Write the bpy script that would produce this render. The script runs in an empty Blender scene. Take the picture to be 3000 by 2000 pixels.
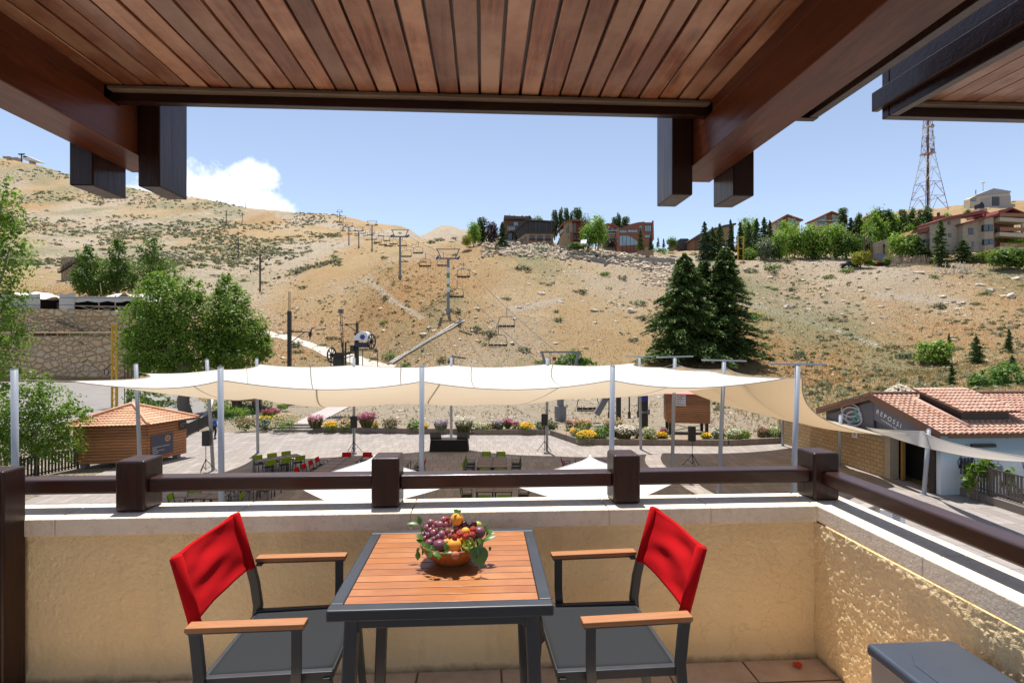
import bpy, math, random
import numpy as np
from mathutils import Vector, Matrix, noise as mn
R = math.radians; PI = math.pi
SC = bpy.context.scene; COL = SC.collection
# ---- camera geometry: photo pixels (3000x2000) to places in the scene -------------------------------
FL = 1550.0; EYE = 1.62; HZ = 1006.0; TH = math.atan(85/1550.0); SN = math.sin(TH); CS = math.cos(TH)
Z0 = -5.58                                   # level of the plaza
def cw(l, d, z): return Vector((d*SN + l*CS, d*CS - l*SN, z))
def at(px, py, d): return cw((px-1500)/FL*d, d, EYE + (HZ-py)*d/FL)
def atz(px, d, z): return cw((px-1500)/FL*d, d, z)
def gz(px, py, z=Z0): return at(px, py, (EYE-z)*FL/(py-HZ))
def ld(X, Y): return (X*CS - Y*SN, X*SN + Y*CS)
rng = random.Random(7)
ORD = ['first','second','third','fourth','fifth','sixth','seventh','eighth','ninth','tenth']
# ---- objects ----------------------------------------------------------------------------------------
def tag(o, label, cat=None, group=None, kind=None):
    if label: o['label'] = label
    if cat: o['category'] = cat
    if group: o['group'] = group
    if kind: o['kind'] = kind
    return o
def thing(name, label, cat, loc=(0,0,0), rz=0.0, group=None):
    o = bpy.data.objects.new(name, None); COL.objects.link(o)
    o.empty_display_size = .2; o.location = loc; o.rotation_euler = (0,0,rz)
    return tag(o, label, cat, group)
def facing(name, label, cat, px, py, d, group=None, rz=0.0):
    return thing(name, label, cat, at(px,py,d), -TH+rz, group)
def dup(o, parent=None):
    c = o.copy(); COL.objects.link(c)
    if parent: c.parent = parent
    for ch in list(o.children): dup(ch, c)
    return c
def wloc(o):
    v = Vector((0,0,0))
    while o: v += Vector(o.location); o = o.parent
    return v
class MB:
    def __init__(s): s.v=[]; s.f=[]; s.m=[]; s.mi=0; s.uv=None
    def add(s, vs, fs):
        n=len(s.v); s.v += [tuple(p) for p in vs]
        for f in fs: s.f.append(tuple(i+n for i in f)); s.m.append(s.mi)
        return s
    def box(s, x0,x1,y0,y1,z0,z1):
        return s.add([(x0,y0,z0),(x1,y0,z0),(x1,y1,z0),(x0,y1,z0),(x0,y0,z1),(x1,y0,z1),(x1,y1,z1),(x0,y1,z1)],
            [(3,2,1,0),(4,5,6,7),(0,1,5,4),(1,2,6,5),(2,3,7,6),(3,0,4,7)])
    def bar(s, p, q, w, h=None, up=(0,0,1)):
        h = w if h is None else h
        p=Vector(p); q=Vector(q); d=(q-p).normalized(); u=Vector(up)
        if abs(d.dot(u))>.98: u=Vector((0,1,0))
        a=d.cross(u).normalized(); b=a.cross(d).normalized()
        vs=[]
        for c in (p,q):
            for i,j in ((-1,-1),(1,-1),(1,1),(-1,1)): vs.append(c+a*(w/2*i)+b*(h/2*j))
        return s.add(vs,[(0,1,2,3),(7,6,5,4),(1,0,4,5),(2,1,5,6),(3,2,6,7),(0,3,7,4)])
    def path(s, pts, w, h, up=(0,1,0)):           # flat bar swept along a polyline, w along 'up'
        pts=[Vector(p) for p in pts]; u=Vector(up).normalized(); vs=[]
        for i,p in enumerate(pts):
            t=(pts[min(i+1,len(pts)-1)]-pts[max(i-1,0)]).normalized()
            n=t.cross(u).normalized()
            for a,b in ((-1,-1),(1,-1),(1,1),(-1,1)): vs.append(p+u*(w/2*a)+n*(h/2*b))
        fs=[(0,1,2,3)]
        for i in range(len(pts)-1):
            k=4*i
            for j in range(4): fs.append((k+j,k+4+j,k+4+(j+1)%4,k+(j+1)%4))
        k=4*(len(pts)-1); fs.append((k+3,k+2,k+1,k))
        return s.add(vs,fs)
    def tube(s, pts, r, seg=8, cap=True):
        pts=[Vector(p) for p in pts]; n=len(pts)
        rs = r if isinstance(r,(list,tuple)) else [r]*n
        vs=[]; pa=None
        for i,p in enumerate(pts):
            t=(pts[min(i+1,n-1)]-pts[max(i-1,0)]).normalized()
            a = pa - t*pa.dot(t) if pa else t.cross(Vector((0,0,1)) if abs(t.z)<.9 else Vector((0,1,0)))
            a.normalize(); pa=a; b=t.cross(a)
            for k in range(seg):
                th=2*PI*k/seg; vs.append(p+(a*math.cos(th)+b*math.sin(th))*rs[i])
        fs=[]
        for i in range(n-1):
            for k in range(seg):
                fs.append((i*seg+k,i*seg+(k+1)%seg,(i+1)*seg+(k+1)%seg,(i+1)*seg+k))
        if cap: fs += [tuple(range(seg-1,-1,-1)), tuple((n-1)*seg+k for k in range(seg))]
        return s.add(vs,fs)
    def lathe(s, prof, c=(0,0,0), seg=24):
        vs=[];fs=[]; n=len(prof)
        for (r,z) in prof:
            for k in range(seg): a=2*PI*k/seg; vs.append((c[0]+r*math.cos(a),c[1]+r*math.sin(a),c[2]+z))
        for i in range(n-1):
            for k in range(seg): fs.append((i*seg+k,i*seg+(k+1)%seg,(i+1)*seg+(k+1)%seg,(i+1)*seg+k))
        fs += [tuple(range(seg-1,-1,-1)), tuple((n-1)*seg+k for k in range(seg))]
        return s.add(vs,fs)
    def sphere(s, c, r, seg=14, rings=9, sc=(1,1,1)):
        vs=[];fs=[]
        for i in range(rings+1):
            ph=PI*i/rings
            for k in range(seg):
                a=2*PI*k/seg; vs.append((c[0]+r*sc[0]*math.sin(ph)*math.cos(a),c[1]+r*sc[1]*math.sin(ph)*math.sin(a),c[2]+r*sc[2]*math.cos(ph)))
        for i in range(rings):
            for k in range(seg): fs.append((i*seg+k,(i+1)*seg+k,(i+1)*seg+(k+1)%seg,i*seg+(k+1)%seg))
        return s.add(vs,fs)
    def prism(s, poly, y0, y1):                   # outline in (x,z) extruded along y
        n=len(poly)
        vs=[(x,y0,z) for x,z in poly]+[(x,y1,z) for x,z in poly]
        return s.add(vs,[tuple(range(n)),tuple(range(2*n-1,n-1,-1))]+[(i,i+n,(i+1)%n+n,(i+1)%n) for i in range(n)])
    def prismx(s, poly, x0, x1):                  # outline in (y,z) extruded along x
        n=len(poly)
        vs=[(x0,y,z) for y,z in poly]+[(x1,y,z) for y,z in poly]
        return s.add(vs,[tuple(range(n)),tuple(range(2*n-1,n-1,-1))]+[(i,i+n,(i+1)%n+n,(i+1)%n) for i in range(n)])
    def prismz(s, poly, z0, z1):
        n=len(poly)
        vs=[(x,y,z0) for x,y in poly]+[(x,y,z1) for x,y in poly]
        return s.add(vs,[tuple(range(n-1,-1,-1)),tuple(range(n,2*n))]+[(i,(i+1)%n,(i+1)%n+n,i+n) for i in range(n)])
    def poly(s, pts): return s.add(pts,[tuple(range(len(pts)))])
    def grid(s, fn, nu, nv):
        vs=[fn(i/nu,j/nv) for j in range(nv+1) for i in range(nu+1)]
        fs=[(j*(nu+1)+i,j*(nu+1)+i+1,(j+1)*(nu+1)+i+1,(j+1)*(nu+1)+i) for j in range(nv) for i in range(nu)]
        return s.add(vs,fs)
    def disc(s, c, r, n, seg=16, axis='y'):
        vs=[]
        for k in range(seg):
            a=2*PI*k/seg
            vs.append((c[0]+r*math.cos(a),c[1],c[2]+r*math.sin(a)) if axis=='y' else (c[0]+r*math.cos(a),c[1]+r*math.sin(a),c[2]))
        return s.add(vs,[tuple(range(seg))])
    def build(s, name, mats, parent=None, world=False, smooth=False, bevel=0, label=None, solid=0):
        me=bpy.data.meshes.new(name)
        vs=s.v
        if world and parent:
            o=wloc(parent); vs=[(a-o.x,b-o.y,c-o.z) for a,b,c in s.v]
        me.from_pydata(vs,[],s.f)
        if not isinstance(mats,(list,tuple)): mats=[mats]
        for m in mats: me.materials.append(m)
        me.polygons.foreach_set('material_index', s.m)
        if smooth: me.polygons.foreach_set('use_smooth',[True]*len(s.f))
        me.update()
        ob=bpy.data.objects.new(name,me); COL.objects.link(ob)
        if parent: ob.parent=parent
        if bevel:
            b=ob.modifiers.new('b','BEVEL'); b.width=bevel; b.segments=3; b.limit_method='ANGLE'; b.angle_limit=R(40)
            for p in me.polygons: p.use_smooth=True
            b.harden_normals=True
        if solid:
            so=ob.modifiers.new('s','SOLIDIFY'); so.thickness=solid; so.offset=0
        if label: ob['label']=label
        return ob
def npmesh(name, verts, k, mat, parent=None):      # verts (n*k,3): n separate k-gons
    n=len(verts)//k; me=bpy.data.meshes.new(name)
    me.vertices.add(n*k); me.vertices.foreach_set('co', np.asarray(verts,dtype=np.float32).ravel())
    me.loops.add(n*k); me.loops.foreach_set('vertex_index', np.arange(n*k,dtype=np.int32))
    me.polygons.add(n); me.polygons.foreach_set('loop_start', np.arange(0,n*k,k,dtype=np.int32))
    try: me.polygons.foreach_set('loop_total', np.full(n,k,dtype=np.int32))
    except Exception: pass
    me.update(calc_edges=True); me.validate()
    for m in (mat if isinstance(mat,(list,tuple)) else [mat]): me.materials.append(m)
    ob=bpy.data.objects.new(name,me); COL.objects.link(ob)
    if parent: ob.parent=parent
    return ob
# ---- materials --------------------------------------------------------------------------------------
class NT:
    def __init__(s, tree): s.t=tree; s.n=tree.nodes; s.l=tree.links
    def new(s, typ, **kw):
        n=s.n.new(typ)
        for k,v in kw.items():
            if k.startswith('i_'):
                key=k[2:]; key=int(key) if key.isdigit() else key.replace('_',' ')
                n.inputs[key].default_value=v
            else: setattr(n,k,v)
        return n
    def link(s,a,b): s.l.new(a,b)
    def math(s, op, a, b=None, clamp=False):
        n=s.n.new('ShaderNodeMath'); n.operation=op; n.use_clamp=clamp
        for i,x in enumerate((a,b)):
            if x is None: continue
            if isinstance(x,(int,float)): n.inputs[i].default_value=x
            else: s.l.new(x,n.inputs[i])
        return n.outputs[0]
    def mix(s, f, a, b, blend='MIX'):
        n=s.n.new('ShaderNodeMix'); n.data_type='RGBA'; n.blend_type=blend
        for x,i in ((f,0),(a,6),(b,7)):
            if isinstance(x,(int,float)): n.inputs[i].default_value=x
            elif isinstance(x,(tuple,list)): n.inputs[i].default_value=(*x[:3],1)
            else: s.l.new(x,n.inputs[i])
        return n.outputs[2]
    def noise(s, vec, scale, detail=4, rough=.55, dist=0.0):
        n=s.n.new('ShaderNodeTexNoise'); n.inputs['Scale'].default_value=scale; n.inputs['Detail'].default_value=detail
        n.inputs['Roughness'].default_value=rough; n.inputs['Distortion'].default_value=dist
        if vec is not None: s.l.new(vec,n.inputs['Vector'])
        return n.outputs['Fac']
    def ramp(s, f, stops):
        n=s.n.new('ShaderNodeValToRGB'); e=n.color_ramp.elements
        while len(e)<len(stops): e.new(.5)
        for i,(p,c) in enumerate(stops):
            e[i].position=p; e[i].color=(c,c,c,1) if isinstance(c,(int,float)) else (*c[:3],1)
        s.l.new(f,n.inputs[0]); return n.outputs[0]
    def vscale(s, vec, sc, off=None):
        n=s.n.new('ShaderNodeMapping'); n.inputs['Scale'].default_value=sc
        s.l.new(vec,n.inputs['Vector'])
        if off is not None: s.l.new(off,n.inputs['Location'])
        return n.outputs[0]
def newmat(name):
    m=bpy.data.materials.new(name); m.use_nodes=True
    t=NT(m.node_tree); b=m.node_tree.nodes['Principled BSDF']
    return m,t,b
def objco(t): return t.new('ShaderNodeTexCoord').outputs['Object']
def M(name, col, rough=.6, metal=0, var=.25, vs=3.0, col2=None, bump=0, bs=40, island=0, spec=.5, coat=0, stretch=(1,1,1), dirt=0):
    m,t,b=newmat(name); co=objco(t)
    col2=col2 or tuple(c*.6 for c in col)
    v=t.vscale(co,stretch)
    f=t.ramp(t.noise(v,vs,6,.6),[(.3,0),(.7,1)])
    c=t.mix(t.math('MULTIPLY',f,var),col,col2)
    if island:
        g=t.new('ShaderNodeNewGeometry').outputs['Random Per Island']
        hs=t.new('ShaderNodeHueSaturation'); t.link(c,hs.inputs['Color'])
        t.link(t.math('ADD',t.math('MULTIPLY',g,2*island),1-island),hs.inputs['Value']); c=hs.outputs[0]
    if dirt:
        d=t.ramp(t.noise(co,vs*7,8,.7),[(.5,0),(.72,1)])
        c=t.mix(t.math('MULTIPLY',d,dirt),c,tuple(x*.35 for x in col))
    t.link(c,b.inputs['Base Color']); b.inputs['Metallic'].default_value=metal
    r=t.math('ADD',t.math('MULTIPLY',t.noise(v,vs*2.3,4),.25),rough-.125,True); t.link(r,b.inputs['Roughness'])
    b.inputs['Specular IOR Level'].default_value=spec
    if coat: b.inputs['Coat Weight'].default_value=coat; b.inputs['Coat Roughness'].default_value=.12
    if bump:
        bp=t.new('ShaderNodeBump',i_Strength=bump,i_Distance=.02); t.link(t.noise(v,bs,6,.6),bp.inputs['Height']); t.link(bp.outputs[0],b.inputs['Normal'])
    return m
def wood(name, ca, cb, cc=None, axis='x', scale=1.0, rough=.45, rv=.25, island=.15, bump=.3, knots=0, spec=.5, coat=0, groove=None):
    m,t,b=newmat(name); co=objco(t)
    g=t.new('ShaderNodeNewGeometry').outputs['Random Per Island']
    cx=t.new('ShaderNodeCombineXYZ')
    for i,k in enumerate((13.,31.,7.)): t.link(t.math('MULTIPLY',g,k),cx.inputs[i])
    st={'x':(1.2,14,14),'y':(14,1.2,14),'z':(14,14,1.2)}[axis]
    v=t.vscale(co,tuple(k*scale for k in st),cx.outputs[0])
    n1=t.noise(v,1.6,6,.6,1.6)
    n2=t.noise(v,9,4,.7,.4)
    f=t.math('ADD',t.math('MULTIPLY',n1,.75),t.math('MULTIPLY',n2,.3))
    c=t.mix(t.ramp(f,[(.38,0),(.66,1)]),ca,cb)
    if cc:
        w=t.ramp(t.noise(t.vscale(co,(2,2,2),cx.outputs[0]),1.3*scale,5,.6),[(.42,0),(.68,1)])
        c=t.mix(w,c,cc)
    if knots:
        kx={'x':(.45,1,1),'y':(1,.45,1),'z':(1,1,.45)}[axis]
        vo=t.new('ShaderNodeTexVoronoi',i_Scale=knots); t.link(t.vscale(co,kx,cx.outputs[0]),vo.inputs['Vector'])
        k=t.ramp(vo.outputs['Distance'],[(.06,1),(.13,0)])
        c=t.mix(t.math('MULTIPLY',k,.75),c,tuple(x*.25 for x in ca))
    hs=t.new('ShaderNodeHueSaturation'); t.link(c,hs.inputs['Color'])
    t.link(t.math('ADD',t.math('MULTIPLY',g,2*island),1-island),hs.inputs['Value'])
    t.link(hs.outputs[0],b.inputs['Base Color'])
    t.link(t.math('ADD',t.math('MULTIPLY',n1,rv),rough-rv/2,True),b.inputs['Roughness'])
    b.inputs['Specular IOR Level'].default_value=spec
    if coat: b.inputs['Coat Weight'].default_value=coat; b.inputs['Coat Roughness'].default_value=.14
    bp=t.new('ShaderNodeBump',i_Strength=bump,i_Distance=.004); t.link(f,bp.inputs['Height']); t.link(bp.outputs[0],b.inputs['Normal'])
    return m
def leafmat(name, ca, cb, cl=1.2, trans=.35, rough=.5, hue=None):
    m,t,b=newmat(name); co=objco(t)
    g=t.new('ShaderNodeNewGeometry').outputs['Random Per Island']
    f=t.ramp(t.noise(co,cl,3,.6),[(.35,0),(.65,1)])
    f2=t.math('ADD',t.math('MULTIPLY',f,.5),t.math('MULTIPLY',g,.5))
    c=t.mix(f2,ca,cb)
    t.link(c,b.inputs['Base Color']); b.inputs['Roughness'].default_value=rough
    b.inputs['Specular IOR Level'].default_value=.35
    tr=t.new('ShaderNodeBsdfTranslucent'); t.link(t.mix(.5,c,(ca[0]*1.6,ca[1]*1.6,ca[2]*.6)),tr.inputs[0])
    mx=t.new('ShaderNodeMixShader',i_0=trans); t.link(b.outputs[0],mx.inputs[1]); t.link(tr.outputs[0],mx.inputs[2])
    t.link(mx.outputs[0],t.n['Material Output'].inputs[0])
    return m
def glassmat(name, col=(.05,.08,.1), rough=.05):
    m,t,b=newmat(name); b.inputs['Base Color'].default_value=(*col,1); b.inputs['Roughness'].default_value=rough
    b.inputs['Specular IOR Level'].default_value=.9
    return m
# ---- leaves -----------------------------------------------------------------------------------------
def leaf_quads(cen, nrm, size, rs, asp=.55, up=None):
    n=len(cen)
    r=rs.normal(size=(n,3)); a=r-nrm*np.sum(r*nrm,1)[:,None]; a/=np.linalg.norm(a,axis=1)[:,None]+1e-9
    if up is not None:
        a=up-nrm*np.sum(up*nrm,1)[:,None]; a/=np.linalg.norm(a,axis=1)[:,None]+1e-9
    b=np.cross(nrm,a); s=(size*(.6+.8*rs.random(n)))[:,None]
    fold=nrm*s*.12
    v=np.stack([cen-a*s*.5, cen+b*s*asp*.5+fold, cen+a*s*.5, cen-b*s*asp*.5+fold],1)
    return v.reshape(-1,3)
def rand_dirs(n, rs):
    v=rs.normal(size=(n,3)); return v/np.linalg.norm(v,axis=1)[:,None]
def crown(blobs, n, size, seed, clump=12, spread=.34, updir=.75, asp=.6):
    """leaf quads in clumps on and inside ellipsoids (cx,cy,cz,rx,ry,rz)"""
    rs=np.random.RandomState(seed); out=[]
    vol=np.array([b[3]*b[4]+b[4]*b[5]+b[3]*b[5] for b in blobs]); vol/=vol.sum()
    for b,w in zip(blobs,vol):
        k=max(6,int(n*w)); nc=max(4,k//clump)
        d=rand_dirs(nc,rs); rad=(.55+.5*rs.random(nc)**.6)
        cc=d*rad[:,None]
        idx=rs.randint(0,nc,k)
        p=cc[idx]+rs.normal(size=(k,3))*spread*.5*(.5+rs.random(nc)[idx])[:,None]
        pos=p*np.array(b[3:6])+np.array(b[0:3])
        nr=p+rs.normal(size=(k,3))*.7+np.array([0,0,updir]); nr/=np.linalg.norm(nr,axis=1)[:,None]+1e-9
        out.append(leaf_quads(pos,nr,size,rs,asp))
    return np.concatenate(out)
def conifer(h, r, seed, n=70, per=26, size=.5, droop=.25, base=.06, power=.85, lean=0, nj=.45):
    """drooping whorled branches carrying flat sprays"""
    rs=np.random.RandomState(seed); P=[];N=[];U=[];S=[]
    for i in range(n):
        t=base+(1-base)*(i+rs.random())/n
        ang=rs.random()*2*PI
        L=r*((1-t)**power)*(.75+.45*rs.random())+.12*r*.3
        nb=max(4,int(per*(L/r+.15)))
        dirv=np.array([math.cos(ang),math.sin(ang),0]); side=np.array([-dirv[1],dirv[0],0])
        for j in range(nb):
            s=(j+rs.random())/nb
            s=s**.75
            wv=(.32*L)*(1-s*.75)*rs.uniform(-1,1)
            z=t*h + L*(.16*s - droop*s*s*1.6) - abs(wv)*.25
            P.append(dirv*(L*s)+side*wv+np.array([0,0,z+rs.uniform(-.04,.04)*r]))
            u=dirv+side*(wv/(.32*L+1e-6))*.8+np.array([0,0,-droop*(.4+s)])
            U.append(u/np.linalg.norm(u)); nv=np.array([0,0,1.])+rs.normal(size=3)*nj
            N.append(nv/np.linalg.norm(nv)); S.append(size*(.65+.35*(1-s)))
    return leaf_quads(np.array(P),np.array(N),np.array(S),rs,.42,np.array(U))
# ==== world, sun, camera =============================================================================
SUN_EL, SUN_AZ = 75.0, 10.0          # degrees; azimuth to the left of the balcony's outward direction
sd=Vector((-math.sin(R(SUN_AZ))*math.cos(R(SUN_EL)), math.cos(R(SUN_AZ))*math.cos(R(SUN_EL)), math.sin(R(SUN_EL))))
w=bpy.data.worlds.new("World"); SC.world=w; w.use_nodes=True
t=NT(w.node_tree); bg=w.node_tree.nodes['Background']
sky=t.new('ShaderNodeTexSky',sky_type='NISHITA'); sky.sun_disc=False; sky.sun_elevation=R(SUN_EL); sky.sun_rotation=R(-SUN_AZ)
sky.altitude=1800; sky.air_density=1.0; sky.dust_density=1.6; sky.ozone_density=1.0
dirn=t.new('ShaderNodeTexCoord').outputs['Generated']
def dnode(op,a,b):
    n=t.new('ShaderNodeVectorMath',operation=op)
    for i,x in enumerate((a,b)):
        if isinstance(x,(tuple,Vector)): n.inputs[i].default_value=x
        else: t.link(x,n.inputs[i])
    return n
def cloud(px,py,wx,wy):
    c=(at(px,py,1)-Vector((0,0,EYE))).normalized(); rgt=Vector((c.y,-c.x,0)).normalized(); up=rgt.cross(c)
    df=dnode('SUBTRACT',dirn,c).outputs[0]
    u=dnode('DOT_PRODUCT',df,rgt*(1/wx)).outputs['Value']; v=dnode('DOT_PRODUCT',df,up*(1/wy)).outputs['Value']
    return t.math('SUBTRACT',1.0,t.math('SQRT',t.math('ADD',t.math('MULTIPLY',u,u),t.math('MULTIPLY',v,v))))
cl=t.math('MAXIMUM',t.math('MAXIMUM',cloud(615,588,.118,.066),cloud(765,602,.06,.03)),t.math('MAXIMUM',cloud(742,512,.05,.03),cloud(395,600,.10,.03)))
n1=t.noise(dirn,26,9,.62); 
cl=t.math('ADD',cl,t.math('MULTIPLY',t.math('SUBTRACT',n1,.5),1.5))
cf=t.ramp(cl,[(.08,0),(.6,1)])
n2=t.noise(dirn,34,6,.6)
cc=t.mix(t.ramp(n2,[(.3,0),(.7,1)]),(5.2,5.4,5.8),(6.6,6.6,6.7))
# the air near the horizon is paler than the sky model gives for this clear a day
hs=t.new('ShaderNodeHueSaturation',i_Saturation=.80,i_Value=.69); t.link(sky.outputs[0],hs.inputs['Color'])
ccol=t.mix(cf,hs.outputs[0],cc); t.link(ccol,bg.inputs[0]); bg.inputs[1].default_value=.145
sun=bpy.data.lights.new('sun','SUN'); sun.energy=4.0; sun.angle=R(.5); sun.color=(1,.955,.88)
so=bpy.data.objects.new('sun',sun); COL.objects.link(so); so.rotation_euler=sd.to_track_quat('Z','Y').to_euler(); so.location=(0,0,60)
cam=bpy.data.cameras.new('camera'); cam.sensor_width=36; cam.lens=36*FL/3000; cam.shift_y=6/3000; cam.clip_start=.05; cam.clip_end=4000
co=bpy.data.objects.new('camera',cam); COL.objects.link(co); co.location=(0,0,EYE); co.rotation_euler=(R(90),0,-TH); SC.camera=co
SC.view_settings.view_transform='Standard'; SC.view_settings.look='None'; SC.view_settings.gamma=1; SC.view_settings.exposure=.92
SC.cycles.max_bounces=8; SC.cycles.diffuse_bounces=4; SC.cycles.transparent_max_bounces=8
# ==== terrain ========================================================================================
def yz(d,y): return EYE+(HZ-y)*d/FL
def prof(*pts): return [(d, z if k=='z' else yz(d,z)) for d,k,z in pts]
LO=[(5,'z',Z0-.06),(43,'z',Z0-.06)]
COLS=[
 (-1600, prof(*LO,(60,'z',Z0),(87.9,'z',-4.4),(90,'z',2.6),(93.4,'z',2.9),(95,'z',7.2),(110,'z',7.6),(130,'y',850),(200,'y',700),(300,'y',580),(400,'y',470),(480,'y',400),(600,'y',380),(1500,'z',200))),
 (0,   prof(*LO,(60,'z',Z0),(87.9,'z',-4.4),(90,'z',2.6),(93.4,'z',2.8),(95,'z',7.1),(108,'z',7.5),(125,'y',862),(200,'y',740),(300,'y',640),(400,'y',545),(480,'y',467),(560,'z',172),(1500,'z',150))),
 (350, prof(*LO,(62,'z',Z0),(87.9,'z',-4.6),(90,'z',2.4),(93.4,'z',2.6),(95,'z',6.8),(110,'z',7.2),(125,'y',868),(200,'y',765),(300,'y',675),(400,'y',598),(470,'y',551),(560,'z',141),(1500,'z',120))),
 (560, prof(*LO,(66,'z',Z0),(76,'z',-4.2),(90,'y',1005),(120,'y',905),(160,'y',830),(220,'y',745),(300,'y',675),(380,'y',620),(450,'y',583),(540,'z',128),(1500,'z',100))),
 (750, prof(*LO,(50,'y',1226),(60,'y',1165),(72,'y',1085),(90,'y',1000),(120,'y',915),(160,'y',845),(220,'y',765),(300,'y',695),(380,'y',645),(440,'y',614),(520,'z',114),(1500,'z',90))),
 (1000,prof(*LO,(50,'y',1226),(62,'y',1155),(75,'y',1085),(95,'y',990),(120,'y',890),(160,'y',800),(200,'y',752),(240,'y',720),(350,'y',676),(450,'y',644),(520,'z',106),(1500,'z',80))),
 (1172,prof(*LO,(50,'y',1226),(62,'y',1155),(75,'y',1085),(88,'y',950),(115,'y',812),(150,'y',760),(200,'y',722),(260,'y',700),(350,'y',681),(430,'y',669),(520,'z',95),(1500,'z',70))),
 (1310,prof(*LO,(50,'y',1226),(62,'y',1155),(75,'y',1040),(88,'y',913),(110,'y',840),(140,'y',765),(170,'y',718),(200,'y',702),(240,'y',696),(300,'z',55),(420,'z',75),(520,'y',664),(650,'z',118),(1500,'z',80))),
 (1450,prof(*LO,(50,'y',1226),(62,'y',1158),(75,'y',1060),(88,'y',950),(110,'y',850),(130,'y',775),(145,'y',734),(155,'y',718),(180,'y',712),(220,'z',34),(420,'z',55),(560,'y',680),(1500,'z',60))),
 (1600,prof(*LO,(50,'y',1226),(62,'y',1158),(78,'y',1055),(95,'y',930),(115,'y',840),(133,'y',772),(148,'y',737),(155,'y',722),(175,'y',716),(220,'z',34),(1500,'z',30))),
 (1950,prof(*LO,(50,'y',1215),(60,'y',1160),(77,'y',1075),(95,'y',970),(115,'y',880),(138,'y',800),(153,'y',768),(165,'y',752),(200,'y',738),(260,'z',34),(1500,'z',30))),
 (2300,prof(*LO,(56,'y',1172),(75,'y',1090),(90,'y',1010),(105,'y',930),(120,'y',850),(135,'y',790),(148,'y',762),(170,'y',752),(230,'y',705),(300,'z',48),(1500,'z',40))),
 (2650,prof((5,'z',Z0-.06),(40,'z',Z0-.06),(50,'y',1165),(60,'y',1110),(75,'y',1040),(90,'y',970),(105,'y',880),(118,'y',800),(125,'y',780),(150,'y',755),(200,'y',688),(250,'y',628),(300,'y',624),(400,'z',80),(1500,'z',60))),
 (3000,prof((5,'z',Z0-.06),(38,'z',Z0-.06),(46,'y',1160),(60,'y',1080),(75,'y',1000),(90,'y',910),(105,'y',830),(115,'y',795),(125,'y',778),(150,'y',735),(200,'y',655),(250,'y',600),(300,'y',596),(400,'z',85),(1500,'z',60))),
 (4600,prof((5,'z',Z0-.06),(38,'z',Z0-.06),(46,'y',1160),(60,'y',1080),(75,'y',1000),(90,'y',910),(105,'y',830),(115,'y',780),(125,'y',750),(150,'y',700),(200,'y',600),(250,'y',550),(300,'y',540),(400,'z',100),(1500,'z',60))),
]
def pchip(pts):
    x=np.array([p[0] for p in pts],float); y=np.array([p[1] for p in pts],float); h=np.diff(x); dl=np.diff(y)/h
    m=np.zeros(len(x)); m[0]=dl[0]; m[-1]=dl[-1]
    for i in range(1,len(x)-1):
        if dl[i-1]*dl[i]>0:
            w1=2*h[i]+h[i-1]; w2=h[i]+2*h[i-1]; m[i]=(w1+w2)/(w1/dl[i-1]+w2/dl[i])
    def f(q):
        q=min(max(q,x[0]),x[-1]); i=min(max(int(np.searchsorted(x,q))-1,0),len(h)-1); s=(q-x[i])/h[i]
        return (1+2*s)*(1-s)**2*y[i]+s*(1-s)**2*h[i]*m[i]+s*s*(3-2*s)*y[i+1]+s*s*(s-1)*h[i]*m[i+1]
    return f
PF=[(c,pchip(p)) for c,p in COLS]
def base_h(px,d):
    px=min(max(px,PF[0][0]),PF[-1][0])
    for i in range(len(PF)-1):
        if px<=PF[i+1][0]: break
    s=(px-PF[i][0])/(PF[i+1][0]-PF[i][0]); 
    s=s*.5+.5*s*s*(3-2*s)
    return PF[i][1](d)*(1-s)+PF[i+1][1](d)*s
def terr(px,d):
    z=base_h(px,d)
    X,Y,_=atz(px,d,0)
    k=min(1,max(0,(d-46)/30))
    if px<480 and d<112: k*=max(0,min(1,(px-420)/60)) if d>64 else 0
    n=mn.fractal(Vector((X*.03,Y*.03,3)),.9,2.1,5)*1.1+mn.fractal(Vector((X*.16,Y*.16,9)),.8,2.2,4)*.32-.55*max(0,.16-abs(mn.noise(Vector((X*.045,Y*.022,4)))))/.16*.9
    return z+n*k*(.45+min(d,500)/420)
def ground(px,d): return terr(px,d)
def on(px,d,dz=0):
    p=atz(px,d,terr(px,d)+dz); return p
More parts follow.
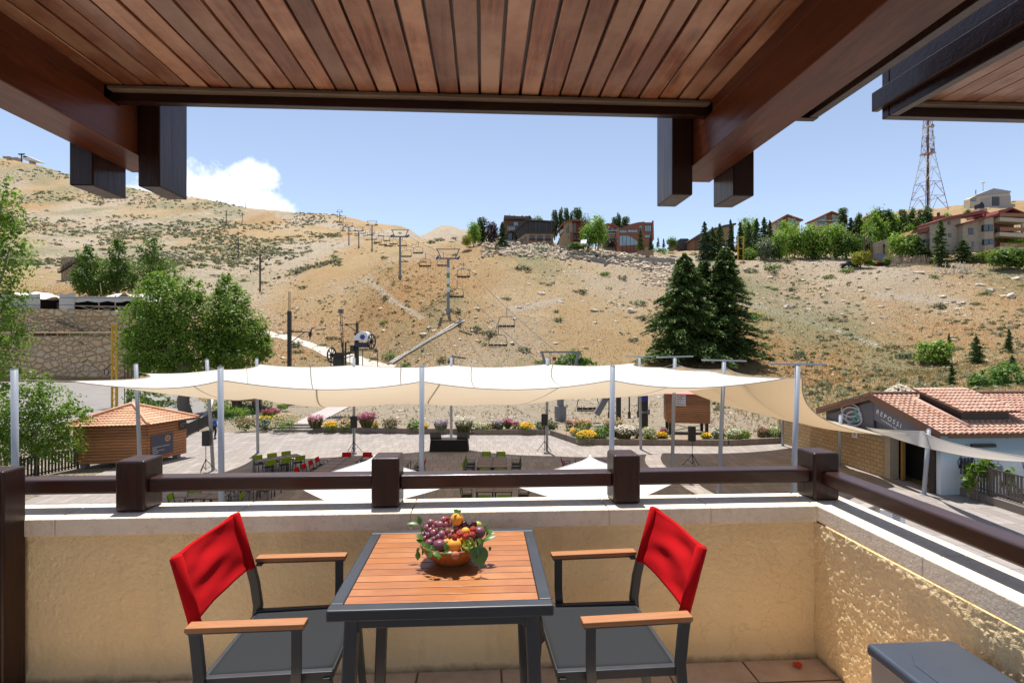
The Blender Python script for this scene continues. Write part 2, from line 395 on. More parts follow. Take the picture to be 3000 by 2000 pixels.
# ground mesh
pxs=sorted(set(list(np.linspace(-1600,-100,40))+list(np.linspace(-100,3100,330))+list(np.linspace(3100,4600,30))))
ds=[5,20,36,40,43,45]; q=46.
while q<1500:
    ds.append(q); q+= .55 if 86<q<97 else max(.9,q*.0125)
ds.append(1500)
def masks(px,d,z):
    """R pale stone, G green scrub, B rust grass"""
    py=HZ-(z-EYE)*FL/d
    X,Y,_=atz(px,d,0)
    a=mn.fractal(Vector((X*.018,Y*.011,1)),.9,2.,4); b=mn.fractal(Vector((X*.04,Y*.02,5)),.9,2.,4); c=mn.fractal(Vector((X*.022,Y*.014,8)),.9,2.,4)
    r=.26+.62*a; g=.12+.62*b; o=.34+.95*c
    if d<66: r+=.75*min(1,(66-d)/6)*max(0,min(1,(2360-px)/120))
    def win(v,a,b,f): return max(0,min(1,(v-a)/f+.5))*max(0,min(1,(b-v)/f+.5))
    r+=.22*win(px,-3000,800,240)*win(d,170,2000,60); g+=.36*win(px,-3000,800,240)*win(d,170,2000,60); o-=.2*win(px,-3000,800,240)*win(d,170,2000,60)
    # stony ski run on the shoulder of the hill
    for (x0,y0,x1,y1,wd) in ((820,628,1110,690,16),(1110,690,1420,672,20),(960,720,1020,715,12),(640,610,700,640,10),(1080,820,1150,880,11),(1150,880,1235,930,11),(2100,862,2250,905,13),(2250,905,2420,955,14),(2420,955,2570,1015,15),(1500,905,1640,880,12),(2560,862,2820,885,13)):
        tt=max(0,min(1,((px-x0)*(x1-x0)+(py-y0)*(y1-y0))/((x1-x0)**2+(y1-y0)**2)))
        dd=math.hypot(px-x0-tt*(x1-x0),(py-y0-tt*(y1-y0))*1.5)
        r+=max(0,1.3*(1-dd/wd)) if dd<wd else 0
    r+=.5*win(px,1100,2000,60)*win(d,300,2000,60)+.55*win(px,1450,2000,90)*win(d,140,166,8)+.08*win(px,1350,2000,200)*win(d,66,140,20)
    g+=.34*win(px,2050,6000,200)*win(d,50,150,30)+.12*win(px,600,1500,200)*win(d,64,120,20)+.15*win(px,-3000,420,80)*win(d,80,135,10)+.3*win(px,1500,1900,160)*win(d,60,80,8)
    o+=.3*win(px,700,1300,200)*win(d,68,110,16)+.45*win(px,2150,2500,140)*win(d,56,95,18); r-=.1*win(px,2150,2500,140)*win(d,56,95,18)
    return max(0,min(1,r)),max(0,min(1,g)),max(0,min(1,o))
gv=[];gc=[]
for d in ds:
    for px in pxs:
        z=terr(px,d); gv.append(tuple(atz(px,d,z))); gc.append((*masks(px,d,z),1))
nu=len(pxs)
gf=[(j*nu+i,j*nu+i+1,(j+1)*nu+i+1,(j+1)*nu+i) for j in range(len(ds)-1) for i in range(nu-1)]
me=bpy.data.meshes.new('hillside'); me.from_pydata(gv,[],gf)
ca=me.color_attributes.new('zone','FLOAT_COLOR','POINT'); ca.data.foreach_set('color',np.array(gc,dtype=np.float32).ravel())
me.polygons.foreach_set('use_smooth',[True]*len(gf)); me.update()
hill=bpy.data.objects.new('hillside',me); COL.objects.link(hill); hill['kind']='structure'
m,t,b=newmat('dry_hillside'); co_=objco(t)
at_=t.new('ShaderNodeVertexColor',layer_name='zone'); sp=t.new('ShaderNodeSeparateColor'); t.link(at_.outputs[0],sp.inputs[0])
nA=t.noise(co_,.35,8,.68); nB=t.noise(co_,2.2,7,.7); nC=t.noise(co_,.09,5,.6); nD=t.noise(co_,7,5,.7)
grass=t.mix(t.ramp(t.math('ADD',t.math('MULTIPLY',nA,.6),t.math('MULTIPLY',sp.outputs[2],.45)),[(.28,0),(.72,1)]),(.385,.280,.150),(.345,.205,.090))
grass=t.mix(t.math('MULTIPLY',t.ramp(nB,[(.45,0),(.7,1)]),.55),grass,(.25,.16,.085))
stone=t.mix(nD,(.46,.385,.29),(.32,.255,.185))
rk=t.ramp(t.math('ADD',t.math('MULTIPLY',nB,.75),t.math('MULTIPLY',sp.outputs[0],.5)),[(.52,0),(.72,1)])
c=t.mix(rk,grass,stone)
gr=t.ramp(t.math('ADD',t.math('MULTIPLY',nA,.7),t.math('MULTIPLY',sp.outputs[1],.55)),[(.55,0),(.75,1)])
c=t.mix(t.math('MULTIPLY',gr,.75),c,t.mix(nB,(.15,.155,.085),(.27,.25,.145)))
dk=t.ramp(nD,[(.60,0),(.75,1)]); c=t.mix(t.math('MULTIPLY',dk,.45),c,(.17,.125,.075))
wk=t.ramp(t.noise(co_,3.4,6,.75),[(.62,0),(.70,1)]); c=t.mix(t.math('MULTIPLY',wk,.5),c,(.58,.50,.40))
hgt=t.math('ADD',nB,t.math('MULTIPLY',nD,.5))
for sc_,th_ in ((.55,.90),(1.3,.78),(3.2,.76)):      # half-buried stones of three sizes
    wv=t.new('ShaderNodeVectorMath',operation='MULTIPLY_ADD'); nn_=t.new('ShaderNodeTexNoise',i_Scale=sc_*2.2); t.link(co_,nn_.inputs['Vector']); t.link(nn_.outputs['Color'],wv.inputs[0]); wv.inputs[1].default_value=(.5/sc_,.5/sc_,.5/sc_); t.link(co_,wv.inputs[2])
    vo=t.new('ShaderNodeTexVoronoi',i_Scale=sc_); t.link(wv.outputs[0],vo.inputs['Vector']); sc2=t.new('ShaderNodeSeparateColor'); t.link(vo.outputs['Color'],sc2.inputs[0])
    sel=t.ramp(t.math('ADD',sc2.outputs[0],t.math('MULTIPLY',t.math('SUBTRACT',sp.outputs[0],.35),.55)),[(th_,0),(th_+.04,1)])
    st_=t.math('MULTIPLY',t.ramp(vo.outputs['Distance'],[(.22,1),(.34,0)]),sel)
    c=t.mix(t.math('MULTIPLY',st_,.85),c,t.mix(sc2.outputs[1],(.60,.53,.44),(.42,.35,.27)))
    hgt=t.math('ADD',hgt,t.math('MULTIPLY',st_,1.3/sc_*.6))
t.link(c,b.inputs['Base Color']); b.inputs['Roughness'].default_value=.95; b.inputs['Specular IOR Level'].default_value=.1
bp=t.new('ShaderNodeBump',i_Strength=1.0,i_Distance=.5); t.link(hgt,bp.inputs['Height']); t.link(bp.outputs[0],b.inputs['Normal'])
me.materials.append(m)
# ==== balcony ========================================================================================
mt_wall,t,b=newmat('ochre_stucco'); co_=objco(t)
f=t.noise(co_,1.6,6,.6); f2=t.noise(co_,60,6,.7)
c=t.mix(t.ramp(f,[(.35,0),(.7,1)]),(.87,.68,.40),(.82,.615,.335))
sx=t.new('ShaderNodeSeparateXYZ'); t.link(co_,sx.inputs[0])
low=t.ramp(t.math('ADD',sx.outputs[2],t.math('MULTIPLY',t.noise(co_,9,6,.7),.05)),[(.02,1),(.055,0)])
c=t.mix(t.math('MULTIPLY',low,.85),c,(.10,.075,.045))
st=t.ramp(t.noise(t.vscale(co_,(2.2,2.2,.7)),3,6,.7),[(.56,0),(.75,1)]); c=t.mix(t.math('MULTIPLY',st,.35),c,(.50,.39,.26))
vk=t.new('ShaderNodeTexVoronoi',feature='DISTANCE_TO_EDGE',i_Scale=1.9); kn=t.new('ShaderNodeTexNoise',i_Scale=5,i_Detail=6); t.link(co_,kn.inputs['Vector']); kv_=t.new('ShaderNodeVectorMath',operation='MULTIPLY_ADD'); t.link(kn.outputs['Color'],kv_.inputs[0]); kv_.inputs[1].default_value=(.35,.35,.35); t.link(co_,kv_.inputs[2]); t.link(kv_.outputs[0],vk.inputs['Vector'])
crk=t.math('MULTIPLY',t.ramp(vk.outputs['Distance'],[(.0,1),(.006,0)]),t.ramp(t.noise(co_,1.1,3),[(.52,0),(.60,1)]))
c=t.mix(t.math('MULTIPLY',crk,.22),c,(.22,.15,.08))
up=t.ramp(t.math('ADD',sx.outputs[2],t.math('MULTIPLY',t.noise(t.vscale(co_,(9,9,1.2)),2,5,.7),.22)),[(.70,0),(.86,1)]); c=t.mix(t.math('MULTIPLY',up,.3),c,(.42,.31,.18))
t.link(c,b.inputs['Base Color']); b.inputs['Roughness'].default_value=.85; b.inputs['Specular IOR Level'].default_value=.2
bp=t.new('ShaderNodeBump',i_Strength=.9,i_Distance=.012); t.link(t.math('ADD',t.noise(co_,46,4,.55),t.math('MULTIPLY',t.noise(co_,140,3,.6),.35)),bp.inputs['Height']); t.link(bp.outputs[0],b.inputs['Normal'])
mt_cope=M('limestone_coping',(.80,.69,.55),.85,var=.5,vs=4,col2=(.62,.50,.38),bump=.35,bs=70,dirt=.35,island=.05,spec=.2)
mt_dark=wood('dark_stained_timber',(.046,.013,.007),(.016,.006,.004),(.034,.012,.008),'x',1,.34,.25,.25,.6,spec=.35,coat=.2)
mt_darkz=wood('dark_stained_post_timber',(.044,.013,.007),(.016,.006,.004),(.032,.012,.008),'z',1,.36,.25,.25,.6,spec=.3,coat=.15)
mt_darky=wood('dark_stained_side_timber',(.06,.016,.009),(.024,.009,.006),(.045,.016,.010),'y',1,.36,.2,.2,.35,coat=.2)
mt_soff=wood('varnished_soffit_planks',(.40,.145,.055),(.19,.055,.018),(.58,.34,.21),'y',1,.38,.25,.36,1.0,knots=4.2,spec=.45,coat=.3)
mt_beam=wood('varnished_beam_timber',(.17,.038,.008),(.065,.014,.005),(.15,.042,.014),'y',.8,.34,.25,.1,.6,knots=1.3,spec=.22,coat=.12)
mt_trim=wood('weathered_batten',(.32,.25,.18),(.17,.125,.09),None,'x',1,.6,.2,.2,.4)
# floor tiles
m,t,b=newmat('terracotta_tiles'); co_=objco(t)
br=t.new('ShaderNodeTexBrick',offset=0,i_Scale=1,i_Mortar_Size=.006,i_Brick_Width=.41,i_Row_Height=.41,i_Bias=0,i_Mortar_Smooth=.2)
t.link(t.vscale(co_,(1,1,1)),br.inputs['Vector'])
br.inputs['Color1'].default_value=(.70,.55,.41,1); br.inputs['Color2'].default_value=(.63,.48,.35,1); br.inputs['Mortar'].default_value=(.10,.07,.045,1)
c=t.mix(t.math('MULTIPLY',t.ramp(t.noise(co_,7,7,.7),[(.4,0),(.7,1)]),.55),br.outputs[0],(.36,.24,.155))
t.link(c,b.inputs['Base Color']); b.inputs['Roughness'].default_value=.7
bp=t.new('ShaderNodeBump',i_Strength=.4,i_Distance=.004); t.link(t.math('SUBTRACT',t.noise(co_,50,5),t.math('MULTIPLY',br.outputs['Fac'],2)),bp.inputs['Height']); t.link(bp.outputs[0],b.inputs['Normal'])
mb=MB(); mb.box(-2.45,1.80,-1.2,2.70,-.2,0)
for i in range(len(mb.v)): pass
fl=mb.build('balcony_floor',m); fl['kind']='structure'; fl.location=(-.32,0,0)
for v in fl.data.vertices: v.co.x+=.32
# parapet: front and right panels with a trowelled inner face, coping stones on top
wall=thing('balcony_wall','low ochre stucco parapet wall with cream stone coping around the balcony','wall',(0,2.76,0))
mb=MB()
def stuc(u,v,amp):
    return amp*(mn.noise(Vector((u*16,v*16,1)))*.4+mn.noise(Vector((u*45,v*45,4)))*.42+mn.noise(Vector((u*95,v*95,7)))*.36+.5*max(0,mn.noise(Vector((u*1.1,v*1.7,2)))))
def front(u,v):
    x=-2.40+u*4.12; z=v*.70; base=.03*max(0,1-v/.12)**2
    return (x, 2.66-base-stuc(x,z,.0042), z)
mb.grid(front,560,100)
def side(u,v):
    y=2.67-u*3.2; z=v*.70; ridge=.0045*math.exp(-((v-.93+.04*math.sin(y*5))/.05)**2)
    return (1.72-ridge-stuc(y+9,z,.0075), y, z)
mb.grid(side,640,140)
mb.box(-2.40,1.94,2.68,2.86,-5.6,.70); mb.box(1.74,1.94,-.55,2.68,-5.6,.70)
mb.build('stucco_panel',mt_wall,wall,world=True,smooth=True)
def stone(x0,x1,y0,y1,seed):
    mb=MB(); rr=random.Random(seed)
    mb.box(x0+.0015,x1-.0015,y0,y1,.702,.785)
    return mb.build('coping_stone',mt_cope,wall,world=True,bevel=.006)
fx=[-2.40]
for p in (213,700,1205,1789,2099): 
    q=at(p,1500,2.63); fx.append(q.x)
fx.append(1.72)
for i in range(len(fx)-1): stone(fx[i],fx[i+1],2.632,2.875,i)
sy=[2.875,1.98+.0,1.2,.3,-.55]
sy=[2.875]+[1.985,1.02,.05,-.55]
for i in range(len(sy)-1): stone(1.7215,1.955,sy[i+1],sy[i],20+i)
# railing
rail=thing('wooden_railing','dark brown timber railing with square posts on the balcony parapet','railing',(0,2.78,.785))
def post(x,y,w=.142,d=.16,z0=.786,z1=1.04):
    mb=MB(); mb.box(x-w/2,x+w/2,y-d/2,y+d/2,z0,z1); return mb.build('post',mt_darkz,rail,world=True,bevel=.014)
PX=[-1.742,-.495,.748,1.822]
PY=2.79
for x in PX: post(x,PY)
def hrail(p,q,mat):
    d=(Vector(q)-Vector(p)); L=d.length; mb=MB(); mb.box(-L/2,L/2,-.05,.05,-.037,.037)
    o=mb.build('rail',mat,rail,bevel=.013); o.location=(Vector(p)+Vector(q))/2-Vector(rail.location); o.rotation_euler=(0,0,math.atan2(d.y,d.x))
xs=[-2.45]+PX
for i in range(4):
    a=xs[i]+(.0 if i==0 else .067); bx=xs[i+1]-.067
    hrail((a,PY,.907+.004*(i%2)),(bx,PY,.907+.004*(i%2)),mt_dark)
hrail((1.845,PY-.075,.907),(1.845,-.5,.907),mt_dark)
post(1.845,.9)
# left timber screen
scr=thing('timber_screen','dark brown boarded timber screen closing the left end of the balcony','screen',(-2.25,1.2,0))
mb=MB(); mb.box(-2.29,-2.172,2.52,2.645,0,1.04); mb.build('post',mt_darkz,scr,world=True,bevel=.012)
for k in range(5):
    mb=MB(); z=.04+k*.2; mb.box(-2.30,-2.215,-.6,2.515,z,z+.165); mb.build('board',mt_darky,scr,world=True,bevel=.012)
# ==== roof over the balcony ==========================================================================
roof=thing('balcony_roof','brown timber balcony ceiling of narrow varnished planks on two heavy beams','roof',(-.24,1,2.54))
ZC=2.54; YE=1.99
mb=MB()
x=-1.80
rr=random.Random(3)
while x<1.27:
    wd=.0745; g=rr.uniform(.006,.0105); dz=rr.uniform(0,.004)
    if not(-1.50<x+wd/2<-1.337 or .861<x+wd/2<1.028): mb.box(x+g/2,x+wd-g/2,-1.3,YE-.001,ZC+dz,ZC+.018)
    x+=wd
mb.build('soffit',mt_soff,roof,world=True,bevel=.0022)
mb=MB(); mb.box(-1.84,1.30,-1.3,YE+.05,ZC+.019,ZC+.20); mb.build('roof_deck',mt_darky,roof,world=True)
mb=MB(); mb.box(-1.336,.860,YE-.034,YE,ZC-.014,ZC-.001); mb.build('batten',mt_trim,roof,world=True,bevel=.003)
mb=MB(); mb.box(1.029,1.262,YE-.034,YE,ZC-.014,ZC-.001); mb.box(1.228,1.262,-1.3,YE-.036,ZC-.014,ZC-.001); mb.build('batten',mt_trim,roof,world=True,bevel=.003)
mb=MB(); mb.box(-1.84,1.305,YE+.001,YE+.035,2.496,2.78); mb.box(1.264,1.300,-1.3,YE-.001,2.496,2.78); mb.box(-1.84,-1.80,-1.3,YE-.001,2.496,2.78)
mb.build('fascia',mt_dark,roof,world=True,bevel=.003)
for (a,c_) in ((-1.50,-1.337),(.861,1.028)):
    mb=MB(); mb.box(a,c_,-1.3,2.35,2.35,2.495); mb.box(a+.001,c_-.001,-1.3,YE-.04,2.494,ZC+.018); mb.box(a+.001,c_-.001,YE+.04,2.349,2.49,2.70)
    mb.build('beam',mt_beam,roof,world=True,bevel=.004)
for x0,x1,nm in ((-1.337+.002,-1.253,0),(-1.59,-1.502,0),(.773,.859,0),(1.030,1.118,0)):
    mb=MB(); mb.box(x0,x1,2.125,2.318,2.228,2.72); mb.build('bracket_block',mt_darkz,roof,world=True,bevel=.006)
# neighbouring eave
nb=thing('neighbouring_eave','dark boarded eave of the next balcony roof at upper right','roof',(2.4,1,2.5))
mb=MB()
x=1.66; rr=random.Random(9)
while x<4.2:
    g=rr.uniform(.0035,.0065); mb.box(x+g/2,x+.0745-g/2,-1.3,1.955,2.545,2.563); x+=.0745
mb.build('soffit',mt_soff,nb,world=True,bevel=.0022)
mb=MB(); mb.box(1.655,4.2,1.925,1.957,2.531,2.544); mb.box(1.625,1.654,-1.3,1.957,2.531,2.544); mb.build('batten',mt_trim,nb,world=True,bevel=.003)
mb=MB(); mb.box(1.564,4.2,1.958,1.996,2.497,2.80); mb.box(1.564,1.600,-1.3,1.957,2.497,2.58); mb.box(1.536,1.563,-1.3,2.015,2.535,2.61); mb.box(1.565,1.60,-1.3,1.957,2.6,2.72)
mb.box(1.601,1.624,-1.3,1.957,2.515,2.57)
mb.build('fascia',mt_dark,nb,world=True,bevel=.004)
mb=MB(); mb.box(1.61,4.2,-1.3,1.96,2.58,2.82); mb.build('roof_deck',mt_dark,nb,world=True)
# ==== furniture ======================================================================================
mt_alu=M('charcoal_aluminium',(.028,.030,.035),.42,0,var=.2,vs=6,spec=.6)
mt_teak=wood('teak_slats',(.37,.135,.036),(.25,.08,.02),(.40,.165,.055),'x',1.2,.42,.2,.09,.2,coat=.1)
mt_arm=wood('teak_armrest',(.38,.165,.062),(.28,.11,.038),None,'x',1.6,.5,.2,.06,.25)
def fabric(name,col,sc=900,var=.2):
    m,t,b=newmat(name); co_=objco(t)
    wv=t.new('ShaderNodeTexChecker',i_Scale=sc); t.link(co_,wv.inputs['Vector'])
    n=t.noise(co_,14,5,.6)
    c=t.mix(t.math('MULTIPLY',n,var),col,tuple(k*.6 for k in col))
    c=t.mix(t.math('MULTIPLY',t.noise(co_,sc*.5,2,.6),.3),c,tuple(min(1,k*1.5+.02) for k in col))
    t.link(c,b.inputs['Base Color']); b.inputs['Roughness'].default_value=.95; b.inputs['Specular IOR Level'].default_value=.05
    b.inputs['Sheen Weight'].default_value=.0
    bp=t.new('ShaderNodeBump',i_Strength=.5,i_Distance=.0012); t.link(t.noise(co_,sc*.6,3,.6),bp.inputs['Height']); t.link(bp.outputs[0],b.inputs['Normal'])
    return m
mt_red=fabric('red_canvas',(.43,.005,.008)); mt_grey=fabric('grey_mesh_fabric',(.027,.029,.032),700)
mt_green=fabric('green_canvas',(.16,.26,.012)); 
tbl=thing('slatted_table','square outdoor table with teak slats and charcoal frame holding the fruit bowl','table',(-.14,2.125,0))
mb=MB(); X0,X1,Y0,Y1=-.512,.236,1.752,2.50; Wf=.046
mb.box(X0,X1,Y0,Y0+Wf,.712,.75); mb.box(X0,X1,Y1-Wf,Y1,.712,.75); mb.box(X0,X0+Wf,Y0+Wf,Y1-Wf,.712,.75); mb.box(X1-Wf,X1,Y0+Wf,Y1-Wf,.712,.75)
mb.build('frame',mt_alu,tbl,world=True,bevel=.006)
mb=MB(); n=12; h=(Y1-Y0-2*Wf)/n
for k in range(n): mb.box(X0+Wf+.001,X1-Wf-.001,Y0+Wf+k*h+.002,Y0+Wf+(k+1)*h-.002,.73,.7485)
mb.build('tabletop',mt_teak,tbl,world=True,bevel=.0018)
mb=MB()
for y in (Y0+.075,Y1-.075): mb.bar((X0+.06,y,.675),(X1-.06,y,.675),.028,.036)
for x in (X0+.085,X1-.085): mb.bar((x,Y0+.06,.66),(x,Y1-.06,.66),.028,.034)
mb.build('apron',mt_alu,tbl,world=True,bevel=.004)
for sx_ in (-1,1):
    for sy_ in (-1,1):
        cx,cy=(X0+X1)/2,(Y0+Y1)/2; mb=MB()
        mb.bar((cx+sx_*.305,cy+sy_*.295,.712),(cx+sx_*.335,cy+sy_*.325,0),.046,.046,up=(0,1,0)); mb.build('leg',mt_alu,tbl,world=True,bevel=.006)
def armchair(name,label,x,y,rz):
    """director's chair: sitter faces +x of its own frame; seat 0.44, arms 0.655, back to 0.87"""
    t_=thing(name,label,'chair',(x,y,0),rz)
    W=.232
    def cv(p): return p
    # canvas back sleeve, sagging folds
    mb=MB()
    def back(u,v):
        yy=-W+u*2*W; zz=.635+v*.235; s=math.sin(PI*u)
        sag=-.030*s*(.4+.6*v)                       # sags backwards between the posts
        wr=(math.sin(v*11+u*3.0+.5)*.0075*s*(.3+.7*u)+math.sin(v*19-u*5)*.002*s+.004*mn.noise(Vector((u*4,v*5,rz))))
        return (-.175-.062*v+sag+wr, yy, zz-.014*s*v**3)
    mb.grid(back,40,30)
    def back2(u,v):
        p=back(1-u,v); return (p[0]-.006-.012*(1-math.sin(PI*u))**3, p[1], p[2])
    mb.grid(back2,40,30)
    o=mb.build('backrest',mt_red,t_,smooth=True,solid=.003)
    for s in (-1,1):
        mb=MB(); mb.tube([(-.172,s*W,.630),(-.205,s*W,.75),(-.238,s*W,.868),(-.240,s*W,.874)],[.0205,.0205,.0205,.014],12); mb.build('sleeve',mt_red,o,smooth=True)
    # seat
    mb=MB()
    def seat(u,v):
        sx_=-.135+u*.435; sy_=-.225+v*.45
        return (sx_,sy_,.448-.012*math.sin(PI*u)*math.sin(PI*v)-.012*(1-u)+.004)
    mb.grid(seat,16,16); mb.build('seat',mt_grey,t_,smooth=True,solid=.004)
    mb=MB()
    for s in (-1,1): mb.bar((-.15,s*.238,.430),(.305,s*.238,.438),.026,.034)
    mb.bar((.293,-.225,.436),(.293,.225,.436),.026,.03); mb.bar((-.14,-.225,.428),(-.14,.225,.428),.024,.026)
    mb.build('seat_frame',mt_alu,t_,bevel=.004)
    for s in (-1,1):
        mb=MB(); y=s*.252
        mb.path([(-.225,y,0),(-.185,y,.18),(-.155,y,.36),(-.148,y,.46),(-.160,y*.98,.56),(-.174,y*.945,.635)],.022,.040); mb.build('rear_leg',mt_alu,t_,bevel=.004)
        mb=MB(); mb.bar((.285,s*.238,.435),(.318,s*.238,0),.026,.040,up=(0,1,0))
        mb.prism([(.15,.420),(.285,.420),(.30,.26)],s*.238-.006,s*.238+.006); mb.build('front_leg',mt_alu,t_,bevel=.003)
        mb=MB(); yy=s*.292
        mb.path([(.195,yy,.640),(.195,yy,.50),(.192,yy-s*.003,.44),(.185,yy-s*.018,.412),(.18,yy-s*.042,.408)],.036,.008,up=(1,0,0))
        mb.bar((-.165,yy,.636),(.222,yy,.636),.030,.008); mb.bar((-.15,s*.262,.632),(-.15,yy,.632),.026,.010)
        mb.build('arm_support',mt_alu,t_,bevel=.002)
        mb=MB(); mb.box(-.168,.228,yy-.024,yy+.024,.641,.660); mb.build('armrest',mt_arm,t_,bevel=.004)
    return t_
armchair('armchair','red canvas backed armchair on the left of the slatted table','', 0,0) if False else None
armchair('armchair','red backed armchair with wooden arms to the left of the slatted table',-.845,2.16,R(1))
armchair('armchair','red backed armchair with wooden arms to the right of the slatted table',.555,2.13,R(180+3))
# outdoor unit bottom right
ac=thing('outdoor_unit','grey metal air conditioner box on the floor by the right wall','air conditioner',(1.50,1.36,0))
mt_acg=M('grey_painted_metal',(.045,.057,.080),.36,var=.15,vs=5,spec=.5,dirt=.12); mt_acs=M('beige_sheet_metal',(.36,.31,.27),.5,var=.2,vs=4)
mb=MB(); mb.box(1.347,1.652,.955,1.775,.05,.555); mb.build('casing',mt_acs,ac,world=True,bevel=.012)
mb=MB(); mb.box(1.338,1.660,.945,1.785,.53,.575); o=mb.build('lid',mt_acg,ac,world=True,bevel=.016)
mb=MB()
for a,c_ in ((.14,.30),(.45,.61)):
    mb.prismz([(1.40,1.785-a),(1.44,1.785-a+.06),(1.58,1.785-a+.06),(1.61,1.785-a),(1.61,1.785-c_),(1.40,1.785-c_)],.574,.578)
mb.build('embossing',mt_acg,ac,world=True,bevel=.003)
for x in (1.36,1.60):
    for y in (1.0,1.7): mb=MB(); mb.box(x,x+.04,y,y+.04,0,.052); mb.build('foot',mt_alu,ac,world=True)
# fallen petal
p=gz(2336,1952,0); mb=MB()
def pet(u,v):
    a=(u-.5)*.045; r_=.03*(v-.5)*2; k=math.sqrt(max(0,1-(2*u-1)**2))
    return (p.x+a, p.y+r_*k*.75, .004+.012*(2*u-1)**2+.006*(2*v-1)**2*k)
mb.grid(pet,10,8); o=mb.build('petal',M('red_petal',(.75,.05,.01),.5),None,smooth=True,solid=.001)
tag(o,'small bright red petal lying on the balcony floor tiles','petal')
# ==== fruit bowl =====================================================================================
def fmat(name,a,b2,rough=.35,vs=30,spec=.5,sss=.0,bump=0,bs=300,hue=0):
    m=M(name,a,rough,var=.8,vs=vs,col2=b2,bump=bump,bs=bs,spec=spec)
    bb=m.node_tree.nodes['Principled BSDF']
    if sss: bb.inputs['Subsurface Weight'].default_value=sss; bb.inputs['Subsurface Radius'].default_value=(.01,.004,.002); bb.inputs['Subsurface Scale'].default_value=.4
    return m
BD=2.14; SCZ=BD/FL/7.127
def fz(x,y,dd=0): return at(1180+x/7.127,1480+y/7.127,BD+dd)
bc=gz(1324,1648,.75); BX,BY=bc.x,bc.y+.02
BD=ld(BX,BY)[1]
mt_bowl=wood('turned_wood_bowl',(.34,.105,.025),(.22,.06,.016),None,'z',3,.42,.2,.02,.1,spec=.4)
bowl=thing('fruit_bowl','round reddish brown wooden bowl piled with fruit on the slatted table','bowl',(BX,BY,.751))
mb=MB(); mb.lathe([(.002,0),(.062,0),(.070,.006),(.105,.034),(.124,.062),(.128,.080),(.121,.080),(.116,.062),(.098,.036),(.06,.014),(.002,.012)],seg=48); mb.build('bowl_body',mt_bowl,bowl,smooth=True)
m_grape=fmat('red_grape_skin',(.36,.10,.11),(.20,.085,.14),.3,18,.5,.15); m_apr=fmat('apricot_skin',(.82,.40,.06),(.80,.27,.03),.5,14,.3,.15,.15,700)
m_plum=fmat('purple_plum_skin',(.20,.045,.055),(.11,.06,.11),.4,12,.4); m_cherry=fmat('dark_cherry_skin',(.030,.004,.010),(.06,.006,.012),.12,10,.6)
m_berry=fmat('strawberry_flesh',(.60,.03,.02),(.45,.015,.015),.35,60,.5,.1,.6,500); m_gre=fmat('green_fruit_skin',(.36,.42,.05),(.28,.36,.04),.4,14,.4,.1); m_fig=fmat('flat_peach_skin',(.45,.18,.10),(.36,.12,.08),.7,14,.2)
m_stem=M('dry_stem',(.20,.17,.06),.7); m_leaf=leafmat('glossy_leaf',(.055,.13,.02),(.11,.21,.04),30,.3,.35); m_vine=leafmat('vine_leaf',(.05,.11,.04),(.09,.17,.07),20,.25,.5)
# grapes: one bunch, every berry a part
GR=[(580,360,72),(515,470,78),(700,385,60),(850,305,70),(780,410,78),(890,405,72),(975,385,62),(1125,470,78),(650,580,80),(720,520,50),(810,610,80),(925,545,76),(650,705,66),(420,610,60),(540,620,66),(960,640,70),(1070,600,60),(860,690,70),(470,690,60),(580,520,60),(740,660,62),(700,790,60),(900,480,60),(660,450,60)]
gb=thing('grape_bunch','bunch of dusky red grapes filling the left of the fruit bowl','grapes',fz(720,560,-.02))
for (x,y,r) in GR:
    dd=-.055+ (900-y)/900*.09 + abs(x-760)/9000
    mb=MB(); c=fz(x,y,dd); mb.sphere(c,r*SCZ,16,10,(1,1,1.06)); mb.build('grape',m_grape,gb,world=True,smooth=True)
mb=MB()
for a,b_ in (((600,500),(720,470)),((720,470),(900,480)),((900,480),(1090,500)),((720,570),(800,530)),((740,300),(690,330))):
    mb.tube([fz(*a,-.06+.03),fz((a[0]+b_[0])/2,(a[1]+b_[1])/2-12,-.045),fz(*b_,-.04)],.0012,6)
mb.build('stalk',m_stem,gb,world=True,smooth=True)
def fruit(name,label,cat,x,y,r,mat,dd,crease=False,sc=(1,1,.97),leaf=0,stem=0):
    c=fz(x,y,dd); r=r*SCZ; o=thing(name,label,cat,c)
    mb=MB()
    def f(u,v):
        a=2*PI*u; ph=PI*v; k=1-(.045*math.exp(-((abs(((a-PI*1.47+PI)%(2*PI))-PI))/.16)**2)*math.sin(ph) if crease else 0)
        k-=.16*math.exp(-(ph/.28)**2)
        return (r*sc[0]*k*math.sin(ph)*math.cos(a), r*sc[1]*k*math.sin(ph)*math.sin(a), r*sc[2]*k*math.cos(ph))
    mb.grid(f,36,20); mb.build('flesh',mat,o,smooth=True)
    if stem:
        mb=MB(); mb.tube([(0,0,r*.8),(.004,0,r*1.3),(.009,.002,r*(1.3+stem))],.0011,6); mb.build('stem',m_stem,o,smooth=True)
    return o
fruit('apricot','golden apricot perched on top of the fruit heap','apricot',1130,285,130,m_apr,.02,True)
fruit('apricot','large orange apricot at the front rim of the bowl','apricot',1075,830,142,m_apr,-.085,True)
fruit('apricot','half hidden orange apricot between the strawberries','apricot',1310,545,88,m_apr,-.03,False)
fruit('plum','round purple red plum at the front left of the bowl','plum',770,840,128,m_plum,-.08,True)
fruit('plum','dark bluish plum at the right edge of the bowl','plum',1600,560,125,m_plum,-.015,True)
for (x,y,r,l) in ((1285,385,66,'dark cherry right beside the topmost apricot'),(1490,385,64,'dark cherry farthest right behind the bluish plum'),(1400,425,58,'dark cherry between two others behind the strawberries'),(1225,430,50,'small dark cherry tucked under the topmost apricot')):
    fruit('cherry',l,'cherry',x,y,r,m_cherry,.015,False,stem=2.0)
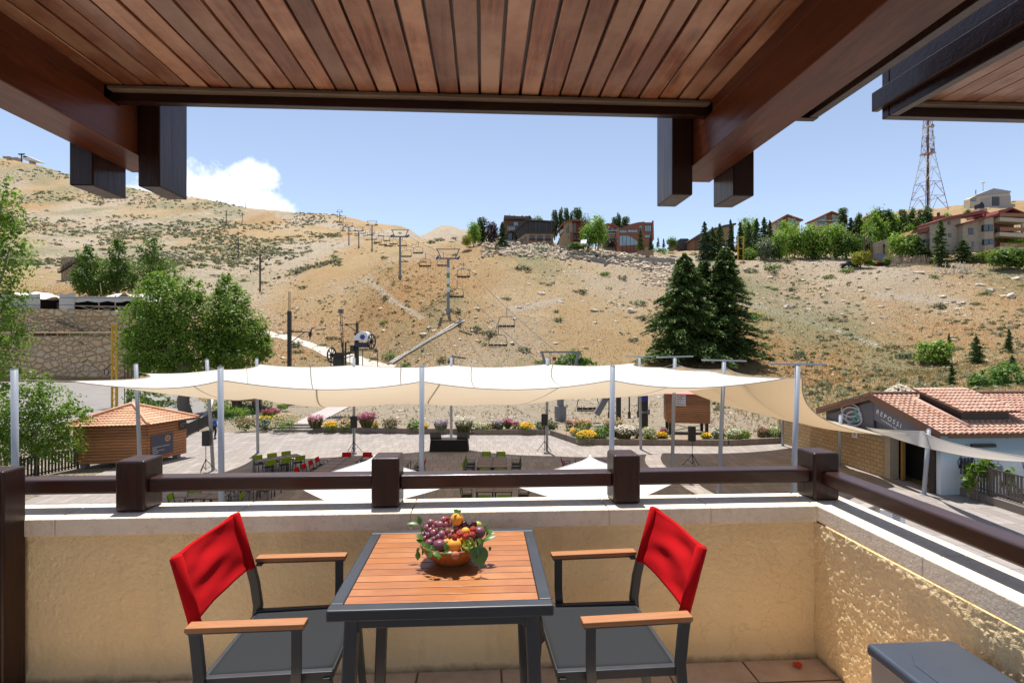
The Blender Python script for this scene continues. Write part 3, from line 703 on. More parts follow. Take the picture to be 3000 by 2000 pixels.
def berry(label,x,y,r,dd,rot):
    c=fz(x,y,dd); r=r*SCZ; o=thing('strawberry',label,'strawberry',c); mb=MB()
    mb.lathe([(.0005,-r*1.05),(r*.35,-r*.8),(r*.66,-r*.25),(r*.78,r*.25),(r*.6,r*.62),(r*.15,r*.72),(.0005,r*.7)],seg=18); q=mb.build('flesh',m_berry,o,smooth=True); q.rotation_euler=rot
    mb=MB()
    for k in range(5):
        a=k*1.256; mb.add([(0,0,r*.72),(r*.22*math.cos(a-.5),r*.22*math.sin(a-.5),r*.76),(r*.5*math.cos(a),r*.5*math.sin(a),r*.72),(r*.22*math.cos(a+.5),r*.22*math.sin(a+.5),r*.76)],[(0,1,2,3)])
    q2=mb.build('calyx',m_leaf,q)
berry('upright strawberry slice left of the half hidden apricot',1190,600,100,-.055,(.3,.3,0)); berry('strawberry lying in front of the half hidden apricot',1320,645,88,-.075,(1.3,0,.9)); berry('strawberry lying just above the cut green fruit',1450,615,84,-.07,(1.3,0,.8))
berry('strawberry leaning on the bluish plum',1470,505,86,-.04,(.2,-.5,0)); berry('strawberry peeping out behind the grapes at the top left',930,275,66,.02,(.2,.6,0)); berry('strawberry low in front between grapes and apricots',1085,655,75,-.085,(1.2,0,-.5))
# cut green fruit opened like a crown
c=fz(1395,860,-.085); r=150*SCZ; o=thing('cut_green_fruit','green fruit cut open into a crown of pointed wedges','fruit',c)
mb=MB(); mb.lathe([(.0005,-r*.62),(r*.5,-r*.55),(r*.86,-r*.25),(r*.97,.05*r),(r*.93,.22*r),(r*.6,.12*r),(.0005,.05*r)],seg=28); mb.build('base',m_gre,o,smooth=True)
for k in range(7):
    a=2*PI*k/7+.2; mb=MB(); w_=.42
    def P(rr_,an,z): return (rr_*math.cos(an),rr_*math.sin(an),z)
    mb.add([P(r*.92,a-w_,.15*r),P(r*.98,a,.15*r),P(r*.92,a+w_,.15*r),P(r*.78,a,.92*r),P(r*.62,a,.2*r)],[(0,1,3),(1,2,3),(2,4,3),(4,0,3)]); mb.build('wedge',m_gre,o)
fruit('flat_peach','small brownish flat peach on the front rim of the bowl','peach',1095,1040,82,m_fig,-.135,False,(1,.8,.95))
fruit('green_plum','yellow green plum behind the cherries at the back right','plum',1560,420,95,m_gre,.05,False)
# leaf sprigs
def leafblade(mb,p,dirv,L,W,nrm,curl=.2,seg=6):
    d=Vector(dirv).normalized(); n=Vector(nrm); s=d.cross(n).normalized(); n=s.cross(d).normalized(); p=Vector(p)
    vs=[]
    for i in range(seg+1):
        u=i/seg; wv=W*math.sin(PI*min(1,u**.8))*.5+.0004; c_=p+d*(L*u)-n*(curl*L*u*u)
        vs += [c_-s*wv+n*wv*.25, c_, c_+s*wv+n*wv*.25]
    fs=[]
    for i in range(seg):
        k=3*i; fs += [(k,k+1,k+4,k+3),(k+1,k+2,k+5,k+4)]
    mb.add(vs,fs)
def sprig(label,pts,leaves,mat=None):
    o=thing('leaf_sprig',label,'leaves',Vector(pts[0])); mb=MB(); mb.tube(pts,.0013,6); mb.build('stem',m_stem,o,world=True,smooth=True)
    for (p,d,L,W) in leaves:
        mb=MB(); leafblade(mb,p,d,L,W,(0,-.5,1),.25); mb.build('leaf',mat or m_leaf,o,world=True,smooth=True)
def D(ax,ay,az=0): return Vector((ax,az,-ay))
def lf(x,y,x2,y2,W,dd,dz=0): 
    a=fz(x,y,dd); b_=fz(x2,y2,dd+dz); return (a,b_-a,(b_-a).length,W*SCZ)
sprig('thin leafy sprig sticking up at the upper left of the bowl',[fz(430,520,.02),fz(370,410,.01),fz(310,300,.0)],[lf(340,390,90,335,95,.01,-.01),lf(365,400,330,215,100,.0),lf(420,560,380,440,70,.0)])
sprig('leafy sprig hanging over the left rim of the bowl',[fz(430,800,-.06),fz(350,900,-.09),fz(310,1010,-.09)],[lf(420,700,270,585,120,-.05),lf(430,800,290,690,110,-.06),lf(350,880,260,1010,80,-.09),lf(330,960,300,1150,110,-.09,-.01),lf(470,900,370,1040,80,-.11),lf(400,860,480,770,110,-.09)])
sprig('variegated leafy sprig across the front left of the bowl',[fz(460,880,-.11),fz(600,950,-.125),fz(640,990,-.13)],[lf(470,880,620,960,80,-.12),lf(610,980,515,1085,110,-.135,-.01),lf(630,980,810,1045,140,-.135,-.01),lf(640,1000,760,1090,90,-.135,-.02),lf(560,920,480,770,110,-.11),lf(610,870,700,960,60,-.12)])
sprig('pair of light green leaves under the front apricot',[fz(960,960,-.12),fz(920,930,-.12),fz(900,900,-.11)],[lf(930,970,810,990,70,-.13),lf(920,985,1050,955,60,-.135),lf(930,940,880,790,110,-.12)])
sprig('leafy sprig spreading out past the right rim of the bowl',[fz(1640,780,-.05),fz(1700,690,-.04),fz(1800,590,-.03)],[lf(1660,760,1940,585,110,-.04,.01),lf(1700,560,1760,400,120,.0),lf(1740,600,1860,500,130,.0),lf(1660,800,1600,670,100,-.06),lf(1720,640,1900,540,120,-.01),lf(1640,790,1560,690,90,-.07),lf(1800,860,1845,950,70,-.04)])
sprig('large crinkled grey green leaf hanging over the right side of the bowl',[fz(1600,800,-.10),fz(1610,880,-.12),fz(1600,960,-.125)],[lf(1600,810,1620,1310,330,-.125,-.03),lf(1560,860,1420,1170,230,-.13,-.01)],m_vine)
sprig('small green leaves standing on the topmost apricot',[fz(1140,165,.02),fz(1135,140,.02),fz(1130,120,.02)],[lf(1140,160,1075,75,110,.01),lf(1150,165,1220,90,100,.02)])

# bed of leaves lining the bowl
o=thing('leaf_bed','bed of green leaves lining the bowl under the fruit','leaves',(BX,BY,.82)); rr=random.Random(8)
for k in range(34):
    a=k*2.4; r0=.02+.07*(k%5)/5; mb=MB(); p=Vector((BX+r0*math.cos(a),BY+r0*math.sin(a),.815+.03*(1-r0/.1))); leafblade(mb,p,(math.cos(a),math.sin(a),.15),.055,.034,(0,0,1),.25); mb.build('leaf',m_vine if k%3==0 else m_leaf,o,world=True,smooth=True)
for i,(x,y,r,m_,nm,lab,dd) in enumerate(((900,780,95,m_apr,'apricot','shaded apricot deep in the bowl behind the front plum',-.03),(560,800,105,m_plum,'plum','shaded plum under the grapes at the left rim',-.03),(1230,720,100,m_apr,'apricot','apricot tucked under the strawberries in the middle of the bowl',-.03),(1500,740,95,m_plum,'plum','plum hidden behind the cut green fruit',-.03))): fruit(nm,lab,nm,x,y,r,m_,dd,True)
# ==== plaza ==========================================================================================
def brickmat(name,c1,c2,mort,bw,bh,ms=.006,off=.5,bump=.3,rough=.75,axes='xy',nv=.4,extra=None,vs=1.2):
    m,t,b=newmat(name); co_=objco(t)
    s=t.new('ShaderNodeSeparateXYZ'); t.link(co_,s.inputs[0]); cb=t.new('ShaderNodeCombineXYZ')
    for i,a in enumerate(axes): t.link(s.outputs['xyz'.index(a)],cb.inputs[i])
    br=t.new('ShaderNodeTexBrick',offset=off,i_Scale=1,i_Mortar_Size=ms,i_Brick_Width=bw,i_Row_Height=bh,i_Bias=0,i_Mortar_Smooth=.1)
    t.link(cb.outputs[0],br.inputs['Vector'])
    br.inputs['Color1'].default_value=(*c1,1); br.inputs['Color2'].default_value=(*c2,1); br.inputs['Mortar'].default_value=(*mort,1)
    c=t.mix(t.math('MULTIPLY',t.ramp(t.noise(co_,vs,8,.65),[(.35,0),(.7,1)]),nv),br.outputs[0],tuple(x*.6 for x in c1))
    c=t.mix(t.math('MULTIPLY',t.ramp(t.noise(co_,vs*9,6,.7),[(.5,0),(.75,1)]),.3),c,extra or tuple(x*.5 for x in c1))
    t.link(c,b.inputs['Base Color']); b.inputs['Roughness'].default_value=rough; b.inputs['Specular IOR Level'].default_value=.3
    bp=t.new('ShaderNodeBump',i_Strength=bump,i_Distance=.02); t.link(t.math('SUBTRACT',t.math('MULTIPLY',t.noise(co_,18,5),.4),br.outputs['Fac']),bp.inputs['Height']); t.link(bp.outputs[0],b.inputs['Normal'])
    return m
mt_pave=brickmat('grey_pavers',(.32,.283,.26),(.24,.21,.19),(.10,.085,.075),.45,1.0,.013,.37,.25,.8,'xy',.4)
# far kerb of the plaza (pixel, depth) -> the paving stops at the planters
KF=[cw(l,d,Z0) for l,d in ((-26,43.0),(-15.2,43.0),(-8.2,42.2),(-3,41.9),(2.8,41.9),(4.65,37.6),(15.3,37.3),(20.3,38.2))]
pl=[(-19.5,2.9),(26,2.9),(26,23.5),(22.2,24),(21.9,38)]+[(p.x,p.y) for p in reversed(KF)][1:]+[(-21.5,34),(-21,27)]
mb=MB(); mb.poly([(x,y,Z0) for x,y in pl]); o=mb.build('plaza_paving',mt_pave); o['kind']='structure'
# terrace below the left of the kiosk
mt_asph=M('worn_asphalt',(.20,.185,.175),.9,var=.5,vs=.6,col2=(.28,.26,.24),bump=.3,bs=30,spec=.2)
def smooth(pts,n=6):
    out=[]
    P=[pts[0]]+pts+[pts[-1]]
    for i in range(1,len(P)-2):
        for k in range(n):
            s=k/n; a,b_,c,d=P[i-1],P[i],P[i+1],P[i+2]
            out.append(tuple(.5*((2*b_[j])+(-a[j]+c[j])*s+(2*a[j]-5*b_[j]+4*c[j]-d[j])*s*s+(-a[j]+3*b_[j]-3*c[j]+d[j])*s**3) for j in range(len(a))))
    out.append(tuple(pts[-1])); return out
def zr(l,d): return terr(1500+l/d*FL,d)
road=MB()
def redge(d): 
    pts_=[(44,520),(49,585),(56,612),(64,620),(72,606),(80,585),(86,560)]
    for (a,x),(b_,y) in zip(pts_[:-1],pts_[1:]):
        if d<=b_: return x+(y-x)*(d-a)/(b_-a)
    return 560
def rf(u,v):
    d=44.5+v*41; px=-420+(redge(d)+420)*u; d=44.5+(d-44.5)*(1-.42*max(0,min(1,(px-380)/220))); return atz(px,d,terr(px,d)+.09)
road.grid(rf,60,36); o=road.build('road',mt_asph,smooth=True); o['kind']='structure'
kb_=MB(); ks=[]
for i in range(16):
    d=46+i*1.4; px=redge(d)+3; ks.append(atz(px,d,terr(px,d)+.13))
kb_.path(ks,.3,.3,up=(0,0,1)); tag(kb_.build('road_kerb',M('pale_kerb',(.45,.41,.36),.85)),'pale stone kerb along the right hand edge of the road','kerb')
# kerb stones on the road's inner edge are part of the road's bank
# ---- planters ---------------------------------------------------------------------------------------
mt_plant=brickmat('brown_grey_kerb_blocks',(.20,.165,.145),(.17,.14,.125),(.08,.07,.06),.42,.6,.012,.5,.3,.8,'xz')
mt_soil=M('dry_soil',(.28,.20,.13),.95,var=.7,vs=3,bump=.8,bs=14)
PLANT=[]
def planter(label,pts,depth=1.5,h=.42,grp='planters along the far edge of the plaza'):
    """pts: (l,d) front line, left to right"""
    c=cw(*pts[0],Z0); t_=thing('planter',label,'planter',c,-TH,grp)
    W=[Vector((l-pts[0][0],d-pts[0][1])) for l,d in pts]
    mb=MB(); so_=MB()
    for a,b_ in zip(W[:-1],W[1:]):
        tt=(b_-a).normalized(); n=Vector((-tt.y,tt.x)); th=.22; L=(b_-a).length
        mb.prismz([tuple(a),tuple(b_),tuple(b_+n*th),tuple(a+n*th)],0,h)
        so_.add([(*(a+n*th),h-.09),(*(b_+n*th),h-.09),(*(b_+n*depth),h-.04),(*(a+n*depth),h-.04)],[(0,1,2,3)])
    mb.build('kerb',mt_plant,t_,bevel=.008); so_.build('soil',mt_soil,t_)
    return t_
planter('long low kerb planter of mixed flowers at the far left of the plaza',[(-16.2,43.0),(-8.4,42.2),(-3.35,41.95)])
planter('low kerb planter of lavender and yellow flowers behind the stage table',[(-3.0,41.7),(2.9,41.7)])
planter('angled kerb planter stepping towards the viewer on the right of the plaza',[(2.95,41.6),(4.7,37.6),(15.2,37.2)],2.2)
planter('short kerb planter beside the stone restaurant wall at far right',[(15.3,37.2),(20.2,38.3)],1.2)
# steps up beside the planters (part of the paving)
mb=MB()
a=cw(-3.32,42.1,Z0)
for i in range(2):
    p=cw(-3.3+.0*i,42.05+.4*i,Z0); q=cw(-2.2,42.05+.4*i,Z0)
    mb.box(p.x,q.x,p.y,p.y+.4,Z0,Z0+.18*(i+1))
for i in range(3):
    p=cw(-19.5,43.2+.5*i,Z0); q=cw(-15.9,43.2+.5*i,Z0); mb.box(p.x,q.x,p.y,p.y+.5,Z0-.02,Z0+.15*(i+1))
o=mb.build('steps',mt_pave); o['kind']='structure'
# path going up to the left hut
mb=MB(); pc=smooth([(-18,44.5),(-18.5,48),(-18.8,53),(-18.2,58),(-16.5,63)],4); vs=[];fs=[]
for i,(l,d) in enumerate(pc):
    for k in (-1,0,1): vs.append(cw(l+k*1.1+ (d-44)*.03,d,zr(l,d)+.09))
    if i: fs += [((i-1)*3+k,(i-1)*3+k+1,i*3+k+1,i*3+k) for k in range(2)]
mb.add(vs,fs); o=mb.build('gravel_path',M('pinkish_gravel',(.42,.36,.34),.95,var=.4,vs=3,bump=.4,bs=20)); o['kind']='structure'
# ---- sail poles -------------------------------------------------------------------------------------
mt_pole=M('grey_painted_steel',(.30,.32,.36),.45,0.0,var=.15,vs=1,spec=.5)
mt_rope=M('pale_rope',(.35,.31,.25),.8)
GP='grey steel poles holding the shade sails'
def pole(label,px,pyt,d,lean=(0,0),tbar=0,base=Z0,rad=.095,tilt=0):
    top=at(px,pyt,d); 
    l=(px-1500)/FL*d
    bot=cw(l+lean[0],d+lean[1],base)
    t_=thing('sail_pole',label,'pole',bot,0,GP)
    mb=MB(); mb.tube([bot,top],[rad,rad],14); 
    mb.tube([top+Vector((0,0,.002)),top+Vector((0,0,.012))],[rad*1.08,rad*1.08],14); mb.build('shaft',mt_pole,t_,world=True,smooth=False)
    for p in t_.children[0].data.polygons: p.use_smooth=len(p.vertices)==4
    mb=MB(); mb.tube([bot,bot+Vector((0,0,.02))],[rad*1.9,rad*1.9],14); mb.build('base_plate',mt_pole,t_,world=True)
    if tbar:
        mb=MB(); a=Vector((CS,-SN,tilt)); k=top+Vector((0,0,.05)); mb.bar(k-a*tbar/2,k+a*tbar/2,.07,.07); mb.build('crossbar',mt_pole,t_,world=True,bevel=.01)
    else:
        mb=MB(); k=top+Vector((0,0,.012)); mb.tube([k+Vector((-.04,0,0)),k+Vector((-.03,0,.05)),k+Vector((.03,0,.05)),k+Vector((.04,0,0))],.01,6); mb.build('eye_bolt',mt_pole,t_,world=True)
    return top,bot
P={}
P['L0']=pole('thick grey pole in front of the leafy bush at far left',42,1081,16.6,(.05,0))
P['L1']=pole('grey pole standing in front of the log kiosk',398,1066,27.6,(.25,0))
P['F0']=pole('leaning grey pole beside the left tripod loudspeaker',606,1053,30.0,(.36,0))
P['F1']=pole('slim grey pole between the green chairs and the flower planter',752,1050,34.8,(.08,0))
P['F2']=pole('slim grey pole right behind the second tripod loudspeaker',1037,1049,35.5,(0,0))
P['F3']=pole('slim grey pole rising behind the stage table',1322,1046,38.2,(0,0))
P['F4']=pole('slim grey pole behind the third tripod loudspeaker',1603,1047,35.4,(-.02,0))
P['N1']=pole('near grey pole left of the red chairs and long dark table',646,1075.5,17.7,(.05,0))
P['N2']=pole('near grey pole in the middle, left of the stage table',1236,1073,19.3,(-.02,0))
P['N3']=pole('near grey pole right of the white umbrella tip',1795,1072,19.0,(-.08,0))
P['T1']=pole('farthest grey pole with a crossbar, before the flower bed',1873,1046,36.0,(.1,0),2.0,tilt=-.01)
P['T2']=pole('grey pole with a crossbar in front of the hut on stilts',1977,1048,28.6,(-.15,0),2.0,tilt=.03)
P['T3']=pole('grey pole with a crossbar right of the last tripod loudspeaker',2121,1059,24.9,(-.25,0),2.1,tilt=-.025)
P['T4']=pole('nearest grey pole with a crossbar, beside the corner railing post',2337,1070,19.8,(-.22,0),2.12,tilt=-.015)
P['Q1']=pole('short far grey pole under the tan sail beside the stone wall',2293,1185,37.2,(0,0))
P['Q2']=pole('short grey pole against the stone restaurant wall',2463,1216,31.0,(-.1,0))
P['Q3']=pole('short grey pole in front of the restaurant mural fence',2722,1257,25.2,(-.25,0))
# ---- shade sails ------------------------------------------------------------------------------------
def sailmat(name,col,tc,tr):
    m,t,b=newmat(name); co_=objco(t)
    n=t.noise(t.vscale(co_,(1,1,1)),.5,5,.6); c=t.mix(t.math('MULTIPLY',n,.25),col,tuple(k*.8 for k in col))
    c=t.mix(t.math('MULTIPLY',t.noise(t.vscale(co_,(90,9,9)),1,3),.12),c,tuple(k*.6 for k in col))
    uv=t.new('ShaderNodeUVMap').outputs[0]; s=t.new('ShaderNodeSeparateXYZ'); t.link(uv,s.inputs[0])
    sm=t.ramp(t.math('ABSOLUTE',t.math('SUBTRACT',t.math('FRACT',s.outputs[0]),.5)),[(.0,1),(.007,1),(.008,0)])
    c=t.mix(sm,c,tuple(k*.3 for k in col))
    t.link(c,b.inputs['Base Color']); b.inputs['Roughness'].default_value=.9; b.inputs['Specular IOR Level'].default_value=.1
    trn=t.new('ShaderNodeBsdfTranslucent'); t.link(t.mix(1.0,c,tc,'MULTIPLY'),trn.inputs[0])
    mx=t.new('ShaderNodeMixShader',i_0=tr); t.link(b.outputs[0],mx.inputs[1]); t.link(trn.outputs[0],mx.inputs[2]); t.link(mx.outputs[0],t.n['Material Output'].inputs[0])
    return m
mt_cream=sailmat('cream_sail_cloth',(.80,.77,.71),(.85,.68,.49),.36); mt_tan=sailmat('tan_sail_cloth',(.60,.51,.39),(.85,.70,.52),.42); mt_white=sailmat('white_sail_cloth',(.80,.78,.74),(.9,.85,.8),.25)
def curve(pts,inward,sag,n):
    """scalloped edge through pts: each span bows inward (plan vector fn) and sags"""
    out=[]
    for a,b_ in zip(pts[:-1],pts[1:]):
        L=(b_-a).length
        for k in range(n):
            s=k/n; q=4*s*(1-s); p=a.lerp(b_,s)
            d=(b_-a); nn=Vector((-d.y,d.x,0)).normalized()*inward
            out.append(p+nn*L*q*.10+Vector((0,0,-sag*L*q)))
    out.append(pts[-1].copy()); return out
def resample(c,n):
    ls=[0]
    for a,b_ in zip(c[:-1],c[1:]): ls.append(ls[-1]+(b_-a).length)
    out=[];k=0
    for i in range(n+1):
        tgt=ls[-1]*i/n
        while k<len(c)-2 and ls[k+1]<tgt: k+=1
        s=(tgt-ls[k])/max(1e-6,ls[k+1]-ls[k]); out.append(c[k].lerp(c[k+1],min(1,max(0,s))))
    return out
def coons(B,T,L,Rr,u,v,iu,iv,nu,nv):
    b_=B[iu]; tt=T[iu]; l=L[iv]; r=Rr[iv]
    return b_*(1-v)+tt*v+l*(1-u)+r*u-(B[0]*(1-u)*(1-v)+B[-1]*u*(1-v)+T[0]*(1-u)*v+T[-1]*u*v)
def sail(name,label,cat,B,T,L,Rr,nu,nv,sagf,mat,seams,anchors):
    B=resample(B,nu) if len(B)!=nu+1 else B; T=resample(T,nu) if len(T)!=nu+1 else T; L=resample(L,nv); Rr=resample(Rr,nv)
    t_=thing(name,label,cat,(B[0]+T[-1])/2); 
    mb=MB()
    for j in range(nv+1):
        for i in range(nu+1):
            u,v=i/nu,j/nv; p=coons(B,T,L,Rr,u,v,i,j,nu,nv); mb.v.append(tuple(p+Vector((0,0,-sagf(u,v)+.035*mn.noise(Vector((u*46,v*5,3)))*(4*v*(1-v))**.5*(4*u*(1-u))**.3))))
    for j in range(nv):
        for i in range(nu): mb.f.append((j*(nu+1)+i,j*(nu+1)+i+1,(j+1)*(nu+1)+i+1,(j+1)*(nu+1)+i)); mb.m.append(0)
    o=mb.build('cloth',mat,t_,world=True,smooth=True)
    uvl=o.data.uv_layers.new(name='UVMap')
    for lp in o.data.loops:
        k=lp.vertex_index; uvl.data[lp.index].uv=((k%(nu+1))/nu*seams+.5,(k//(nu+1))/nv)
    sb=o.modifiers.new('s','SUBSURF'); sb.levels=1; sb.render_levels=1
    # hem cord along the edges
    for c in (B,T,L,Rr):
        m2=MB(); m2.tube([p+Vector((0,0,.0)) for p in c],.018,6); m2.build('hem_cord',mt_rope,t_,world=True,smooth=True)
    for a,b_ in anchors:
        m2=MB(); m2.tube([a,b_],.014,6); m2.build('rope',mt_rope,t_,world=True)
def anc(k,px,py): return at(px,py,ld(P[k][0].x,P[k][0].y)[1])
aN1=anc('N1',650,1113); aN2=anc('N2',1236,1117); aN3=anc('N3',1792,1113); aT4=at(2300,1108,19.9); aT4p=anc('T4',2330,1101)
aL0=at(205,1116,18.4); aL0p=anc('L0',55,1113)
aL1=at(425,1094,27.8); aL1p=anc('L1',404,1089); aF0=at(632,1083,30.1); aF0p=anc('F0',610,1076)
aF1=anc('F1',760,1067); aF2=anc('F2',1037,1069); aF3=anc('F3',1322,1069); aF4=anc('F4',1602,1067); aT1=at(1862,1063,36); aT1p=anc('T1',1872,1061)
aT2=at(1945,1076,28.8); aT2p=anc('T2',1971,1068); aT3=at(2088,1086,25.0); aT3p=anc('T3',2114,1081)
nearE=curve([aL0,aN1,aN2,aN3,aT4],1,.055,14); farE=curve([aL1,aF0,aF1,aF2,aF3,aF4,aT1],-1,.022,10)
leftE=curve([aL0,aL1],-1,.01,14); rightE=curve([aT4,aT3,aT2,aT1],1,.012,8)
def sg(u,v): return 1.45*(4*v*(1-v))**.9*(1-abs(2*u-1)**3.0)
sail('shade_sail','long white shade sail sagging between two rows of grey poles over the plaza','shade sail',nearE,farE,leftE,rightE,110,24,sg,mt_cream,6,[(aL0,aL0p),(aL1,aL1p),(aF0,aF0p),(aT1,aT1p),(aT2,aT2p),(aT3,aT3p),(aT4,aT4p)])
bT1=at(1912,1092,36.2); bT2=at(1996,1072,28.9); bT3=at(2136,1082,25.1); bT4=at(2352,1106,20.0)
bQ1=anc('Q1',2293,1196); bQ2=anc('Q2',2462,1240); bD=at(2588,1276,27.2)
hi=curve([bT1,bT2,bT3,bT4],-1,.02,10); lo=curve([bQ1,bQ2,bD],1,.02,10)
def sg2(u,v): return .55*(4*v*(1-v))*(4*u*(1-u))**.6
sail('shade_sail','tan shade sail slanting down from the crossbar poles to the stone wall','shade sail',hi,lo,curve([bT1,bQ1],-1,.04,10),curve([bT4,bD],1,.035,14),40,20,sg2,mt_tan,4,[(bT1,anc('T1',1876,1062)),(bT2,anc('T2',1980,1066)),(bT3,anc('T3',2125,1076)),(bT4,anc('T4',2338,1096)),(bD,anc('Q3',2716,1270))])
cA=at(2527,1247,30.6); cB=at(2702,1263,25.3); cC=at(3090,1350,18.6)
nearW=[]
for k in range(25):
    q=k/24; p=cA.lerp(cC,q); nearW.append(p+Vector((-.35,-.9,-.42))*(4*q*(1-q)))
sail('shade_sail','narrow white shade sail stretched in front of the restaurant mural at right','shade sail',nearW,curve([cA+Vector((.05,.05,0)),cB,cC+Vector((.05,.1,0))],-1,.012,10),[cA,cA+Vector((.05,.05,0))],[cC,cC+Vector((.05,.1,0))],40,8,lambda u,v:.08*4*v*(1-v),mt_white,2,[(cA,anc('Q2',2466,1240)),(cB,anc('Q3',2718,1262)),(cC,at(3260,1385,16.5))])
# ---- chairs and tables on the plaza -----------------------------------------------------------------
mt_slat=wood('brown_table_slats',(.20,.135,.105),(.15,.10,.075),None,'x',.6,.5,.2,.12,.1)
def proto_chair(col):
    t_=thing('plaza_chair','x','chair'); m_={'red':mt_red,'green':mt_green}[col]
    mb=MB(); W=.25
    for s in (-1,1):
        mb.path([(-.24,s*W,0),(-.19,s*W,.25),(-.16,s*W,.45),(-.20,s*W,.66),(-.25,s*W,.86)],.025,.032); mb.bar((.27,s*W,0),(.25,s*W,.64),.025,.03)
        mb.bar((-.22,s*W,.645),(.28,s*W,.645),.045,.022); mb.bar((-.17,s*W,.43),(.27,s*W,.44),.022,.03)
    mb.bar((.26,-W,.43),(.26,W,.43),.022,.022); mb.build('frame',mt_alu,t_)
    mb=MB(); mb.box(-.17,.27,-.23,.23,.44,.45); mb.build('seat',mt_grey,t_)
    mb=MB()
    mb.grid(lambda u,v:(-.205-.055*v-.02*math.sin(PI*u),-.265+.53*u,.60+.27*v),8,3); mb.build('backrest',m_,t_,solid=.022)
    return t_
PC={c:proto_chair(c) for c in ('red','green')}; used={c:False for c in PC}
def chair(col,l,d,face,label,grp):
    """face: direction the sitter looks, degrees in the camera's plan frame (0 = right, 90 = away)"""
    o=PC[col] if not used[col] else dup(PC[col]); used[col]=True
    o.location=cw(l,d,Z0+.004); o.rotation_euler=(0,0,R(face)-TH); o['label']=label; o['group']=grp
def proto_table():
    t_=thing('plaza_table','x','table')
    mb=MB()
    for k in range(10): mb.box(-.36,.36,-.36+k*.072+.004,-.36+(k+1)*.072-.004,.725,.748)
    mb.build('tabletop',mt_slat,t_)
    mb=MB(); 
    for s in (-1,1): mb.box(-.395,.395,s*.38-.018,s*.38+.018,.715,.752); mb.box(s*.38-.018,s*.38+.018,-.36,.36,.715,.752)
    mb.build('frame',mt_alu,t_)
    for sx_ in (-1,1):
        for sy_ in (-1,1): mb=MB(); mb.box(sx_*.35-.022,sx_*.35+.022,sy_*.35-.022,sy_*.35+.022,0,.715); mb.build('leg',mt_alu,t_)
    return t_
PT=proto_table(); tu=[False]
def table(l,d,rot,label,grp='slatted tables on the plaza'):
    o=PT if not tu[0] else dup(PT); tu[0]=True
    o.location=cw(l,d,Z0+.004); o.rotation_euler=(0,0,R(rot)-TH); o['label']=label; o['group']=grp
# green set, turned 44 degrees, far left
a0=Vector((-14.09,29.05)); ux=Vector((.72,.694)); uy=Vector((-.694,.72)); GG='green chairs on the plaza'; RG='red chairs on the plaza'
for k in range(3):
    c=a0+ux*(.40+.80*k); table(c.x,c.y,44,'%s table from the left in the slanting row with green chairs'%ORD[k])
    q=c+uy*.66; chair('green',q.x,q.y,-46,'%s green chair from the left behind the slanting table row'%ORD[k],GG)
    q=c-uy*.66+ux*.12; chair('green',q.x,q.y,134,'%s green chair from the left in front of the slanting table row'%ORD[k],GG)
# big dark block with red chairs
for i in range(2):
    for k in range(4): table(-9.66+.8*i,29.5-.8*k,90,'table %s from the front in the %s file of the long block with red chairs'%(ORD[3-k],('left','right')[i]))
for k in range(4):
    chair('red',-10.62-.05*k,29.45-.82*k,0,'red chair %s from the front along the left side of the long dark block'%ORD[3-k],RG)
    chair('red',-7.98,29.35-.82*k,180,'red chair %s from the front along the right side of the long dark block'%ORD[3-k],RG)
for i in range(2):
    chair('red',-9.62+1.2*i,30.55,-90,'%s red chair at the far end of the long dark block'%('left','right')[i],RG)
    chair('red',-9.6+.95*i,26.45,90,'%s red chair at the near end of the long dark block'%('left','right')[i],RG)
# table right of the second railing post
for k in range(2): table(-5.95+.8*0,28.9-.8*k,0,'%s dark table just right of the second railing post'%('far','near')[k])
for k in range(2): chair('red',-4.98,28.9-.8*k,180,'%s red chair behind the middle near pole'%('far','near')[k],RG)
chair('red',-6.85,28.9,0,'red chair whose tip shows left of the second railing post',RG)
# green set in the middle
for i in range(2):
    for k in range(3): table(-1.47+.8*i,29.6-.8*k,0,'%s table of the %s file in the middle set with green chairs'%(('far','middle','near')[k],('left','right')[i]))
    chair('green',-1.5+.85*i,30.75,-90,'%s green chair at the far end of the middle set'%('left','right')[i],GG)
    chair('green',-1.4+.85*i,27.05,90,'%s green chair at the near end of the middle set'%('left','right')[i],GG)
for k in range(3):
    chair('green',-2.35,29.6-.82*k,0,'%s green chair along the left side of the middle set'%('far','middle','near')[k],GG)
    chair('green',.25,29.6-.82*k,180,'%s green chair along the right side of the middle set'%('far','middle','near')[k],GG)
# green set below the rail
for i in range(2):
    table(-1.2+.82*i,23.4,0,'%s table of the pair seen under the rail between the umbrellas'%('left','right')[i])
    chair('green',-1.15+.82*i,22.4,90,'%s green chair on the near side of the pair seen under the rail'%('left','right')[i],GG)
chair('green',-2.05,23.5,0,'green chair at the left end of the pair seen under the rail',GG)
chair('green',.55,23.5,180,'green chair at the right end of the pair seen under the rail',GG)
# right red set behind the umbrella tip
for i in range(2):
    for k in range(3): table(3.9+.8*i,29.3-.8*k,0,'%s table of the %s file beside the right umbrella tip'%(('far','middle','near')[k],('left','right')[i]))
for k in range(3):
    chair('red',2.98+.06*k,29.3-.82*k,0,'%s red chair left of the right umbrella tip'%('far','middle','near')[k],RG)
    chair('red',5.45,29.4-.82*k,180,'%s red chair right of the right umbrella tip'%('far','middle','near')[k],RG)
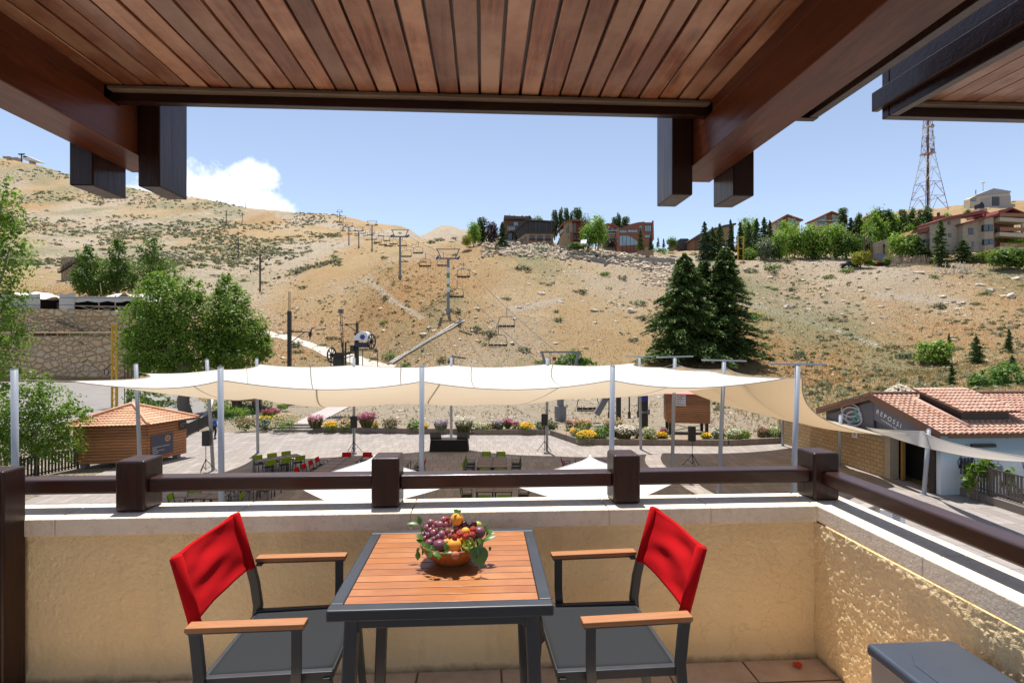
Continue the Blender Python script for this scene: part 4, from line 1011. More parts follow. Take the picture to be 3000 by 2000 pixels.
# lower left sets seen under the rail
for k in range(2): table(-13.3+.8*k,22.4,8,'%s table of the pair under the left stretch of rail'%('left','right')[k])
chair('green',-14.15,22.3,10,'green chair left of the pair under the left stretch of rail',GG); chair('green',-13.9,23.15,-60,'green chair behind the pair under the left stretch of rail',GG)
chair('green',-11.75,22.5,190,'green chair right of the pair under the left stretch of rail',GG)
for k in range(3): table(-13.1+.8*k,25.2,0,'%s table of the row hidden behind the left stretch of rail'%ORD[k])
for k in range(3): chair('green',-13.1+.85*k,24.3,95,'%s green chair of the row hidden behind the left stretch of rail'%ORD[k],GG)
# ---- umbrellas --------------------------------------------------------------------------------------
mt_umb=sailmat('white_umbrella_canvas',(.80,.77,.72),(.8,.7,.6),.25); mt_wht=M('white_painted_metal',(.75,.75,.73),.4)
def umbrella(label,px,py,d,half=2.55):
    ap=at(px,py,d); t_=thing('umbrella',label,'umbrella',(ap.x,ap.y,Z0),-TH,'white parasols below the balcony'); h=ap.z-Z0
    mb=MB(); rz=lambda s: h-.42*s**.62-.44*s
    n=10
    for k in range(4):
        a0_=k*PI/2; a1=a0_+PI/2
        def f(u,v,a0_=a0_,a1=a1):
            r_=half*(1-.04*math.sin(PI*u)*v)
            x=(math.cos(a0_)*(1-u)+math.cos(a1)*u)*r_*v; y=(math.sin(a0_)*(1-u)+math.sin(a1)*u)*r_*v
            return (x,y,rz(v)-.10*math.sin(PI*u)*v)
        mb.grid(f,8,n)
    o=mb.build('canopy',mt_umb,t_,smooth=True)
    uvl=o.data.uv_layers.new(name='UVMap')
    mb=MB()
    mb.tube([(0,0,0),(0,0,h+.04)],.035,12); mb.build('pole',mt_wht,t_,smooth=True)
    mb=MB(); mb.prismz([(-.45,-.45),(.45,-.45),(.45,.45),(-.45,.45)],0.004,.10); mb.build('base',mt_plant,t_,bevel=.02)
    for k in range(4):
        a=k*PI/2; mb=MB(); mb.bar((0,0,h-.08),(math.cos(a)*half*.97,math.sin(a)*half*.97,rz(.97)-.06),.025,.035); mb.build('rib',mt_wht,t_)
umbrella('white parasol below the balcony with its tip behind the second railing post',1097,1336,17.0,2.7)
umbrella('white parasol below the balcony with its tip left of the third railing post',1729,1336,17.0,2.7)
# ---- loudspeakers and stage -------------------------------------------------------------------------
mt_blk=M('black_plastic',(.010,.010,.011),.55,var=.1); mt_grille=M('black_grille',(.016,.016,.018),.6,var=.3,vs=60)
def speaker(label,px,pyt,pyb,d,h_=.66,w_=.42):
    l=(px-1500)/FL*d; zb=EYE+(HZ-pyb)*d/FL; zt=EYE+(HZ-pyt)*d/FL; h_=zt-zb
    st=thing('speaker_stand','black tripod stand of the loudspeaker '+label,'stand',cw(l,d,Z0+.004),-TH,'tripod loudspeaker stands')
    z=zb-Z0
    mb=MB(); mb.tube([(0,0,.12),(0,0,z-.004)],.018,8); mb.build('pole',mt_blk,st,smooth=True)
    mb=MB(); mb.tube([(0,0,.62),(0,0,.74)],.035,8); mb.build('collar',mt_blk,st)
    for k in range(3):
        a=k*2*PI/3+.5; mb=MB(); mb.bar((.02*math.cos(a),.02*math.sin(a),.68),(.55*math.cos(a),.55*math.sin(a),.012),.022,.03); mb.bar((.28*math.cos(a),.28*math.sin(a),.36),(0,0,.16),.012,.02); mb.build('leg',mt_blk,st)
    s=thing('loudspeaker','black loudspeaker '+label,'loudspeaker',cw(l,d,zb),-TH,'loudspeakers on the plaza')
    mb=MB(); mb.prismz([(-w_/2,-.05),(w_/2,-.05),(w_/2*.72,.34),(-w_/2*.72,.34)],0,h_); mb.build('cabinet',mt_blk,s,bevel=.02)
    mb=MB(); mb.grid(lambda u,v:(-w_/2*.9+u*w_*.9,-.055-.02*math.sin(PI*u),.02+v*(h_-.04)),10,2); mb.build('grille',mt_grille,s,smooth=True)
speaker('at the left of the plaza by the leaning pole',603,1262,1306,29.6)
speaker('before the flower planter left of centre',1036,1219,1253,35.0)
speaker('before the planter right of the stage table',1595,1212,1246,35.1)
speaker('standing before the hut on stilts',2028,1250,1292,31.0)
st=facing('stage_table','low table draped in black cloth with a grey top in front of the planter','table',1317,1006,35.6); st.location.z=Z0+.004
mt_cloth=M('black_cloth',(.006,.006,.007),.9,var=.4,vs=6,bump=.6,bs=9)
mb=MB()
def drape(u,v):
    per=[(-1.22,-.45),(1.22,-.45),(1.22,.45),(-1.22,.45),(-1.22,-.45)]
    k=min(3,int(u*4)); s=u*4-k; a=per[k]; b_=per[k+1]; x=a[0]+(b_[0]-a[0])*s; y=a[1]+(b_[1]-a[1])*s
    fl=1+.05*(1-v)+.012*math.sin(u*90)*(1-v); return (x*fl,y*fl,v*.78)
mb.grid(drape,96,4); mb.build('drape',mt_cloth,st,smooth=True)
mb=MB(); mb.box(-1.23,1.23,-.46,.46,.78,.81); mb.build('top',M('grey_table_top',(.16,.18,.19),.35),st,bevel=.01)
mb=MB(); mb.tube([(.55,.1,.81),(.55,.1,1.08)],.02,8); mb.sphere((.55,.1,1.1),.035,8,6); mb.build('microphone',mt_blk,st)
for sx_,lab in ((-1,'left'),(1,'right')):
    o=facing('stage_monitor','black wedge monitor speaker on the %s end of the draped table'%lab,'loudspeaker',1317+sx_*41,1006,35.5,'wedge monitors on the stage table',sx_*R(-12)); o.location.z=Z0+.815
    mb=MB(); mb.prismx([(-.33,0),(.25,0),(.28,.20),(.0,.44),(-.36,.16)],-.36,.36); mb.build('cabinet',mt_blk,o,bevel=.015)
    mb=MB(); mb.add([(-.32,-.345,.17),(.32,-.345,.17),(.32,-.02,.425),(-.32,-.02,.425)],[(0,1,2,3)]); q=mb.build('grille',mt_grille,o); q.location=(0,-.006,.006)
# flower beds are planted later
# ==== ski lifts ======================================================================================
def find_d(px,py,lo=46.0,hi=600.0):
    d=lo; prev=None
    while d<hi:
        y=HZ-(terr(px,d)-EYE)*FL/d
        if y<=py: return d
        d+=max(.4,d*.006)
    return hi
mt_galv=M('galvanised_steel',(.20,.205,.215),.5,.0,var=.2,vs=1.5); mt_lift=M('dark_lift_steel',(.032,.030,.030),.55,var=.2,vs=2); mt_cable=M('steel_cable',(.06,.06,.06),.5)
mt_white=M('white_panel',(.72,.72,.72),.5,var=.15,vs=2,dirt=.15); mt_blue=M('deep_blue_paint',(.02,.035,.16),.5); mt_green_s=M('green_sticker',(.10,.28,.04),.5); mt_navy=M('navy_paint',(.012,.018,.05),.45)
TW=[]
def tower(label,px,pyb,d,pyt,bands=False):
    b_=on(px,d,-.3); H=EYE+(HZ-pyt)*d/FL-b_.z; t_=thing('lift_tower',label,'lift tower',b_,-TH,'chairlift towers up the slope')
    hb=H-1.55; r=.26
    mb=MB(); mb.tube([(0,0,0),(0,0,.9),(0,0,.92),(0,0,hb)],[.42,.42,r,r*.85],14); mb.build('column',mt_galv,t_,smooth=False)
    mb=MB(); mb.bar((-1.55,0,hb),(1.55,0,hb),.22,.26); mb.build('crossarm',mt_galv,t_)
    mb=MB()
    for s in (-1,1): mb.bar((s*1.2,0,hb+.1),(s*1.85,0,H),.14,.16)
    mb.bar((-1.98,0,H),(1.98,0,H),.14,.14); mb.build('lifting_frame',mt_galv,t_)
    for s in (-1,1):
        mb=MB(); c=Vector((s*1.75,0,hb+.05)); mb.bar(c+Vector((-.25*0,-1.5,-.42)),c+Vector((0,1.5,.42)),.12,.22)
        for k in range(6):
            q=c+Vector((0,-1.35+.54*k,-.38+.151*k+.2)); mb.tube([q+Vector((-.05,0,0)),q+Vector((.05,0,0))],.2,10)
        mb.build('sheave_train',mt_lift,t_)
        mb=MB(); mb.bar((s*1.5,-1.4,hb-.55),(s*1.5,1.4,hb+.25),.4,.05); mb.build('catwalk',mt_galv,t_)
    if bands:
        for z,h_,m_ in ((hb*.74,.9,mt_white),(hb*.66,.5,mt_green_s),(hb*.54,1.0,mt_white),(hb*.49,.35,mt_green_s),(hb*.40,.8,mt_white)):
            mb=MB(); mb.tube([(0,0,z),(0,0,z+h_)],[r*1.0+.012,r*1.0+.010],14,False); mb.build('sticker_band',m_,t_)
    TW.append((t_,b_,hb,H,d)); return t_
T0=at(1642,1031,49)
gan=thing('lift_station_gantry','grey steel gantry of the lower chairlift station rising behind the shade sail','lift tower',on(1642,49,-.2),-TH)
gb_=wloc(gan); Hh=T0.z-gb_.z
mb=MB(); mb.tube([(0,0,0),(0,0,1.5),(0,0,1.52),(0,0,Hh-1.9)],[.55,.55,.32,.30],16); mb.build('column',mt_galv,gan)
mb=MB(); mb.bar((-1.35,0,Hh-1.95),(1.35,0,Hh-1.95),.2,.22); mb.build('crossarm',mt_galv,gan)
mb=MB()
for s in (-1,1): mb.bar((s*1.2,0,Hh-1.9),(s*1.72,0,Hh),.2,.22); mb.bar((s*.9,-.5,Hh-1.9),(s*1.0,-.2,Hh),.05)
mb.bar((-1.9,0,Hh),(1.9,0,Hh),.16,.16); mb.build('lifting_frame',mt_galv,gan)
for s in (-1,1):
    mb=MB(); c=Vector((s*1.5,0,Hh-1.75)); mb.bar(c+Vector((s*.9,-2.2,-.5)),c+Vector((-s*.5,2.2,.35)),.14,.3); 
    for k in range(8): q=c+Vector((s*(.85-.19*k),-2.0+.58*k,-.25+.11*k)); mb.tube([q+Vector((-.05,0,0)),q+Vector((.05,0,0))],.2,10)
    mb.build('sheave_train',mt_lift,gan)
mb=MB(); mb.box(-.75,-.40,-.13,-.11,Hh-.75,Hh-.45); mb.build('sign',M('red_sign',(.35,.03,.04),.5),gan)
tower('nearest chairlift tower with white and green sticker bands round its column',1313,916,88,730,True)
tower('tall grey chairlift tower second from the bottom of the line',1172,813,find_d(1172,813),673)
tower('grey chairlift tower third from the bottom of the line',1090,736,find_d(1090,736),648)
tower('thin grey chairlift tower just left of the third one, short against the slope',1051,727,find_d(1051,727),666)
tower('thin grey chairlift tower fifth from the bottom of the line',1022,719,find_d(1022,719),654)
tower('small chairlift tower below the summit hut',1005,677,find_d(1005,677),633)
tower('smallest chairlift tower on the skyline at the summit',995,650,min(470,find_d(995,650)),615)
def rp(i,s):
    t_,b_,hb,H,d=TW[i]; return b_+Vector((CS,-SN,0))*(1.75*s)+Vector((0,0,hb+.32))
ropes={}
for s,lab in ((-1,'left'),(1,'right')):
    st_=gb_+Vector((CS,-SN,0))*(1.5*s)+Vector((0,0,Hh-1.45)); pts=[st_]
    chainp=[st_]+[rp(i,s) for i in range(len(TW))]
    full=[]
    for a,b_ in zip(chainp[:-1],chainp[1:]):
        for k in range(8):
            q=k/8; full.append(a.lerp(b_,q)+Vector((0,0,-.018*(b_-a).length*4*q*(1-q))))
    full.append(chainp[-1]); ropes[s]=(chainp,full)
    mb=MB(); mb.tube(full,.032,5); o=mb.build('haul_rope',mt_cable,smooth=True); tag(o,'steel haul rope of the chairlift on the %s side of the towers'%lab,'cable')
def liftchair_proto():
    t_=thing('lift_chair','x','lift chair')
    mb=MB(); mb.tube([(0,.1,.0),(.05,.12,-.12),(.05,.12,-.95),(0,0,-1.1)],.04,8); mb.build('hanger',mt_lift,t_)
    mb=MB(); mb.tube([(-1.0,-.1,-2.45),(-1.06,-.05,-1.95),(-.9,0,-1.35),(-.75,0,-1.14),(0,0,-1.08),(.75,0,-1.14),(.9,0,-1.35),(1.06,-.05,-1.95),(1.0,-.1,-2.45)],.04,8); mb.build('frame',mt_lift,t_)
    mb=MB(); mb.bar((-1.0,-.2,-2.42),(1.0,-.2,-2.42),.46,.06); mb.build('seat',mt_blk,t_)
    mb=MB()
    for k in range(4): mb.box(-.98+.5*k,-.98+.5*k+.46,.0,.05,-2.36,-2.16)
    mb.build('backrest',mt_blk,t_)
    mb=MB(); mb.bar((-.95,-.42,-2.62),(.95,-.42,-2.62),.03)
    for x in (-.8,-.27,.27,.8): mb.bar((x,-.4,-2.44),(x,-.42,-2.62),.025)
    mb.build('footrest',mt_lift,t_)
    return t_
LC=liftchair_proto(); lcu=[False]
def lchair(p,label):
    o=LC if not lcu[0] else dup(LC); lcu[0]=True
    o.location=p; o.rotation_euler=(0,0,-TH); o['label']=label; o['group']='chairlift chairs hanging over the slope'
def along(s,seg,q):
    a,b_=ropes[s][0][seg],ropes[s][0][seg+1]; return a.lerp(b_,q)+Vector((0,0,-.018*(b_-a).length*4*q*(1-q)))
SEG=['between the station and the nearest tower','just above the nearest tower','between the second and third towers','near the third tower','beyond the third tower','high on the upper slope']
plan=[(1,0,[.45,.93]),(-1,0,[.30,.72]),(-1,1,[.22,.62]),(1,1,[.25,.75]),(-1,2,[.08,.26,.44,.62,.82]),(1,2,[.12,.34,.55,.78]),(-1,3,[.3,.8]),(1,3,[.3,.8]),(-1,4,[.5]),(1,4,[.5]),(-1,5,[.2,.4,.6,.8]),(1,5,[.2,.4,.6,.8])]
for s,seg,qs in plan:
    for i,q in enumerate(qs): lchair(along(s,seg,q),'%s empty lift chair on the %s rope %s'%(ORD[i],'left' if s<0 else 'right',SEG[seg]))
# ---- drag-lift poles on the left slope ---------------------------------------------------------------
def dragpole(label,px,pyb,pyt,pym,arms,d=None):
    d=d or find_d(px,pyb); b_=on(px,d,-.3); s_=d/FL; H=EYE+(HZ-pyt)*s_-b_.z; Hm=EYE+(HZ-pym)*s_-b_.z
    t_=thing('drag_lift_pole',label,'lift pole',b_,-TH,'old drag lift poles on the left slope'); r=max(.13,H*.017)
    mb=MB(); mb.box(-r,r,-r,r,0,H); mb.build('column',mt_lift,t_)
    mb=MB(); mb.tube([(-r*.4,0,H),(-r*.4,0,Hm)],r*.2,6); 
    if Hm-H>H*.2: mb.tube([(r*.4,0,H),(r*.4,0,Hm)],r*.2,6)
    mb.build('mast',mt_lift,t_)
    for (z,x) in arms:
        zz=H*z; L=x*H; mb=MB(); mb.bar((0,0,zz),(L,0,zz),r*.55); mb.bar((0,0,zz-abs(L)*.55),(L*.75,0,zz),r*.45)
        mb.bar((L,-.1,zz-.08*H),(L*1.08,.1,zz+.05*H),r*.5); mb.tube([(L*.97,0,zz-.02*H),(L*1.03,0,zz-.02*H)],.035*H,10); mb.build('arm',mt_lift,t_)
dragpole('tall dark drag lift pole with a wheel arm behind the white sail',848,1130,912,854,[(.78,.22)],58)
dragpole('dark drag lift pole with two arms in the middle of the left slope',762,855,750,719,[(.93,.24),(.6,-.26)])
dragpole('thin dark drag lift pole halfway up the left slope',698,759,696,676,[(.72,-.2)])
dragpole('small drag lift pole with a braced arm high on the left slope',663,661,617,613,[(.9,.35),(.55,-.18)])
dragpole('smallest drag lift pole near the skyline of the left slope',710,651,622,617,[(.75,.2),(.5,-.2)])
dragpole('pair of thin antenna masts on the left skyline',719,611,588,585,[(.6,.3),(.6,-.3)])
# ---- lower drive station of the old lift --------------------------------------------------------------
ds_=52.0; k_=ds_/FL; stn=facing('lift_drive_station','old black lift drive station with two bullwheels and a white hooded motor','lift station',1046,1207,ds_)
def sp_(px,py,y=0): return Vector(((px-1046)*k_,y,(1207-py)*k_))
def zq(x,y,yy=0): return sp_(900+x/6.272,850+y/6.272,yy)
mb=MB(); mb.bar(zq(895,1390)+Vector((0,0,-3.0)),zq(895,780),.24,.24,up=(0,1,0)); mb.bar(zq(935,1390)+Vector((0,0,-3.0)),zq(918,600),.22,.22,up=(0,1,0)); mb.build('main_column',mt_lift,stn)
mb=MB(); mb.bar(zq(720,630),zq(900,628),.09); mb.bar(zq(735,645),zq(900,745),.07); mb.tube([zq(720,630,-.15),zq(720,630,.15)],.11,10); mb.build('bracket_arm',mt_lift,stn)
mb=MB(); mb.tube([zq(612,440,-.1),zq(640,1060,-.1)],.032,6); mb.tube([zq(632,440,.1),zq(660,1060,.1)],.032,6); mb.bar(zq(630,490),zq(685,490),.05); mb.bar(zq(580,890),zq(640,915),.14); mb.build('floodlight_mast',mt_lift,stn)
mb=MB(); c=zq(620,385); mb.prism([(c.x-.20,c.z-.12),(c.x-.12,c.z-.25),(c.x+.18,c.z-.25),(c.x+.22,c.z+.2),(c.x-.2,c.z+.2)],-.2,.2); mb.bar(zq(548,400),zq(580,400),.06); mb.build('floodlight',M('grey_lamp_housing',(.10,.10,.11),.4),stn)
mb=MB()
for x in (655,705): mb.bar(zq(x,1400)+Vector((0,0,-2.6)),zq(x,950),.14,up=(0,1,0))
mb.build('rear_column',mt_lift,stn)
mb=MB(); pts=[(885,925),(900,850),(935,830),(960,800),(1050,757),(1110,765),(1140,800),(1155,945),(960,920)]
mb.prism([(zq(x,y).x,zq(x,y).z) for x,y in pts],-.75,.55); hd=mb.build('motor_hood',mt_white,stn,bevel=.04)
mb=MB(); c=zq(1055,862)
for j in range(6):
    a=j*PI/3; 
    pc_=c+Vector((math.cos(a)*.16,0,math.sin(a)*.16)); pts=[(pc_.x+.11*math.cos(q*PI/5),-.765,pc_.z+.11*math.sin(q*PI/5)) for q in range(10)]; mb.poly(pts)
mb.poly([(c.x+.1*math.cos(q*PI/5),-.766,c.z+.1*math.sin(q*PI/5)) for q in range(10)])
mb.build('flower_emblem',M('violet_blue_print',(.06,.05,.28),.6),hd)
mb=MB(); mb.box(zq(905,0).x,zq(1140,0).x,-.6,.5,zq(0,1050).z,zq(0,960).z); mb.build('motor',mt_navy,stn,bevel=.05)
def wheel(px_,py_,ry,tilt,nm):
    mb=MB(); c=zq(px_,py_); R_=ry*k_/6.272
    ax=Vector((math.cos(tilt),-math.sin(tilt),0)); u=Vector((math.sin(tilt),math.cos(tilt),0))
    ring=[c+u*(R_*math.cos(q*2*PI/28))+Vector((0,0,R_*math.sin(q*2*PI/28))) for q in range(29)]; mb.tube(ring,.075,8,False)
    for q in range(8):
        a=q*PI/4; mb.bar(c,c+u*(R_*math.cos(a))+Vector((0,0,R_*math.sin(a))),.07)
    mb.tube([c-ax*.15,c+ax*.15],.16,10); mb.build('bullwheel',mt_lift,stn)
wheel(1182,940,132,R(16),''); wheel(450,1190,135,R(14),'')
mb=MB(); ring=[zq(1075,1082)+Vector((math.cos(q*2*PI/24)*1.1,math.sin(q*2*PI/24)*.8,0)) for q in range(25)]; mb.tube(ring,.05,6,False); 
mb.prismz([(p.x,p.y) for p in ring[:-1]],ring[0].z-.16,ring[0].z-.10)
mb.tube([zq(1055,1090,-.7),zq(1055,1440,-.7)+Vector((0,0,-2.2))],.04,6); mb.tube([zq(1240,1085,-.1),zq(1290,1110,-.1),zq(1318,1460,-.1)+Vector((0,0,-2.2))],.04,6); mb.build('service_platform',mt_lift,stn)
mb=MB()
for dy in (-.5,.5):
    mb.bar(zq(455,1250,dy),zq(860,1110,dy),.07); mb.bar(zq(470,1330,dy),zq(870,1190,dy),.05); mb.bar(zq(500,1400,dy),zq(680,1330,dy),.05)
mb.bar(zq(560,1225),zq(870,1140),.7,.08)
for x,y0,y1 in ((430,1220,1420),(480,1250,1420),(785,1170,1390),(560,1200,1420)): mb.bar(zq(x,y0),zq(x,y1)+Vector((0,0,-2.2)),.05,up=(0,1,0))
mb.build('access_ramp',mt_lift,stn)
mb=MB(); mb.box(zq(495,0).x,zq(660,0).x,-.2,.4,zq(0,1400).z-1.2,zq(0,1160).z)
for q in range(6): mb.box(zq(520+22*q,0).x,zq(535+22*q,0).x,-.3,-.2,zq(0,1190+8*q).z-.25,zq(0,1160).z+.1)
mb.box(zq(810,0).x,zq(880,0).x,-.4,.4,zq(0,1120).z,zq(0,1010).z); mb.build('counterweight_box',mt_lift,stn)
# ---- chairlift loading area ---------------------------------------------------------------------------
ch=LC; o=dup(LC); o.location=at(1722,1123,47.5); o['label']='empty lift chair parked low at the lower station beneath the sail'; o['group']='chairlift chairs hanging over the slope'; o.rotation_euler=(0,0,-TH+.25)
lo_=facing('lift_loading_frame','dark steel posts and hanging rods of the chairlift loading station under the sail','lift station',1888,1252,44.6)
kk=44.6/FL
def lq(x,y,yy=0): return Vector(((1250+x/3.136-1888)*kk,yy,(1252-(1000+y/3.136))*kk))
for x,w_,y1 in ((2000,.52,1249),(1762,.36,1238)):
    mb=MB(); mb.bar(lq(x,790)+Vector((0,0,-.2)),lq(x,260),w_,.4,up=(0,1,0)); mb.build('post',mt_lift,lo_)
for x,yb in ((1668,705),(1852,700),(1935,690)):
    mb=MB(); mb.bar(lq(x,yb-60,-.4),lq(x,280,-.4),.10,up=(0,1,0)); mb.bar(lq(x,yb,-.4),lq(x,yb-60,-.4),.2,up=(0,1,0)); mb.build('hanging_rod',mt_lift,lo_)
mb=MB(); mb.bar(lq(1585,670,1.5)+Vector((0,0,-.2)),lq(1760,380,1.5),.5,.55,up=(0,1,0)); mb.build('inclined_strut',mt_galv,lo_)
mb=MB(); mb.bar(lq(1560,270,0),lq(2080,270,0),.35); mb.build('top_beam',mt_lift,lo_)
mb=MB(); c=lq(1992,520,-.27); mb.poly([(c.x+.28*math.cos(q*PI/8),c.y,c.z+.28*math.sin(q*PI/8)) for q in range(16)]); mb.build('round_sign',M('blue_sign',(.03,.05,.35),.5),lo_)
mb=MB(); mb.bar(lq(1965,648,-.3),lq(2035,640,-.3),.16); mb.tube([lq(2030,665,-.3),lq(2030,620,-.3)],.12,8); mb.build('barrier_arm',mt_galv,lo_)
# ---- concrete track and dirt track on the slope -------------------------------------------------------
def strip(name,mat,pts,w_,lift=.12,kind='structure'):
    cc=[]
    for px,py in pts:
        d=find_d(px,py); cc.append(((px-1500)/FL*d,d))
    cc=smooth(cc,6); vs=[];fs=[]; mb=MB()
    for i,(l,d) in enumerate(cc):
        a=Vector(cc[max(0,i-1)]); b_=Vector(cc[min(len(cc)-1,i+1)]); tt=(b_-a).normalized(); n=Vector((-tt.y,tt.x))
        ww=w_*(1+.35*mn.noise(Vector((i*.6,3,1))))
        for k in (-1,-.5,0,.5,1):
            q=Vector((l,d))+n*ww*.5*k; vs.append(cw(q.x,q.y,zr(q.x,q.y)+lift*(1-abs(k)*.6)))
        if i: fs += [((i-1)*5+k,(i-1)*5+k+1,i*5+k+1,i*5+k) for k in range(4)]
    mb.add(vs,fs); o=mb.build(name,mat,smooth=True); o['kind']=kind; return cc
mt_track=M('pale_gravel_track',(.52,.46,.40),.95,var=.5,vs=.8,bump=.6,bs=8)
strip('dirt_track',mt_track,[(770,972),(850,993),(930,1018),(1010,1048),(1090,1075),(1150,1083)],2.6,.16)
tr=thing('concrete_track','pale ladder like concrete track running diagonally up the slope','track',on(1145,find_d(1145,1067)))
dA=find_d(1145,1067); dB=find_d(1357,941); lA=(1145-1500)/FL*dA; lB=(1357-1500)/FL*dB
mt_conc=M('pale_concrete',(.74,.70,.64),.85,var=.2,vs=1.5)
pa=[];n_=26
for i in range(n_+1):
    q=i/n_; px=1145+(1357-1145)*q; py=1067+(941-1067)*q; d=find_d(px,py); pa.append(((px-1500)/FL*d,d,zr((px-1500)/FL*d,d)))
for _ in range(3):
    pa=[pa[0]]+[tuple((pa[i-1][k]+2*pa[i][k]+pa[i+1][k])/4 for k in range(3)) for i in range(1,n_)]+[pa[-1]]
tv=Vector((pa[-1][0]-pa[0][0],pa[-1][1]-pa[0][1])).normalized(); nv=Vector((-tv.y,tv.x))
for s in (-1,1):
    mb=MB(); pts=[cw(l+nv.x*.36*s,d+nv.y*.36*s,zr(l+nv.x*.36*s,d+nv.y*.36*s)*.5+z*.5+.15) for l,d,z in pa]; mb.path(pts,.10,.13,up=(0,0,1)); mb.build('kerb_rail',mt_conc,tr,world=True)
mb=MB()
for i in range(n_):
    for q in (0,.5):
        l,d,z=(pa[i][k]*(1-q)+pa[i+1][k]*q for k in range(3)); mb.bar(cw(l+nv.x*.34,d+nv.y*.34,z+.13),cw(l-nv.x*.34,d-nv.y*.34,z+.13),.22,.08)
o=mb.build('rungs',mt_conc,tr,world=True); 
# ---- things on the skyline ----------------------------------------------------------------------------
mt_hut=M('tan_stone_render',(.40,.31,.23),.9,var=.4,vs=.4)
def bx(name,parent,mat,x0,x1,y0,y1,z0,z1): mb=MB(); mb.box(x0,x1,y0,y1,z0,z1); return mb.build(name,mat,parent)
d=470; s=d/FL; o=facing('stone_hut','small stone hut on the summit beside the top lift tower','hut',987,643,d)
bx('wall',o,mt_hut,-14*s,16*s,0,8,-5,8*s); bx('turret',o,mt_hut,-14*s,-7*s,-.5,6,-5,16*s); bx('roof',o,mt_lift,-13*s,17*s,-.3,8.3,8*s+.01,9*s)
d=478; s=d/FL; o=facing('top_lift_station','white canopy of a lift station on the left skyline','lift station',92,478,d)
mb=MB(); mb.prism([(-18*s,8*s),(-17*s,16*s),(-12*s,21*s),(-4*s,18*s),(34*s,2*s),(33*s,0)],-3,3); mb.build('canopy',mt_white,o,bevel=.3)
bx('window',o,mt_navy,-15*s,-5*s,-3.1,-3.0,13*s,17*s); bx('support',o,mt_hut,-1*s,8*s,-2,2,-6,8*s)
o=facing('lift_tower','dark lift tower beside the white station on the left skyline','lift tower',63,474,d,'chairlift towers up the slope')
mb=MB(); mb.tube([(0,0,-4),(0,0,22*s)],.5,8); mb.build('column',mt_lift,o); mb=MB(); mb.bar((-10*s,0,23*s),(10*s,0,23*s),.6); mb.bar((-8*s,0,20*s),(8*s,0,20*s),.5); mb.build('crossarm',mt_lift,o)
for px,w_,h_,l in ((42,9,7,'right of the first'),(18,10,10,'farthest left')):
    o=facing('stone_hut','tiny concrete hut on the left skyline, %s'%l,'hut',px,469,d); bx('wall',o,mt_hut,-w_*s,w_*s,0,5,-6,h_*s); bx('roof',o,mt_white,-w_*s*1.05,w_*s*1.05,-.2,5.2,h_*s+.01,h_*s+.4)
# ==== buildings ======================================================================================
mt_winf=M('dark_window_frame',(.035,.022,.018),.5); mt_glass=glassmat('window_glass',(.035,.05,.065),.08); mt_pane=glassmat('pale_window_glass',(.22,.32,.36),.1)
def log_mat(name,a,b_,axis='x'): return wood(name,a,b_,None,axis,.5,.6,.2,.18,.3)
mt_log=log_mat('brown_log_siding',(.40,.185,.078),(.26,.11,.046)); mt_logy=log_mat('brown_log_siding_side',(.40,.185,.078),(.26,.11,.046),'y'); mt_logd=wood('log_siding_front',(.24,.105,.046),(.15,.062,.027),None,'x',.5,.6,.2,.18,.3)
def logwall(mb,x0,x1,y,z0,z1,n,depth=.05,axis='x',sgn=-1):
    h=(z1-z0)/n
    for i in range(n):
        prof_=[(y,z0+i*h+.004),(y+sgn*depth*.75,z0+i*h+h*.18),(y+sgn*depth,z0+i*h+h*.5),(y+sgn*depth*.75,z0+i*h+h*.82),(y,z0+(i+1)*h-.004)]
        if axis=='x': mb.prismx(prof_,x0,x1)
        else:
            a,b_=x0,x1
            vs=[(yy,a,zz) for yy,zz in prof_]+[(yy,b_,zz) for yy,zz in prof_]; m_=len(prof_)
            mb.add(vs,[tuple(range(m_)),tuple(range(2*m_-1,m_-1,-1))]+[(k,k+m_,(k+1)%m_+m_,(k+1)%m_) for k in range(m_)])
def tilegrid(mb,A,B,Cc,D,ncol,nrow,amp=.045,step=.035,tri=False,apex=None):
    """wavy tiles on the roof plane A(left eave) B(right eave) C(right ridge) D(left ridge)"""
    A,B,Cc,D=map(Vector,(A,B,Cc,D)); n=(B-A).cross(D-A).normalized()
    if n.z<0: n=-n
    for r in range(nrow):
        def f(u,v,r=r):
            q=(r+v*1.08)/nrow; q=min(q,1.0)
            p=A.lerp(B,u).lerp(D.lerp(Cc,u),q)
            ph=u*ncol*2*PI
            if tri:
                wd=(B-A).length*u+ (0); x_=(p-A).dot((B-A).normalized()); ph=x_/((B-A).length/ncol)*2*PI
            return p+n*(amp*abs(math.cos(ph/2))+step*(1-v)*(1 if q<1 else .3))
        mb.grid(f,ncol*8,1)
# ---- kiosk of logs, left of the plaza ----------------------------------------------------------------
dK=31.0; kb=gz(431,1363.5); 
kio=thing('log_kiosk','brown log kiosk with an orange tiled pyramid roof left of the plaza','kiosk',(kb.x,kb.y,Z0),-TH+R(0))
